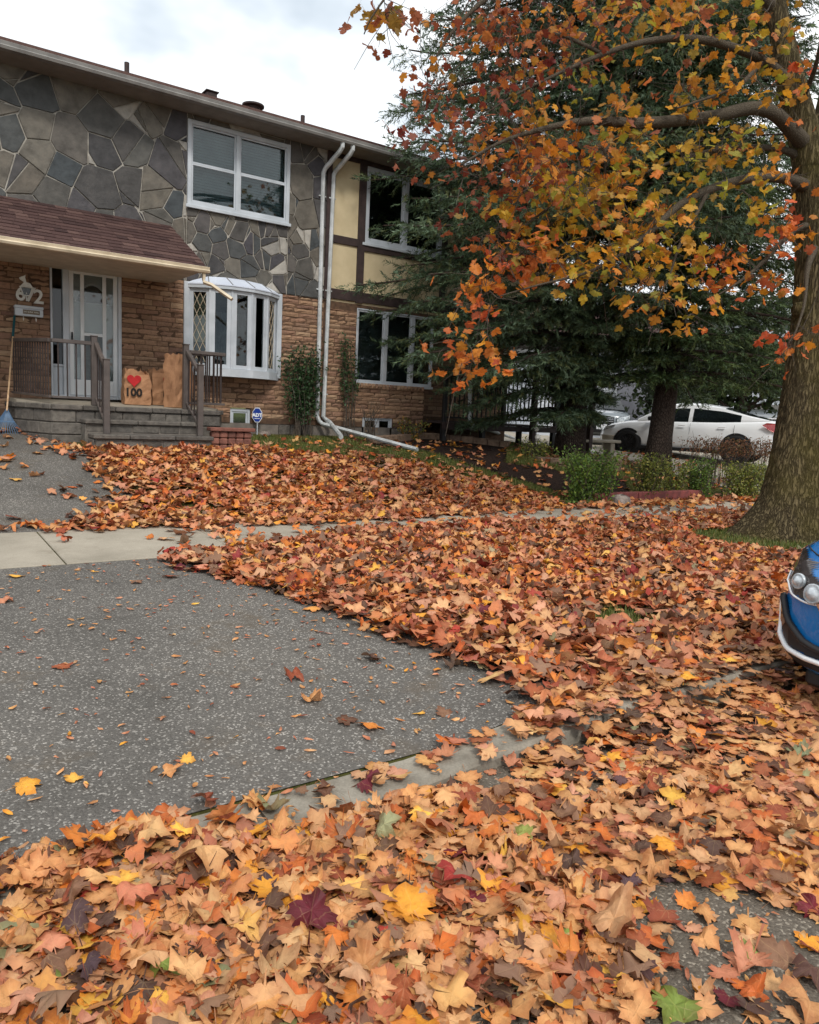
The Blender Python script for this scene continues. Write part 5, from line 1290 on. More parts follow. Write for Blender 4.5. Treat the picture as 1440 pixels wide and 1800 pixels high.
# ------------------------------------------------------------------ grass
def grass(name, n, sampler, label, hgt=(.03, .075)):
    x, y = sampler(n); n = len(x); h = g.uniform(*hgt, n); a = g.uniform(0, 6.28, n); w_ = g.uniform(.0025, .005, n); ln = g.uniform(0, .9, n)*h
    z = gz(x, y)-.004; dx_, dy_ = np.cos(a), np.sin(a); b = a+1.57; bx, by = np.cos(b)*w_, np.sin(b)*w_
    P = np.stack([np.stack([x-bx, y-by, z], 1), np.stack([x+bx, y+by, z], 1), np.stack([x+dx_*ln*.4-bx*.7, y+dy_*ln*.4-by*.7, z+h*.6], 1), np.stack([x+dx_*ln*.4+bx*.7, y+dy_*ln*.4+by*.7, z+h*.6], 1), np.stack([x+dx_*ln, y+dy_*ln, z+h], 1)], 1)
    F = (np.array([[0, 1, 3], [0, 3, 2], [2, 3, 4]])[None]+np.arange(n)[:, None, None]*5).reshape(-1, 3)
    pal = np.array([s2l(*c)[:3] for c in ((96, 110, 48), (82, 98, 42), (116, 120, 60), (140, 128, 78), (70, 88, 40))]); cc = pal[g.integers(0, 5, n)]*g.uniform(.8, 1.2, (n, 1))
    return bulk(name, P.reshape(-1, 3), F, M['green'], col=np.repeat(np.concatenate([cc, np.ones((n, 1))], 1), 5, 0), label=label, cat='grass', kind='stuff')
def samp_tree(n):
    x = g.uniform(TREE[0]-3.2, TREE[0]+3, n); y = g.uniform(TREE[1]-1.4, 6.6, n); k = (g.uniform(0, 1, n) > cover(x, y)*.9) & (np.hypot(x-TREE[0], y-TREE[1]) > .42); return x[k], y[k]
def samp_patch(n): r_ = .5*np.sqrt(g.uniform(0, 1, n)); a = g.uniform(0, 6.28, n); return GRASS1[0]+r_*np.cos(a), GRASS1[1]+r_*np.sin(a)
def samp_lawn(n):
    x = g.uniform(4.9, 12.5, n); y = g.uniform(8.2, 13.4, n); k = (g.uniform(0, 1, n) > cover(x, y)*1.3) & ~in_poly(x, y, BEDP) & (y < 13.2); return x[k], y[k]
grass('grass', 26000, samp_tree, 'short green grass round the foot of the maple'); grass('grass', 1500, samp_patch, 'small patch of grass showing through the boulevard leaves'); grass('grass', 60000, samp_lawn, 'thin lawn grass between leaves and the house', (.03, .085))
# ------------------------------------------------------------------ the maple
maple = empty('maple_tree', (TREE[0], TREE[1], float(gz(*TREE))), 'tall maple with orange and yellow leaves and furrowed leaning trunk at right', 'tree')
zt0 = float((np.array([TREE[0], TREE[1], .2])-_o)@_f)
TR = [(1374, 948, .50), (1378, 925, .43), (1388, 880, .37), (1400, 820, .335), (1411, 750, .315), (1423, 670, .30), (1431, 600, .29), (1438, 520, .275), (1440, 440, .27), (1436, 360, .27), (1430, 300, .26)]
def smooth(pts, n):
    P = np.array(pts, float); t = np.linspace(0, len(P)-1, n); out = []
    for u in t:
        i = int(min(max(math.floor(u), 0), len(P)-2)); f = u-i; p0, p1, p2, p3 = P[max(i-1, 0)], P[i], P[i+1], P[min(i+2, len(P)-1)]
        out.append(.5*((2*p1)+(-p0+p2)*f+(2*p0-5*p1+4*p2-p3)*f*f+(-p0+3*p1-3*p2+p3)*f**3))
    return np.array(out)
NODES = []
def limb(pts, n, sides, name='branch', nodes=True, rough=.0, parent=None, mat='branch_bark', sm=True):
    """pts rows: px, py, depth, radius(m)"""
    S = smooth(pts, n); P = [at(a[0], a[1], a[2]) for a in S]; rd = [a[3] for a in S]
    m = MB(); m.tube(P, rd, sides)
    if nodes: NODES.extend([(p, r_) for p, r_ in zip(P, rd)])
    return m.build(name, M[mat], parent or maple, smooth=sm), P, rd
tp_ = [(a, b, zt0, r_) for a, b, r_ in TR]
NR, ns = 130, 110; S = smooth(tp_, NR); V = np.zeros((NR, ns, 3)); an = np.linspace(0, 2*math.pi, ns, endpoint=False); gb = np.random.default_rng(77); ph = gb.uniform(0, 6.28, 24)
for k, a in enumerate(S):
    c = at(a[0], a[1], a[2]); hh = c[2]; t = k/(NR-1)
    root = max(0, 1-(hh-.15)/.75)**2.2
    fl = 1+.06*np.sin(3*an+ph[0]+2*t)+.03*np.sin(5*an+ph[1])+root*(.5*np.clip(np.sin(2.5*an+ph[2]), 0, 1)**2+.45*np.clip(np.cos(an-2.5), 0, 1)**4)
    wob = .5*np.sin(1.9*hh+ph[3]+np.sin(3*an))+.35*np.sin(4.3*hh+ph[4]+2*an)+.2*np.sin(9*hh+ph[5])
    rd_ = np.abs(np.sin(14*an+wob*2.2+.7*hh))**.7*.6+np.abs(np.sin(23*an-wob*1.7+.5*hh+ph[6]))**.7*.4
    brk = .5+.5*np.sin(11*hh+5*np.sin(4*an+ph[7])+3*np.sin(9*an+ph[8])); fl = fl+.075*(rd_-.5)*(.7+.3*brk)+.012*np.sin(31*hh+7*np.sin(13*an))
    rr = a[3]*fl; zz_ = c[2]-.05*root*fl-(.14 if k == 0 else 0)
    V[k] = np.stack([c[0]+rr*np.cos(an), c[1]+rr*np.sin(an), zz_+0*an], 1)
i, k = np.meshgrid(np.arange(ns), np.arange(NR-1)); F = np.stack([k*ns+i, k*ns+(i+1) % ns, (k+1)*ns+(i+1) % ns, (k+1)*ns+i], 2).reshape(-1, 4)
trunk = bulk('trunk', V.reshape(-1, 3), F, M['maple_bark'], maple, smooth=True)
kn = at(1403, 545, zt0-.2); m = MB(); m.lathe([(.11, -.06), (.1, .03), (.05, .07), (.01, .06)], kn, axis=tuple(-_r), n=12); m.build('knot', M['maple_bark'], maple, smooth=True)
z = zt0
limb([(1430, 300, z, .25), (1412, 230, z-.05, .2), (1392, 150, z-.1, .175), (1378, 80, z-.15, .15), (1362, 0, z-.2, .125), (1340, -150, z-.2, .10), (1310, -350, z-.3, .06)], 24, 14, 'leader', parent=maple, mat='maple_bark')
limb([(1432, 300, z, .2), (1452, 210, z+.2, .16), (1470, 100, z+.4, .13), (1480, -60, z+.5, .1), (1490, -250, z+.6, .05)], 16, 10, 'leader', parent=maple, mat='maple_bark')
limb([(1424, 262, z-.05, .12), (1395, 232, z-.25, .095), (1362, 200, z-.45, .085), (1320, 190, z-.6, .08), (1260, 203, z-.85, .072), (1190, 212, z-1.1, .066), (1110, 216, z-1.4, .058), (1040, 212, z-1.7, .045), (960, 225, z-2.0, .03), (880, 250, z-2.3, .018), (810, 290, z-2.5, .01)], 34, 9)
limb([(1430, 335, z, .1), (1390, 316, z-.3, .07), (1345, 311, z-.55, .06), (1295, 318, z-.8, .055), (1240, 336, z-1.05, .05), (1195, 360, z-1.3, .042), (1140, 410, z-1.6, .033), (1090, 450, z-1.8, .024), (1030, 480, z-2.0, .016), (950, 500, z-2.2, .011), (880, 520, z-2.3, .007)], 32, 8)
limb([(1425, 285, z, .08), (1380, 264, z-.1, .045), (1325, 259, z-.15, .04), (1265, 263, z-.2, .033), (1195, 280, z-.3, .024), (1120, 310, z-.4, .016), (1050, 350, z-.5, .01)], 22, 7)
limb([(1392, 150, z-.1, .09), (1345, 108, z-.4, .06), (1290, 84, z-.7, .052), (1220, 68, z-1.0, .044), (1140, 72, z-1.3, .035), (1060, 95, z-1.6, .026), (980, 130, z-1.9, .018), (900, 170, z-2.1, .011), (830, 215, z-2.2, .007)], 28, 8)
limb([(1366, 20, z-.2, .09), (1310, -30, z-.4, .07), (1220, -60, z-.8, .06), (1100, -70, z-1.2, .05), (980, -55, z-1.6, .04), (880, -20, z-1.9, .03), (800, 50, z-2.1, .018), (750, 130, z-2.2, .01)], 26, 8)
limb([(1220, -60, z-.8, .05), (1100, -130, z-1.6, .04), (960, -140, z-2.4, .033), (820, -100, z-3.0, .024), (720, -50, z-3.4, .015), (660, 20, z-3.6, .008), (640, 60, z-3.6, .005)], 24, 7)
limb([(1060, 95, z-1.6, .024), (980, 60, z-1.4, .018), (900, 60, z-1.3, .013), (830, 95, z-1.3, .009), (770, 150, z-1.3, .006)], 18, 6)
limb([(1437, 395, z, .07), (1405, 400, z-.2, .04), (1375, 425, z-.4, .032), (1340, 462, z-.6, .024), (1300, 495, z-.8, .016), (1260, 520, z-.9, .009)], 18, 7)
limb([(1436, 430, z-.1, .06), (1420, 470, z-.5, .035), (1415, 530, z-.8, .02), (1400, 580, z-1.0, .012), (1385, 605, z-1.05, .007)], 14, 6)
limb([(1245, 334, z-1.0, .03), (1225, 375, z-1.3, .022), (1195, 430, z-1.5, .016), (1175, 490, z-1.6, .011), (1150, 535, z-1.65, .006)], 16, 6)
limb([(1452, 210, z+.2, .08), (1500, 160, z+.1, .06), (1560, 130, z, .04), (1640, 140, z-.1, .02)], 12, 7)
limb([(1110, 216, z-1.4, .03), (1040, 290, z-1.5, .02), (970, 360, z-1.6, .014), (900, 420, z-1.7, .01), (850, 520, z-1.8, .006)], 18, 6)
limb([(1340, 108, z-.4, .04), (1300, 150, z-.9, .025), (1250, 170, z-1.3, .016), (1190, 190, z-1.6, .01)], 12, 6)
limb([(1400, 190, z-.05, .05), (1430, 130, z-.6, .03), (1445, 60, z-1.0, .02), (1450, -10, z-1.2, .012)], 12, 6)
# foliage clusters: (x0, x1, y0, y1, depth range, clusters, mix)
A_ = dict(red_a=3.2, rust_a=3.5, orange_a=2.2, gold_a=.8, crim_a=.4, olive_a=.3); B_m = dict(orange_a=2.2, gold_a=3.2, olive_a=2.8, rust_a=1.3, lime_a=2.8); C_m = dict(gold_a=2.8, olive_a=2.8, orange_a=1.4, lime_a=2.0, rust_a=.6); D_m = dict(orange_a=3.6, gold_a=1.8, rust_a=1.2, coral_a=1.5); E_m = dict(coral_a=3, orange_a=2, gold_a=.5)  # left crown mix: red-brown leaves, with its shade also put into the darker colour
for k, v in dict(red_a=[(124, 58, 44), (112, 50, 42)], rust_a=[(150, 86, 56), (136, 76, 52)], orange_a=[(206, 120, 46), (196, 108, 44), (212, 130, 58)], gold_a=[(214, 152, 44), (206, 146, 40)], olive_a=[(148, 138, 50), (132, 128, 48)], lime_a=[(168, 162, 52), (150, 150, 54)], coral_a=[(212, 106, 62), (200, 90, 56)], crim_a=[(118, 30, 40), (104, 28, 36)]).items(): PAL[k] = np.array([s2l(*c)[:3] for c in v])*1.12
ZONES = [((735, 20), (1000, 310), (-2.7, -1.0), 116, A_), ((800, -60), (1100, 120), (-2.2, -.6), 62, A_), ((715, 150), (790, 260), (-2.4, -2.0), 9, A_), ((800, 290), (930, 420), (-2.4, -1.6), 24, A_),
         ((1000, 0), (1400, 190), (-1.7, .2), 92, dict(orange_a=2.4, gold_a=2.6, rust_a=2, olive_a=1.8, lime_a=1.6)), ((900, 180), (1120, 330), (-2.2, -.8), 56, dict(orange_a=3, rust_a=2, gold_a=2, olive_a=1)), ((1020, 230), (1370, 380), (-1.7, -.2), 62, B_m),
         ((860, 320), (1180, 470), (-2.3, -1.2), 78, B_m), ((960, 380), (1230, 500), (-2.1, -1.3), 44, C_m), ((790, 500), (880, 655), (-2.4, -2.0), 17, D_m), ((840, 430), (960, 540), (-2.3, -1.8), 16, D_m),
         ((1110, 490), (1235, 570), (-1.8, -1.5), 11, C_m), ((1230, 380), (1410, 500), (-1.0, -.1), 30, D_m), ((1260, 480), (1370, 560), (-1.1, -.7), 9, D_m), ((1355, 560), (1445, 640), (-1.3, -.9), 9, E_m), ((1180, 200), (1300, 290), (-1.6, -1.0), 14, C_m),
         ((612, -30), (700, 55), (-3.9, -3.3), 9, dict(rust_a=3, olive_a=1, gold_a=1)), ((1400, 80), (1560, 420), (-.8, .5), 16, D_m), ((1120, -120), (1500, 0), (-1, .4), 20, B_m), ((830, 440), (1000, 500), (-2.2, -1.7), 8, D_m)]
clus = []
for (x0, y0), (x1, y1), (d0, d1), n, mixd in ZONES:
    for _ in range(int(n*(.42 if mixd is A_ else .55))):
        u, v = random.random(), random.random()
        clus.append((at(x0+(x1-x0)*u, y0+(y1-y0)*v, z+random.uniform(d0, d1)), mixd))
# twigs: each cluster grows from the nearest wood already there
NP_ = np.array([p for p, _ in NODES]); order = sorted(range(len(clus)), key=lambda i: np.min(np.linalg.norm(NP_-clus[i][0], axis=1)))
tw = MB(); pts_list = list(NP_); Lp, Ls, Lc, Ln = [], [], [], []
for i in order:
    c, mixd = clus[i]; arr = np.array(pts_list); dd = np.linalg.norm(arr-c, axis=1)+.35*np.maximum(0, c[2]-arr[:, 2]); b = arr[int(np.argmin(dd))]; d = c-b; L = np.linalg.norm(d)
    if L < .05: continue
    k = max(3, int(L/.14)); side = np.cross(d, rng.normal(0, 1, 3)); side /= np.linalg.norm(side)+1e-6; amp = .10*L; P = []
    for j in range(k+1):
        t = j/k; P.append(b+d*t+side*amp*math.sin(math.pi*t)+np.array([0, 0, .10*L*math.sin(math.pi*t)])+rng.normal(0, .012*L, 3)*(0 < t < 1))
    r0 = min(.004+.006*L, .013); tw.tube(P, [r0*(1-.72*j/k) for j in range(k+1)], 5, cap=False); pts_list += P[1:]
    for q in range(4):            # bare side twigs
        s0 = P[random.randrange(1, k+1)]; e = s0+rng.normal(0, .2, 3)+np.array([0, 0, -.05]); tw.tube([s0, (s0+e)/2+rng.normal(0, .02, 3), e], [.0035, .0028, .0018], 4, cap=False)
    n = random.randint(5, 10); w_ = np.array([random.uniform(.75, 1.1)])
    base = pick(1, mixd, g, .05)[0]
    for _ in range(n):
        o = rng.normal(0, .15, 3)*np.array([1, 1, .7]); Lp.append(c+o+np.array([0, 0, -.05])); Ls.append(random.uniform(.07, .118)*(.82 if mixd is A_ else 1)); cc = pick(1, mixd, g)[0]; Lc.append(base*.45+cc*.55)
    Ln.append(n)
tw.build('twigs', M['twig'], maple, smooth=True, kind='stuff')
Lp, Ls, Lc = np.array(Lp), np.array(Ls), np.array(Lc); N = len(Lp)
# leaves hang: tip downwards and outwards
def hang_rot(N):
    yaw = g.uniform(0, 6.28, N); dn = g.uniform(.25, 1.35, N); roll = g.normal(0, .5, N)
    yv = np.stack([np.cos(yaw)*np.cos(dn), np.sin(yaw)*np.cos(dn), -np.sin(dn)], 1); h = np.stack([-np.sin(yaw), np.cos(yaw), 0*yaw], 1); nv = np.cross(h, yv)
    xv = h*np.cos(roll)[:, None]+nv*np.sin(roll)[:, None]; zv = np.cross(xv, yv); return np.stack([xv, yv, zv], 2)
RM = hang_rot(N); zc = (Lp-_o)@_f; pxs = PW/2+FPX*((Lp-_o)@_r)/zc; pys = PH/2-FPX*((Lp-_o)@_u)/zc
vis = (pxs > 5) & (pxs < 1435) & (pys > 5); score = np.where(vis, Ls/zc, 0); big = np.argsort(-score)[:300]; rest = np.setdiff1d(np.arange(N), big)
crown = leaf_cloud('crown', TMV, TMF, Lp[rest], Ls[rest], RM[rest], Lc[rest], M['leaf_tree'], g, maple, .9, kind='stuff')
TM = []
for i in range(12):
    S = leaf_shape(THV, 1, g, .8)[0]; me = bpy.data.meshes.new('leaf'); me.from_pydata([tuple(p) for p in S], [], [tuple(int(q) for q in f) for f in THF])
    u = me.uv_layers.new(name='uv'); u.data.foreach_set('uv', THV[THF.ravel()].astype(np.float32).ravel()); me.materials.append(M['leaf_tree_obj']); me.update(); TM.append(me)
for i in big:
    o = link('leaf', random.choice(TM), crown, Lp[i]); o.rotation_euler = Matrix(RM[i].tolist()).to_euler(); o.scale = (float(Ls[i]),)*3; o.color = (*[float(q) for q in Lc[i]], 1)
# ------------------------------------------------------------------ spruces
def sprig_template(gg, n=30):
    V = []; F = []
    for i in range(n):
        t = i/n; y = t; a = gg.uniform(0, 6.28); L = .32*(1-.3*t)*gg.uniform(.8, 1.2); dy = gg.uniform(.12, .3)
        b = np.array([0, y, 0]); tip = b+np.array([math.cos(a)*L, dy, math.sin(a)*L*.75]); w_ = .042; sx_ = np.array([-math.sin(a)*w_, 0, math.cos(a)*w_])
        k = len(V); V += [b-sx_, b+sx_, tip]; F.append((k, k+1, k+2))
    return np.array(V), np.array(F)
def spruce(name, label, base, H, Rf, h0, whorl, seed, dens, pal, droop=.35, dead=.0, kb=12, rtr=.17, lean=(0, 0), skip=None):
    gg = np.random.default_rng(seed); b = np.array([base[0], base[1], base[2]]); root = empty(name, b, label, 'tree')
    pts = [b+np.array([lean[0]*t*H+.05*math.sin(t*9), lean[1]*t*H+.05*math.cos(t*7), t*H-.1*(t == 0)]) for t in np.linspace(0, 1, 16)]
    m = MB(); m.tube(pts, [rtr*(1.25 if i == 0 else 1)*(1-i/15)**.8+.012 for i in range(16)], 14); m.build('trunk', M['spruce_bark'], root, smooth=True)
    br = MB(); P0, D0, S0, C0 = [], [], [], []
    h = h0
    while h < H-.4:
        t = h/H; c = b+np.array([lean[0]*h, lean[1]*h, h]); k = gg.integers(kb, kb+3) if h < 11 else 5; a0 = gg.uniform(0, 6.28)
        for q in range(k):
            a = a0+6.28*q/k+gg.normal(0, .2); L = Rf(h, math.cos(a)*_r0[0]+math.sin(a)*_r0[1], math.cos(a)*_f[0]+math.sin(a)*_f[1])*gg.uniform(.72, 1.1)
            if L < .3 or (math.cos(a)*_f[0]+math.sin(a)*_f[1] > .3 and gg.uniform() < .75): continue
            dv = np.array([math.cos(a), math.sin(a), 0]); n = 9; path = []
            up0 = .12+.25*t
            for j in range(n+1):
                s = j/n; path.append(c+np.array([0, 0, gg.normal(0, .008)])+dv*L*s+np.array([0, 0, L*(up0*s-droop*s*s*1.35+.16*s**4)]))
            br.tube(path, [.035*(L/3)*(1-.85*j/n)+.005 for j in range(n+1)], 5, cap=False)
            isdead = gg.uniform() < dead
            sd_ = np.array([-dv[1], dv[0], 0])
            for j in range(1, n*4+1):
                s = j/(n*4); pos = path[min(int(s*n), n-1)]+(path[min(int(s*n)+1, n)]-path[min(int(s*n), n-1)])*(s*n-int(s*n) if s < 1 else 1)
                for sg_ in (-1, 1):
                    if gg.uniform() > dens: continue
                    sl_ = (.34+.52*L/3*(1-s)**.7*gg.uniform(.5, 1.1))*(.35 if isdead else 1)
                    dr = dv*gg.uniform(.5, .9)+sd_*sg_*gg.uniform(.5, 1.0)+np.array([0, 0, gg.uniform(-.45, -.05)]); dr /= np.linalg.norm(dr)
                    e = pos+dr*sl_
                    if s < .3 or isdead:
                        br.tube([pos, (pos+e)/2+gg.normal(0, .02, 3), e], [.006, .0045, .003], 3, cap=False)
                        if isdead or gg.uniform() < .45: continue
                    ns_ = max(2, int(sl_/.12))
                    for w_ in range(ns_):
                        f = (w_+.4)/ns_; P0.append(pos+(e-pos)*f); dd_ = dr+gg.normal(0, .32, 3)+np.array([0, 0, -.18]); D0.append(dd_/np.linalg.norm(dd_)); S0.append(gg.uniform(.18, .32)); C0.append((s, f))
            P0.append(path[-1]); D0.append(dv); S0.append(.2); C0.append((1, 1))
        h += whorl*gg.uniform(.8, 1.2)*(1-.3*t)
    br.build('branches', M['spruce_twig'], root, smooth=True)
    P0, D0, S0, C0 = np.array(P0), np.array(D0), np.array(S0), np.array(C0)
    if skip is not None: k = ~skip(P0); P0, D0, S0, C0 = P0[k], D0[k], S0[k], C0[k]
    N = len(P0); T = [sprig_template(gg, 11) for _ in range(4)]; which = gg.integers(0, 4, N)
    x_ = np.cross(D0, gg.normal(0, 1, (N, 3))); x_ /= np.linalg.norm(x_, axis=1)[:, None]; z_ = np.cross(x_, D0); RR = np.stack([x_, D0, z_], 2)
    VV, FF, CC = [], [], []; off = 0; pal = np.array([s2l(*c)[:3] for c in pal])
    for i in range(4):
        k = which == i; tv, tf = T[i]; P = np.einsum('nij,vj->nvi', RR[k], tv)*S0[k][:, None, None]+P0[k][:, None, :]
        n = k.sum(); VV.append(P.reshape(-1, 3)); FF.append((tf[None]+np.arange(n)[:, None, None]*len(tv)).reshape(-1, 3)+off); off += n*len(tv)
        cc = pal[gg.integers(0, len(pal), n)]*gg.uniform(.75, 1.25, (n, 1)); CC.append(np.repeat(np.concatenate([cc, np.ones((n, 1))], 1), len(tv), 0))
    bulk('crown', np.concatenate(VV), np.concatenate(FF), M['needle'], root, col=np.concatenate(CC))
    print(name, 'sprigs', N)
    return root
sb = on_ground(1003, 806); sb[2] = float(gz(sb[0], sb[1]))
PG = [(64, 82, 58), (72, 92, 62), (88, 108, 78), (52, 68, 48), (94, 114, 90), (84, 94, 56)]
spruce('spruce_tree', 'large dark spruce with broad trunk standing in front of the half timbered house', sb, 17.5, lambda h, s, q: (4.75*(1-max(0, h-1)/29) if h > 2.1 else 2.1+.8*h)*(1-.5*max(0, s+.25)*max(0, 1-h/5.5))*(.8 if h < 3.2 else 1)*(.4 if s > -.45 and h < 2.6 else 1)*(.55 if q < -.2 and s > -.6 and h < 4.2 else 1), 1.0, .36, 4, .72, PG, dead=.05, rtr=.27)
sb2 = on_ground(1156, 838); sb2[2] = float(gz(sb2[0], sb2[1]))
spruce('spruce_tree', 'thinner spruce with bare lower branches between large spruce and maple', sb2, 13.0, lambda h, s, q: (.5 if q < -.35 and s < .5 and h < 4.5 else 1)*3.6*(1-max(0, h-2)/13.5)*((1 if h > 2.6 else .3+.2*h) if s < .15 else min(1, .62+.15*h))*(1 if s > -.2 else .75), 2.1, .40, 9, .62, [(58, 78, 44), (70, 88, 48), (84, 98, 56), (48, 64, 40)], dead=.2, kb=10, rtr=.24, lean=(.01, .0))
# ------------------------------------------------------------------ shrubs
def shrub(name, label, p, rx, ry, h, n, pal, seed, stems=10, ls=.05, top=None, bare=.0, group=None, box=False, leafshape=None):
    gg = np.random.default_rng(seed); root = empty(name, p, label, 'shrub', group); st = MB(); V, C = [], []
    tips = []
    for i in range(stems):
        a = gg.uniform(0, 6.28); r_ = math.sqrt(gg.uniform(0, 1)); b = np.array([p[0]+rx*.6*r_*math.cos(a), p[1]+ry*.6*r_*math.sin(a), p[2]-.03])
        if box: b = np.array([p[0], p[1], p[2]-.03])+_r0*gg.uniform(-rx, rx)+np.array([gg.normal(0, .08), gg.normal(0, .08), 0])
        a2 = gg.uniform(0, 6.28); r2 = math.sqrt(gg.uniform(0, 1)); e = np.array([p[0]+rx*r2*math.cos(a2), p[1]+ry*r2*math.sin(a2), p[2]+h*gg.uniform(.75, 1.0)]) if not box else np.array([b[0]+gg.normal(0, .08), b[1]+gg.normal(0, .05), p[2]+h*gg.uniform(.93, 1)])
        mid = (b+e)/2+gg.normal(0, .05, 3); st.tube([b, mid, e], [.009, .006, .003], 4, cap=False); tips.append((b, mid, e))
        for q in range(3):
            t = gg.uniform(.4, 1); s0 = b+(e-b)*t; st.tube([s0, s0+gg.normal(0, .09, 3)+np.array([0, 0, .05])], [.004, .002], 3, cap=False)
    st.build('stems', M['twig'], root)
    T = np.array([[0, 0, 0], [.28, .4, .06], [0, 1, -.08], [-.28, .4, .06]]); F0 = np.array([[0, 1, 2], [0, 2, 3]])
    b_ = np.array([t[0] for t in tips]); e_ = np.array([t[2] for t in tips]); k = gg.integers(0, len(tips), n); t = gg.uniform(bare, 1.02, n)[:, None]
    P = b_[k]+(e_[k]-b_[k])*t+gg.normal(0, 1, (n, 3))*np.array([rx*.16, ry*.16, h*.05])
    if top: P = P[P[:, 2] < top]; n = len(P)
    P[:, 2] = np.maximum(P[:, 2], p[2]+.02)
    d = gg.normal(0, 1, (n, 3))+np.array([0, 0, .3]); d /= np.linalg.norm(d, axis=1)[:, None]; x_ = np.cross(d, gg.normal(0, 1, (n, 3))); x_ /= np.linalg.norm(x_, axis=1)[:, None]; z_ = np.cross(x_, d)
    RR = np.stack([x_, d, z_], 2); s = gg.uniform(.7, 1.25, n)*ls; W_ = np.einsum('nij,vj->nvi', RR, T)*s[:, None, None]+P[:, None, :]
    pal = np.array([s2l(*c)[:3] for c in pal]); cc = pal[gg.integers(0, len(pal), n)]*gg.uniform(.75, 1.25, (n, 1))
    bulk('foliage', W_.reshape(-1, 3), (F0[None]+np.arange(n)[:, None, None]*4).reshape(-1, 3), M['green'], root, col=np.repeat(np.concatenate([cc, np.ones((n, 1))], 1), 4, 0))
    return root
GR = [(96, 122, 50), (78, 106, 44), (116, 138, 58), (66, 90, 38)]; YG = [(128, 134, 60), (110, 122, 54), (146, 142, 72), (86, 100, 44)]; BRN = [(140, 96, 70), (120, 84, 64), (104, 92, 56), (150, 108, 78)]
def sp(px, py): q = on_ground(px, py); return np.array([q[0], q[1], float(gz(q[0], q[1]))])
HG = 'shrubs in the bed behind the red timber'
shrub('hedge_shrub', 'full green shrub at the left end of the hedge, beside large spruce', sp(1038, 884), .62, .42, .86, 5600, GR, 1, 34, .05, group=HG)
shrub('hedge_shrub', 'yellowish green shrub above the grey boulder', sp(1135, 878), .4, .32, .80, 2200, YG, 2, 20, .05, group=HG)
shrub('hedge_shrub', 'small sparse shrub just right of the thin spruce trunk', sp(1180, 874), .3, .25, .64, 1100, YG, 3, 12, .05, group=HG)
shrub('hedge_shrub', 'green shrub under the left end of the clipped hedge', sp(1228, 876), .36, .3, .70, 2000, GR, 4, 18, .05, group=HG)
shrub('hedge_shrub', 'wide olive green shrub next to the maple trunk', sp(1305, 878), .7, .35, .70, 3900, YG, 5, 28, .05, group=HG)
shrub('hedge_shrub', 'clipped brownish hedge with bare stems in front of white car', sp(1278, 858), .95, .3, .98, 2200, BRN, 6, 70, .045, bare=.72, box=True)
hp = np.array([fx(545, 750), 13.2, float(gz(6.8, 13.2))])
shrub('climbing_shrub', 'dark green climbing shrub growing up beside the left downspout', np.array([fx(524, 750), 13.38, float(gz(6.6, 13.38))]), .46, .14, 1.75, 2300, [(56, 84, 50), (46, 72, 44), (70, 96, 58), (40, 60, 38)], 7, 16, .065, bare=.28)
shrub('climbing_shrub', 'wispy dark green shrub right of the paired downspouts', np.array([fx(604, 750), 13.38, float(gz(7.1, 13.38))]), .26, .16, 2.0, 620, [(56, 84, 50), (46, 72, 44), (70, 96, 58)], 8, 10, .06, bare=.5)
shrub('garden_plant', 'small plant with yellowing leaves under the ground floor window', np.array([fx(700, 770), 13.1, float(gz(8.5, 13.1))]), .42, .3, .45, 340, [(170, 130, 60), (120, 120, 64), (100, 110, 60)], 11, 14, .07)
shrub('garden_plant', 'bare twiggy plant by the white pipe', np.array([fx(632, 770), 13.2, float(gz(7.8, 13.2))]), .25, .2, .75, 60, [(150, 110, 70)], 12, 14, .03)
shrub('garden_plant', 'yellow green plant with pale globes at the foot of the large spruce', sp(940, 806), .4, .25, .4, 520, [(146, 146, 70), (120, 128, 60), (98, 112, 56)], 13, 14, .05)
# ------------------------------------------------------------------ edging, timber, ornaments
ed = empty('garden_edging', on_ground(820, 785), 'curving row of tan edging blocks along the mulch bed', 'edging')
line = [on_ground(*p) for p in ((650, 780), (700, 776), (745, 772), (800, 776), (850, 782), (895, 788))]
acc = 0; ln_ = smooth(line, 60)
i = 0
while i < 58:
    j = i+1
    while j < 59 and np.linalg.norm(ln_[j]-ln_[i]) < .27: j += 1
    a, b = ln_[i], ln_[j]; d = b-a; L = np.linalg.norm(d[:2]); d = d/L; c = (a+b)/2; zb = float(gz(c[0], c[1]))
    MB().cbox((c[0], c[1], zb+.05), ((d[0], d[1], 0), (-d[1], d[0], 0), (0, 0, 1)), (L/2-.006, .09, .09), .012).build('block', M['edgeblock'], ed); i = j
rg = empty('tree_ring', sb, 'raised ring of tan blocks round the foot of the large spruce', 'edging')
for lv in range(2):
    n = 21
    for k in range(n):
        a = 2*math.pi*(k+.5*lv)/n; c = np.array([sb[0]+1.02*math.cos(a)-.1, sb[1]-.05+.92*math.sin(a)]); zb = float(gz(sb[0], sb[1]-.95))
        MB().cbox((c[0], c[1], zb+.05+lv*.125), ((-math.sin(a), math.cos(a), 0), (math.cos(a), math.sin(a), 0), (0, 0, 1)), (.142, .09, .06), .014).build('block', M['edgeblock'], rg, fix=True)
dsk = [(sb[0]-.1+.93*math.cos(a), sb[1]-.05+.83*math.sin(a), 0) for a in np.linspace(0, 6.28, 24, endpoint=False)]
MB().prism(dsk, (0, 0, float(sb[2])-.25), (0, 0, float(gz(sb[0], sb[1]-.95))+.2)).build('soil', M['mulch'], rg, fix=True)
tb = empty('edging_timber', on_ground(1200, 897), 'red painted timber edging along the sidewalk before the hedge', 'edging')
ta, tb_, tc_ = on_ground(1098, 900), on_ground(1178, 896), on_ground(1340, 898)
ta[1] = tb_[1] = tc_[1] = 8.22
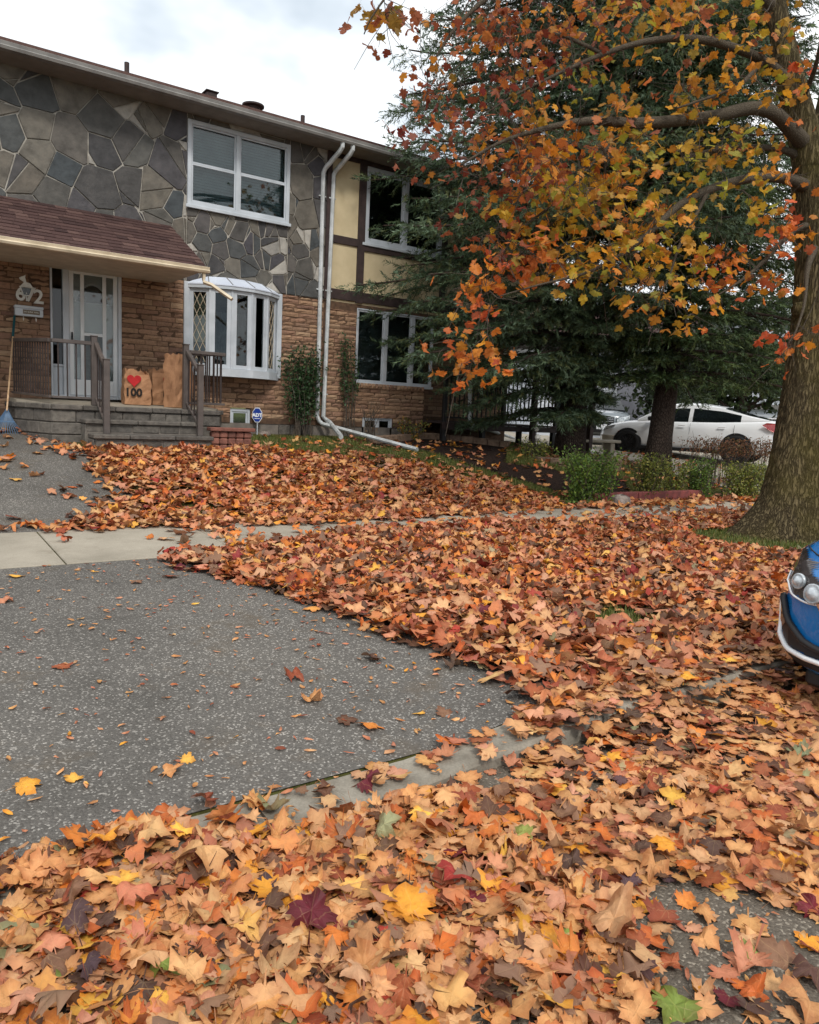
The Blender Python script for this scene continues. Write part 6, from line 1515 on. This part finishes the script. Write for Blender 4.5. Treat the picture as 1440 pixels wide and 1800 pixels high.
for a, b in ((ta, tb_), (tb_, tc_)):
    za, zb = float(gz(a[0], a[1])), float(gz(b[0], b[1])); MB().bar((a[0]+.01, a[1], za+.08), (b[0]-.01, b[1], zb+.08), .13, .19, c=.012).build('timber', M['red_timber'], tb)
def orb(px, py, h, r_, lb, y=None):
    q = sp(px, py); o = empty('garden_globe', q, lb, 'ornament', 'pale globes on stakes')
    MB().tube([q-(0, 0, .05), q+(0, 0, h)], .006, 5).build('stake', M['black'], o)
    MB().lathe([(.01, h-r_), (r_*.7, h-r_*.7), (r_, h), (r_*.7, h+r_*.7), (.01, h+r_)], q, n=14).build('globe', M['bead'], o, smooth=True)
orb(943, 806, .42, .06, 'lower pale globe ornament beside the large spruce'); orb(940, 804, .56, .05, 'upper pale globe ornament beside the large spruce'); orb(1040, 822, .32, .05, 'pale globe ornament right of the large spruce')
bn = sp(1050, 800); ben = empty('stone_bench', bn, 'low pale concrete bench behind the large spruce', 'bench')
for s in (-.4, .4): MB().box(bn[0]+s-.08, bn[0]+s+.08, bn[1]-.12, bn[1]+.12, bn[2]-.05, bn[2]+.3, c=.02).build('leg', M['concrete'], ben)
MB().box(bn[0]-.62, bn[0]+.62, bn[1]-.18, bn[1]+.18, bn[2]+.302, bn[2]+.37, c=.02).build('seat', M['concrete'], ben)
pc = sp(1068, 790); pt = empty('garden_pot', pc, 'pale ceramic pot beside the low bench', 'pot')
MB().lathe([(.11, -.02), (.15, .1), (.17, .36), (.19, .37), (.19, .4), (.16, .4), (.14, .34)], pc, n=18).build('pot_body', M['concrete'], pt, smooth=True)
# ------------------------------------------------------------------ vehicles
def interp_prof(st, n):
    S = np.array(st, float); xs = np.unique(np.round(np.r_[np.linspace(S[0, 0], S[-1, 0], n), S[:, 0], (S[1:, 0]+S[:-1, 0])/2], 4))
    return np.stack([xs]+[np.interp(xs, S[:, 0], S[:, k]) for k in range(1, S.shape[1])], 1)
def half_ring(w_, z0, z1):
    h = z1-z0; return [(0, z0), (w_*.80, z0), (w_*.95, z0+.05), (w_*.985, z0+.25*h), (w_, z0+.52*h), (w_*.985, z0+.74*h), (w_*.965, z0+.80*h), (w_*.93, z0+.92*h), (w_*.86, z1-.008), (w_*.5, z1+.02), (0, z1+.03)]
def loft(m, rings, cap=True, mi=0):
    n = len(rings[0]); V = [p for r_ in rings for p in r_]; F = [(k*n+i, k*n+i+1, (k+1)*n+i+1, (k+1)*n+i) for k in range(len(rings)-1) for i in range(n-1)]
    if cap: F += [tuple(range(n))[::-1], tuple(range((len(rings)-1)*n, len(rings)*n))]
    m.add(V, F, mi)
def wheel(root, x, y, r_, side, rim):
    w_ = MB(); ax = (0, side, 0)
    w_.lathe([(r_*.62, -.10), (r_*.93, -.105), (r_, -.08), (r_, .08), (r_*.93, .105), (r_*.66, .10), (r_*.62, .06)], (x, y, r_), axis=ax, n=32); t = w_.build('tyre', M['rubber'], root, smooth=True)
    m = MB(); m.lathe([(r_*.64, .05), (r_*.64, .095), (r_*.58, .095), (r_*.55, .05), (.02, .05)], (x, y, r_), axis=ax, n=32)
    for k in range(10):
        a = 2*math.pi*k/10+(.12 if k % 2 else -.12); m.bar((x+.04*math.cos(a), y+side*.075, r_+.04*math.sin(a)), (x+r_*.6*math.cos(a), y+side*.085, r_+r_*.6*math.sin(a)), .028, .03, up=(0, 1, 0))
    m.lathe([(.06, .05), (.06, .095), (.05, .1), (.01, .1)], (x, y, r_), axis=ax, n=16); m.build('rim', M[rim], root, fix=True)
def car(name, label, loc, rz, paint, L, W, belt, gh, wb, wr, rim, front_over, seg_side):
    """belt rows: x, halfwidth, zbottom, ztop ; gh rows: x, zroof ; x forward, origin mid ground"""
    root = empty(name, loc, label, 'car', None, None, local=True, rz=rz); m = MB(); B = interp_prof(belt, 44); rings = []
    for x, w_, z0, z1 in B:
        half = half_ring(w_, z0, z1)
        rings.append([(x, a, z) for a, z in half]+[(x, -a, z) for a, z in half[-2::-1]])
    loft(m, rings); body = m.build('body', M[paint], root, smooth=True, fix=True)
    G = interp_prof(gh, 40); rings = []; beltz = lambda x: np.interp(x, B[:, 0], B[:, 3]); beltw = lambda x: np.interp(x, B[:, 0], B[:, 1])
    for x, zr in G:
        zb = beltz(x)-.02; wbb = beltw(x)*.88; hh = max(zr-zb, .01); wt = wbb-.30*hh
        half = [(wbb, zb), (wbb-.05*hh, zb+.25*hh), (wt+.05*hh, zb+.72*hh), (wt-.02, zb+.92*hh), (wt-.12, zr-.005), (wt*.45, zr+.018), (0, zr+.022)]
        rings.append([(x, a, z) for a, z in half]+[(x, -a, z) for a, z in half[-2::-1]])
    n = len(rings[0]); gl = MB(); rf = MB()
    for k in range(len(rings)-1):
        xm = (G[k, 0]+G[k+1, 0])/2
        for i in range(n-1):
            q = [rings[k][i], rings[k][i+1], rings[k+1][i+1], rings[k+1][i]]
            side = i in (0, 1, n-2, n-3); gs = i in (2, n-4)
            glass = (side or (gs and False)) and any(a < xm < b for a, b in seg_side) or (not side and not (seg_side_roof(seg_side, gh, xm)) and i not in (2, n-4, 0, n-2))
            (gl if glass else rf).add(q, [(0, 1, 2, 3)])
    gl.build('window_glass', M['car_glass'], root, smooth=False); rf.build('roof', M[paint], root, smooth=False)
    for sx_ in (wb/2, -wb/2):
        for sy_ in (-1, 1):
            xw = sx_+front_over; y_ = sy_*float(np.interp(xw, B[:, 0], B[:, 1]))
            arch = MB(); arch.lathe([(wr*1.17, -.16), (wr*1.17, .006), (wr*1.1, .008), (.02, .008)], (xw, y_, wr*1.02), axis=(0, sy_, 0), n=32); arch.build('wheel_arch', M['car_black'], root)
            wheel(root, xw, y_-sy_*.07, wr, sy_, rim)
    return root, B, beltw, beltz
def seg_side_roof(seg, gh, x):
    z = [a[1] for a in gh]; zm = max(z); xs = [a[0] for a in gh if a[1] > zm-.13]; return min(xs)-.02 < x < max(xs)+.02
# white sedan, front towards the houses
wf_, wr_ = at(1112, 803, 20.0), at(1277, 822, 18.7); dv = wf_-wr_; dv[2] = 0; rz = math.atan2(dv[1], dv[0]); dv /= np.linalg.norm(dv); lf = np.array([-dv[1], dv[0], 0])
mid = (wf_+wr_)/2-dv*.05-lf*.86; mid[2] = float(gz(mid[0], mid[1]))+.012
Lw = 4.55
belt = [(-2.27, .62, .42, .98), (-2.2, .80, .32, 1.04), (-2.0, .87, .22, 1.05), (-1.6, .90, .2, 1.02), (-.8, .91, .19, .97), (.3, .91, .19, .94), (1.0, .90, .2, .93), (1.5, .88, .2, .88), (1.9, .83, .2, .80), (2.15, .72, .22, .70), (2.27, .55, .28, .60)]
gh = [(-2.0, 1.05), (-1.5, 1.16), (-.9, 1.33), (-.3, 1.405), (.1, 1.41), (.45, 1.36), (.8, 1.2), (1.2, .96)]
wc, B_w, bw_, bz_ = car('white_sedan', 'white sedan with black wheels parked behind the hedge and spruces', mid, rz, 'car_white', Lw, 1.8, belt, gh, 2.7, .325, 'rim_black', .05, [(-1.35, -.18), (-.10, .62)])
for s in (-1, 1):
    MB().prism([(-2.26, s*.60, .80), (-2.2, s*.80, .98), (-1.95, s*.895, .99), (-1.85, s*.905, .93), (-2.05, s*.885, .80), (-2.2, s*.80, .74)], (0, s*.008, 0), (0, s*.03, .0)).build('tail_lamp', M['lamp_red'], wc, fix=True)
    MB().prism([(2.2, s*.62, .66), (2.05, s*.77, .72), (1.75, s*.855, .78), (1.8, s*.855, .70), (2.15, s*.70, .60)], (0, s*.005, 0), (0, s*.025, 0)).build('headlamp', M['lamp_clear'], wc, fix=True)
    for x in (-.95, .02): MB().bar((x-.09, s*.925, .84), (x+.09, s*.925, .84), .03, .025, c=.006).build('door_handle', M['car_white'], wc)
    MB().cbox((.78, s*1.0, .98), ((1, 0, 0), (0, 1, 0), (0, 0, 1)), (.07, .1, .055), .03).build('mirror', M['car_black'], wc)
    MB().bar((-1.1, s*.885, .23), (1.15, s*.885, .23), .05, .09, c=.02).build('side_skirt', M['car_black'], wc)
    for x in (-1.2, -.15, .85): MB().bar((x, s*.9125, .3), (x-.03, s*.90, .90), .003, .007).build('door_gap', M['car_black'], wc)
    MB().bar((1.55, s*.884, .60), (1.68, s*.872, .60), .012, .03, c=.004).build('side_marker', M['lamp_red'], wc)
MB().bar((-2.05, -.72, 1.1), (-2.05, .72, 1.1), .22, .03, c=.012).build('rear_spoiler', M['car_white'], wc)
MB().bar((-2.24, -.5, .40), (-2.24, .5, .40), .1, .2, c=.03).build('rear_bumper', M['car_black'], wc)
# grey sport utility seen head on
gp_ = at(1040, 798, 24.5); gp_[2] = float(gz(gp_[0], gp_[1]))+.012
bs = [(-2.2, .75, .5, 1.0), (-2.0, .88, .3, 1.06), (-1, .92, .25, 1.05), (.6, .92, .25, 1.03), (1.3, .91, .25, 1.02), (1.9, .88, .28, .98), (2.15, .80, .3, .92), (2.25, .66, .36, .82)]
gs_ = [(-2.1, 1.1), (-1.9, 1.55), (-1.2, 1.68), (.0, 1.68), (.4, 1.6), (1.15, 1.06)]
view = _o-gp_; gv, _, _, _ = car('grey_suv', 'grey car seen head on behind the carport post', gp_, math.atan2(view[1], view[0])+.1, 'car_grey', 4.5, 1.84, bs, gs_, 2.65, .34, 'silver', .05, [(-1.7, -.75), (-.68, .2), (.26, .85)])
MB().box(2.245, 2.275, -.34, .34, .66, .84, c=.01).build('grille', M['car_black'], gv)
for k in range(3): MB().bar((2.28, -.32, .70+k*.05), (2.28, .32, .70+k*.05), .012, .012).build('grille_bar', M['chrome'], gv)
MB().lathe([(.075, .0), (.075, .02), (.055, .02), (.055, .0)], (2.275, 0, .75), axis=(1, 0, 0), n=18).build('emblem', M['chrome'], gv)
MB().box(2.27, 2.282, -.15, .15, .46, .61, c=.004).build('number_plate', M['sign_white'], gv)
MB().box(2.20, 2.265, -.66, .66, .36, .645, c=.03).build('lower_bumper', M['car_black'], gv)
for s in (-1, 1): MB().prism([(2.26, s*.42, .70), (2.24, s*.60, .72), (2.1, s*.80, .80), (2.12, s*.80, .9), (2.24, s*.58, .88), (2.26, s*.42, .83)], (.0, 0, 0), (.03, 0, 0)).build('headlamp', M['lamp_clear'], gv, fix=True)
# blue sport utility at the curb, only its front corner in view
BXF, BY = 4.22, 1.49                                     # front face and centre line
# local: x forward
bb = [(-2.22, .70, .45, 1.0), (-2.05, .88, .28, 1.06), (-1, .92, .24, 1.06), (.6, .925, .24, 1.05), (1.3, .92, .24, 1.03), (1.75, .905, .25, 1.0), (1.95, .88, .25, .955), (2.08, .83, .24, .875), (2.17, .74, .24, .81), (2.22, .62, .25, .755), (2.245, .42, .28, .70)]
gs2 = [(-2.1, 1.12), (-1.9, 1.52), (-1.2, 1.645), (-.1, 1.65), (.35, 1.57), (1.15, 1.07)]
bl, BB, bwf, bzf = car('blue_suv', 'blue car at the right edge, its front corner with headlamp and bright trim', (BXF+2.245, BY, 0), math.pi, 'car_blue', 4.48, 1.85, bb, gs2, 2.67, .345, 'silver', .05, [(-1.7, -.75), (-.68, .25), (.3, .85)])
CP = [(2.245, 0), (2.235, 0), (2.215, 0), (2.17, 0), (2.10, 0), (2.0, 0), (1.85, 0), (1.65, 0)]
def corner(t, z, off=.012):
    """point on the front corner: t=0 nose .. 1 flank, local coordinates"""
    def pt(t):
        t = min(max(t, 0), 1); u = t*(len(CP)-1); i = min(int(u), len(CP)-2); x = CP[i][0]*(1-(u-i))+CP[i+1][0]*(u-i)
        w_, z0, z1 = (float(np.interp(x, BB[:, 0], BB[:, k])) for k in (1, 2, 3)); hr = half_ring(w_, z0, z1)[1:-1]
        return np.array([x, float(np.interp(z, [q[1] for q in hr], [q[0] for q in hr]))])
    p = pt(t); d = pt(t+.03)-pt(t-.03); d /= np.linalg.norm(d)+1e-9; nrm = np.array([d[1], -d[0]])
    if nrm[0]+nrm[1] < 0: nrm = -nrm
    return np.array([p[0]+nrm[0]*off, p[1]+nrm[1]*off, z])
def patch(name, outline, mat, off, s):
    """curved panel following the corner; outline rows (t, z)"""
    V = []; F = []; dt, dz_ = .008, .009; t0, t1 = min(p[0] for p in outline), max(p[0] for p in outline); z0, z1 = min(p[1] for p in outline), max(p[1] for p in outline)
    nt_, nz_ = int((t1-t0)/dt)+2, int((z1-z0)/dz_)+2; idx = {}
    for i in range(nt_):
        for j in range(nz_):
            if not in_poly(np.array([t0+(i+.5)*dt]), np.array([z0+(j+.5)*dz_]), outline)[0]: continue
            q = []
            for a, b in ((i, j), (i+1, j), (i+1, j+1), (i, j+1)):
                if (a, b) not in idx: c = corner(t0+a*dt, z0+b*dz_, off); idx[(a, b)] = len(V); V.append((c[0], c[1]*s, c[2]))
                q.append(idx[(a, b)])
            F.append(tuple(q))
    MB().add(V, F).build(name, M[mat], bl, fix=True)
for s in (-1, 1):
    patch('headlamp', [(.12, .66), (.12, .705), (.22, .74), (.36, .775), (.46, .81), (.58, .86), (.74, .905), (.86, .92), (.84, .86), (.72, .78), (.58, .715), (.46, .67), (.30, .645)], 'lamp_dark', .012, s)
    for t, z_, r_ in ((.27, .70, .05), (.43, .745, .04)):
        q = corner(t, z_, .02); MB().lathe([(r_*1.15, .0), (r_*1.15, .014), (r_, .018), (r_*.85, .012), (r_*.6, .03), (.004, .04)], (q[0], q[1]*s, q[2]), axis=(.8, .6*s*t, .1), n=20).build('projector_lens', M['lamp_clear'], bl, smooth=True)
    m = MB(); m.tube([tuple(corner(t, z_, .018)*np.array([1, s, 1])) for t, z_ in smooth([(.10, .655), (.30, .64), (.46, .665), (.58, .71), (.70, .765)], 20)], [.006]*20, 6); m.build('lamp_trim', M['silver'], bl, smooth=True)
    patch('fog_recess', [(.02, .345), (.30, .35), (.48, .365), (.60, .42), (.66, .60), (.60, .595), (.48, .52), (.32, .43), (.16, .385), (.02, .375)], 'car_black', .014, s)
    patch('fog_lamp', [(.48, .48), (.58, .575), (.64, .58), (.63, .50), (.56, .45)], 'lamp_dark', .024, s)
    a_ = [(.665, .61), (.675, .52), (.645, .43), (.57, .375), (.46, .345), (.28, .33), (.02, .325)]
    m = MB(); m.tube([tuple(corner(t, z_, .024)*np.array([1, s, 1])) for t, z_ in smooth(a_, 22)], [.016]*22, 6); m.build('bright_trim', M['silver'], bl, smooth=True)
    b2 = [(.65, .615), (.59, .605), (.47, .53), (.32, .44), (.16, .395), (.02, .385)]
    m = MB(); m.tube([tuple(corner(t, z_, .02)*np.array([1, s, 1])) for t, z_ in smooth(b2, 16)], [.02]*16, 6); m.build('fog_brow', M['car_black'], bl, smooth=True)
hexa = [(2.275, y_, z_) for y_, z_ in ((-.40, .76), (.40, .76), (.46, .66), (.34, .44), (-.34, .44), (-.46, .66))]
hexf = [(2.255, .40, .77), (2.232, .56, .645), (2.24, .5, .56), (2.255, .36, .40)]; hexf = hexf+[(x, -y_, z_) for x, y_, z_ in hexf[::-1]]
MB().prism(hexa, (-.06, 0, 0), (-.012, 0, 0)).build('grille', M['car_black'], bl, fix=True)
m = MB(); m.tube(hexf+[hexf[0]], .02, 6); m.build('grille_frame', M['chrome'], bl, smooth=True)
for k in range(4): MB().bar((2.27, -.40+.03*k, .50+.06*k), (2.27, .40-.03*k, .50+.06*k), .012, .018).build('grille_bar', M['chrome'], bl)
for s in (-1, 1):
    patch('lower_valance', [(0, .285), (.2, .272), (.5, .268), (.95, .27), (.95, .335), (.5, .315), (.2, .305), (0, .31)], 'car_black', .008, s)
    m = MB(); m.tube([tuple(corner(t, z_, .004)*np.array([1, s, 1])) for t, z_ in smooth([(.12, .725), (.36, .79), (.5, .84), (.7, .905), (.9, .93)], 14)], [.005]*14, 5); m.build('hood_gap', M['car_black'], bl)
MB().box(1.9, 2.19, -.62, .62, .16, .26, c=.03).build('under_tray', M['car_black'], bl)
# ------------------------------------------------------------------ carport, far houses, far trees
cp = empty('carport', at(1050, 775, 17.5), 'dark timber carport roof and post behind the spruces', 'carport')
q0 = at(922, 592, 17.0); q1 = at(1142, 606, 17.6); h_ = float(q0[2])
Q0 = np.array([q0[0], q0[1]]); Q1 = np.array([q1[0], q1[1]]); d = (Q1-Q0)/np.linalg.norm(Q1-Q0); nb = np.array([-d[1], d[0]])
zc = (q0[2]+q1[2])/2
MB().prism([(*(Q0), 0), (*(Q1), 0), (*(Q1+nb*3), 0), (*(Q0+nb*3), 0)], (0, 0, zc), (0, 0, zc+.16)).build('beam_deck', M['trim'], cp, fix=True)
MB().prism([(*(Q0-d*.2-nb*.25), zc+.161), (*(Q1+d*.2-nb*.25), zc+.161), (*(Q1+d*.2+nb*3.2), zc+.6), (*(Q0-d*.2+nb*3.2), zc+.6)], (0, 0, 0), (0, 0, .06)).build('roof', simple('pale roof felt', s2l(150, 144, 138), s2l(120, 116, 112), 5, .9), cp, fix=True)
for t in (.12, .58):
    b = Q0+(Q1-Q0)*t+nb*.06; MB().box(b[0]-.06, b[0]+.06, b[1]-.06, b[1]+.06, float(gz(*b))-.05, zc, c=.008).build('post', M['trim'], cp)
b = Q0+(Q1-Q0)*.58+nb*.06; MB().bar((b[0]+d[0]*.05, b[1]+d[1]*.05, zc-.75), (b[0]+d[0]*.8, b[1]+d[1]*.8, zc-.02), .09, .1, c=.006).build('brace', M['trim'], cp)
def far_house(name, label, a, b, zb, zt, gable, wall, depth=8, sidings=True, door=None, roofc=None):
    a = np.array(a[:2]); b = np.array(b[:2]); d = b-a; L = np.linalg.norm(d); d /= L; n = np.array([d[1], -d[0]])
    if np.dot(n, -a) < 0: n = -n
    root = empty(name, (*((a+b)/2), zb), label, 'house'); bk = -n*depth
    m = MB(); m.prism([(*a, 0), (*b, 0), (*(b+bk), 0), (*(a+bk), 0)], (0, 0, zb-.6), (0, 0, zt)); m.build('wall', M[wall], root, fix=True)
    mm = MB(); zz_ = zb+.1; k = 0
    while zz_ < zt-.05:
        p, q = a+n*.012, b+n*.012; mm.add([(*(p+n*.016), zz_), (*(q+n*.016), zz_), (*q, zz_+.195), (*p, zz_+.195), (*p, zz_), (*q, zz_)], [(0, 1, 2, 3), (4, 5, 1, 0)]); zz_ += .2
    mm.build('siding', M[wall], root, kind='stuff')
    rc = roofc or M['shingle_s']
    if gable:
        pk = (a+b)/2; zp = zt+gable; m = MB(); m.prism([(*(a+n*.02), zt), (*(b+n*.02), zt), (*(pk+n*.02), zp)], (0, 0, 0), (*bk, 0)); m.build('gable', M[wall], root, fix=True)
        for e_, nm in ((a-d*.4, 'roof'), (b+d*.4, 'roof')):
            m = MB(); ze = zt-.4*gable/(L/2); m.prism([(*(e_+n*.4), ze), (*(pk+n*.4), zp), (*(pk+n*.4), zp+.14), (*(e_+n*.4), ze+.14)], (0, 0, 0), (*(bk-n*.4), 0)); m.build(nm, rc, root, fix=True)
    else:
        m = MB(); pk = (a+b)/2; m.prism([(*(a+n*.5), zt), (*(a+n*.5), zt+.15), (*(a+bk*.5), zt+2.0), (*(a+bk), zt+.15), (*(a+bk), zt)], (*(-d*.4), 0), (*(d*(L+.4)), 0)); m.build('roof', rc, root, fix=True)
    return root, a, b, d, n
def far_panel(root, a, d, n, t0, t1, z0, z1, name, mat, off=.06, th=.05):
    p, q = a+d*t0+n*off, a+d*t1+n*off; return MB().prism([(*p, z0), (*q, z0), (*q, z1), (*p, z1)], (0, 0, 0), (*(n*th), 0)).build(name, M[mat], root, fix=True)
A0, A1 = at(930, 740, 29), at(1290, 760, 31)
h3, a, b, d, n = far_house('garage_house', 'white sided house with grey garage door seen through the spruces', A0, A1, 1.0, 4.3, 0, 'siding_w')
def tpx(px, py, dep): q = at(px, py, dep)[:2]; return float(np.dot(q-a, d))
t0, t1 = tpx(1075, 600, 30), tpx(1150, 600, 30)
gd = far_panel(h3, a, d, n, t0, t1, 1.2, 4.0, 'garage_door', 'siding_g')
for k in range(4): far_panel(h3, a, d, n, t0+.05, t1-.05, 1.25+k*.68, 1.9+k*.68, 'door_panel', 'siding_g', .112, .02)
far_panel(h3, a, d, n, t0-.12, t0-.002, 1.0, 4.1, 'door_trim', 'white', .06, .08); far_panel(h3, a, d, n, t1+.002, t1+.12, 1.0, 4.1, 'door_trim', 'white', .06, .08)
for k in (.12, .7): far_panel(h3, a, d, n, np.linalg.norm(b-a)*k, np.linalg.norm(b-a)*k+1.3, 2.0, 3.4, 'window', 'car_glass', .06, .04); far_panel(h3, a, d, n, np.linalg.norm(b-a)*k-.1, np.linalg.norm(b-a)*k+1.4, 1.88, 1.998, 'window_sill', 'white', .06, .08)
C0, C1 = at(1230, 700, 33), at(1560, 720, 30)
h4, a, b, d, n = far_house('gable_house', 'pale sided house with low gable behind the maple trunk', C0, C1, 1.0, 5.6, 1.4, 'siding_w')
for t in (1.2, 4.6): far_panel(h4, a, d, n, t, t+1.4, 3.4, 4.8, 'window', 'car_glass'); far_panel(h4, a, d, n, t-.1, t+1.5, 3.28, 3.398, 'window_sill', 'white', .06, .09)
far_panel(h4, a, d, n, 0, np.linalg.norm(b-a), 2.4, 2.6, 'belt_trim', 'gutter', .05, .12)
# distant trees closing the street
def far_tree(p, h, rx, seed, pal, label, nl=2600, ls=.3, bare=False):
    gg = np.random.default_rng(seed); root = empty('distant_tree', p, label, 'tree', 'trees far down the street'); m = MB(); ends = []
    m.tube([p-(0, 0, .2), p+(0, 0, h*.25), p+(gg.normal(0, .2), gg.normal(0, .2), h*.6), p+(gg.normal(0, .3), gg.normal(0, .3), h*.9)], [.26, .2, .12, .03], 9)
    for k in range(26):
        t = gg.uniform(.28, .85); s0 = p+np.array([0, 0, h*t]); a = gg.uniform(0, 6.28); L = rx*gg.uniform(.6, 1.05)*(1.15-.5*abs(t-.5)); e = s0+np.array([math.cos(a)*L, math.sin(a)*L, L*gg.uniform(.25, .8)]); mid = (s0+e)/2+gg.normal(0, .15, 3)
        m.tube([s0, mid, e], [.07, .045, .015], 5, cap=False); ends += [mid, e, (mid+e)/2]
        for q in range(5): w_ = s0+(e-s0)*gg.uniform(.4, 1); m.tube([w_, w_+gg.normal(0, .5, 3)+np.array([0, 0, .2])], [.02, .006], 4, cap=False)
    m.build('trunk', M['spruce_bark'], root, smooth=True)
    if nl:
        c = np.array(ends)[gg.integers(0, len(ends), nl)]+gg.normal(0, rx*.17, (nl, 3)); pl = np.array([s2l(*q)[:3] for q in pal])
        T = np.array([[0, 0], [.45, .35], [.2, 1], [-.35, .6]]); 
        d_ = gg.normal(0, 1, (nl, 3)); d_ /= np.linalg.norm(d_, axis=1)[:, None]; x_ = np.cross(d_, gg.normal(0, 1, (nl, 3))); x_ /= np.linalg.norm(x_, axis=1)[:, None]
        W_ = (x_[:, None, :]*T[None, :, :1]+d_[:, None, :]*T[None, :, 1:])*(ls*gg.uniform(.6, 1.2, nl))[:, None, None]+c[:, None, :]
        cc = pl[gg.integers(0, len(pl), nl)]*gg.uniform(.7, 1.25, (nl, 1)); bulk('crown', W_.reshape(-1, 3), (np.array([[0, 1, 2], [0, 2, 3]])[None]+np.arange(nl)[:, None, None]*4).reshape(-1, 3), M['green'], root, col=np.repeat(np.concatenate([cc, np.ones((nl, 1))], 1), 4, 0))
def fp(px, py, dep): q = at(px, py, dep); q[2] = float(gz(q[0], q[1])); return q
far_tree(fp(1440, 740, 44), 10, 3.4, 1, [(180, 110, 60), (150, 90, 56)], 'thin half bare tree behind the pale gable house', 300)
far_tree(fp(1200, 740, 50), 8, 3.6, 2, [(70, 84, 50), (92, 96, 54), (60, 72, 46)], 'dark leafy tree beyond the garage house', 3000)
far_tree(fp(1560, 760, 38), 9, 3.5, 3, [(170, 110, 50), (120, 100, 50)], 'orange tree at the far right down the street', 2500)
far_tree(fp(1300, 768, 25.5), 3.6, 2.3, 4, [(52, 66, 40), (62, 78, 44), (44, 56, 36)], 'low dark evergreen behind the tail of the white sedan', 4200, .22)
far_tree(fp(1205, 768, 26.5), 3.4, 2.0, 5, [(52, 66, 40), (58, 72, 42), (44, 56, 36)], 'low dark evergreen behind the roof of the white sedan', 3600, .22)
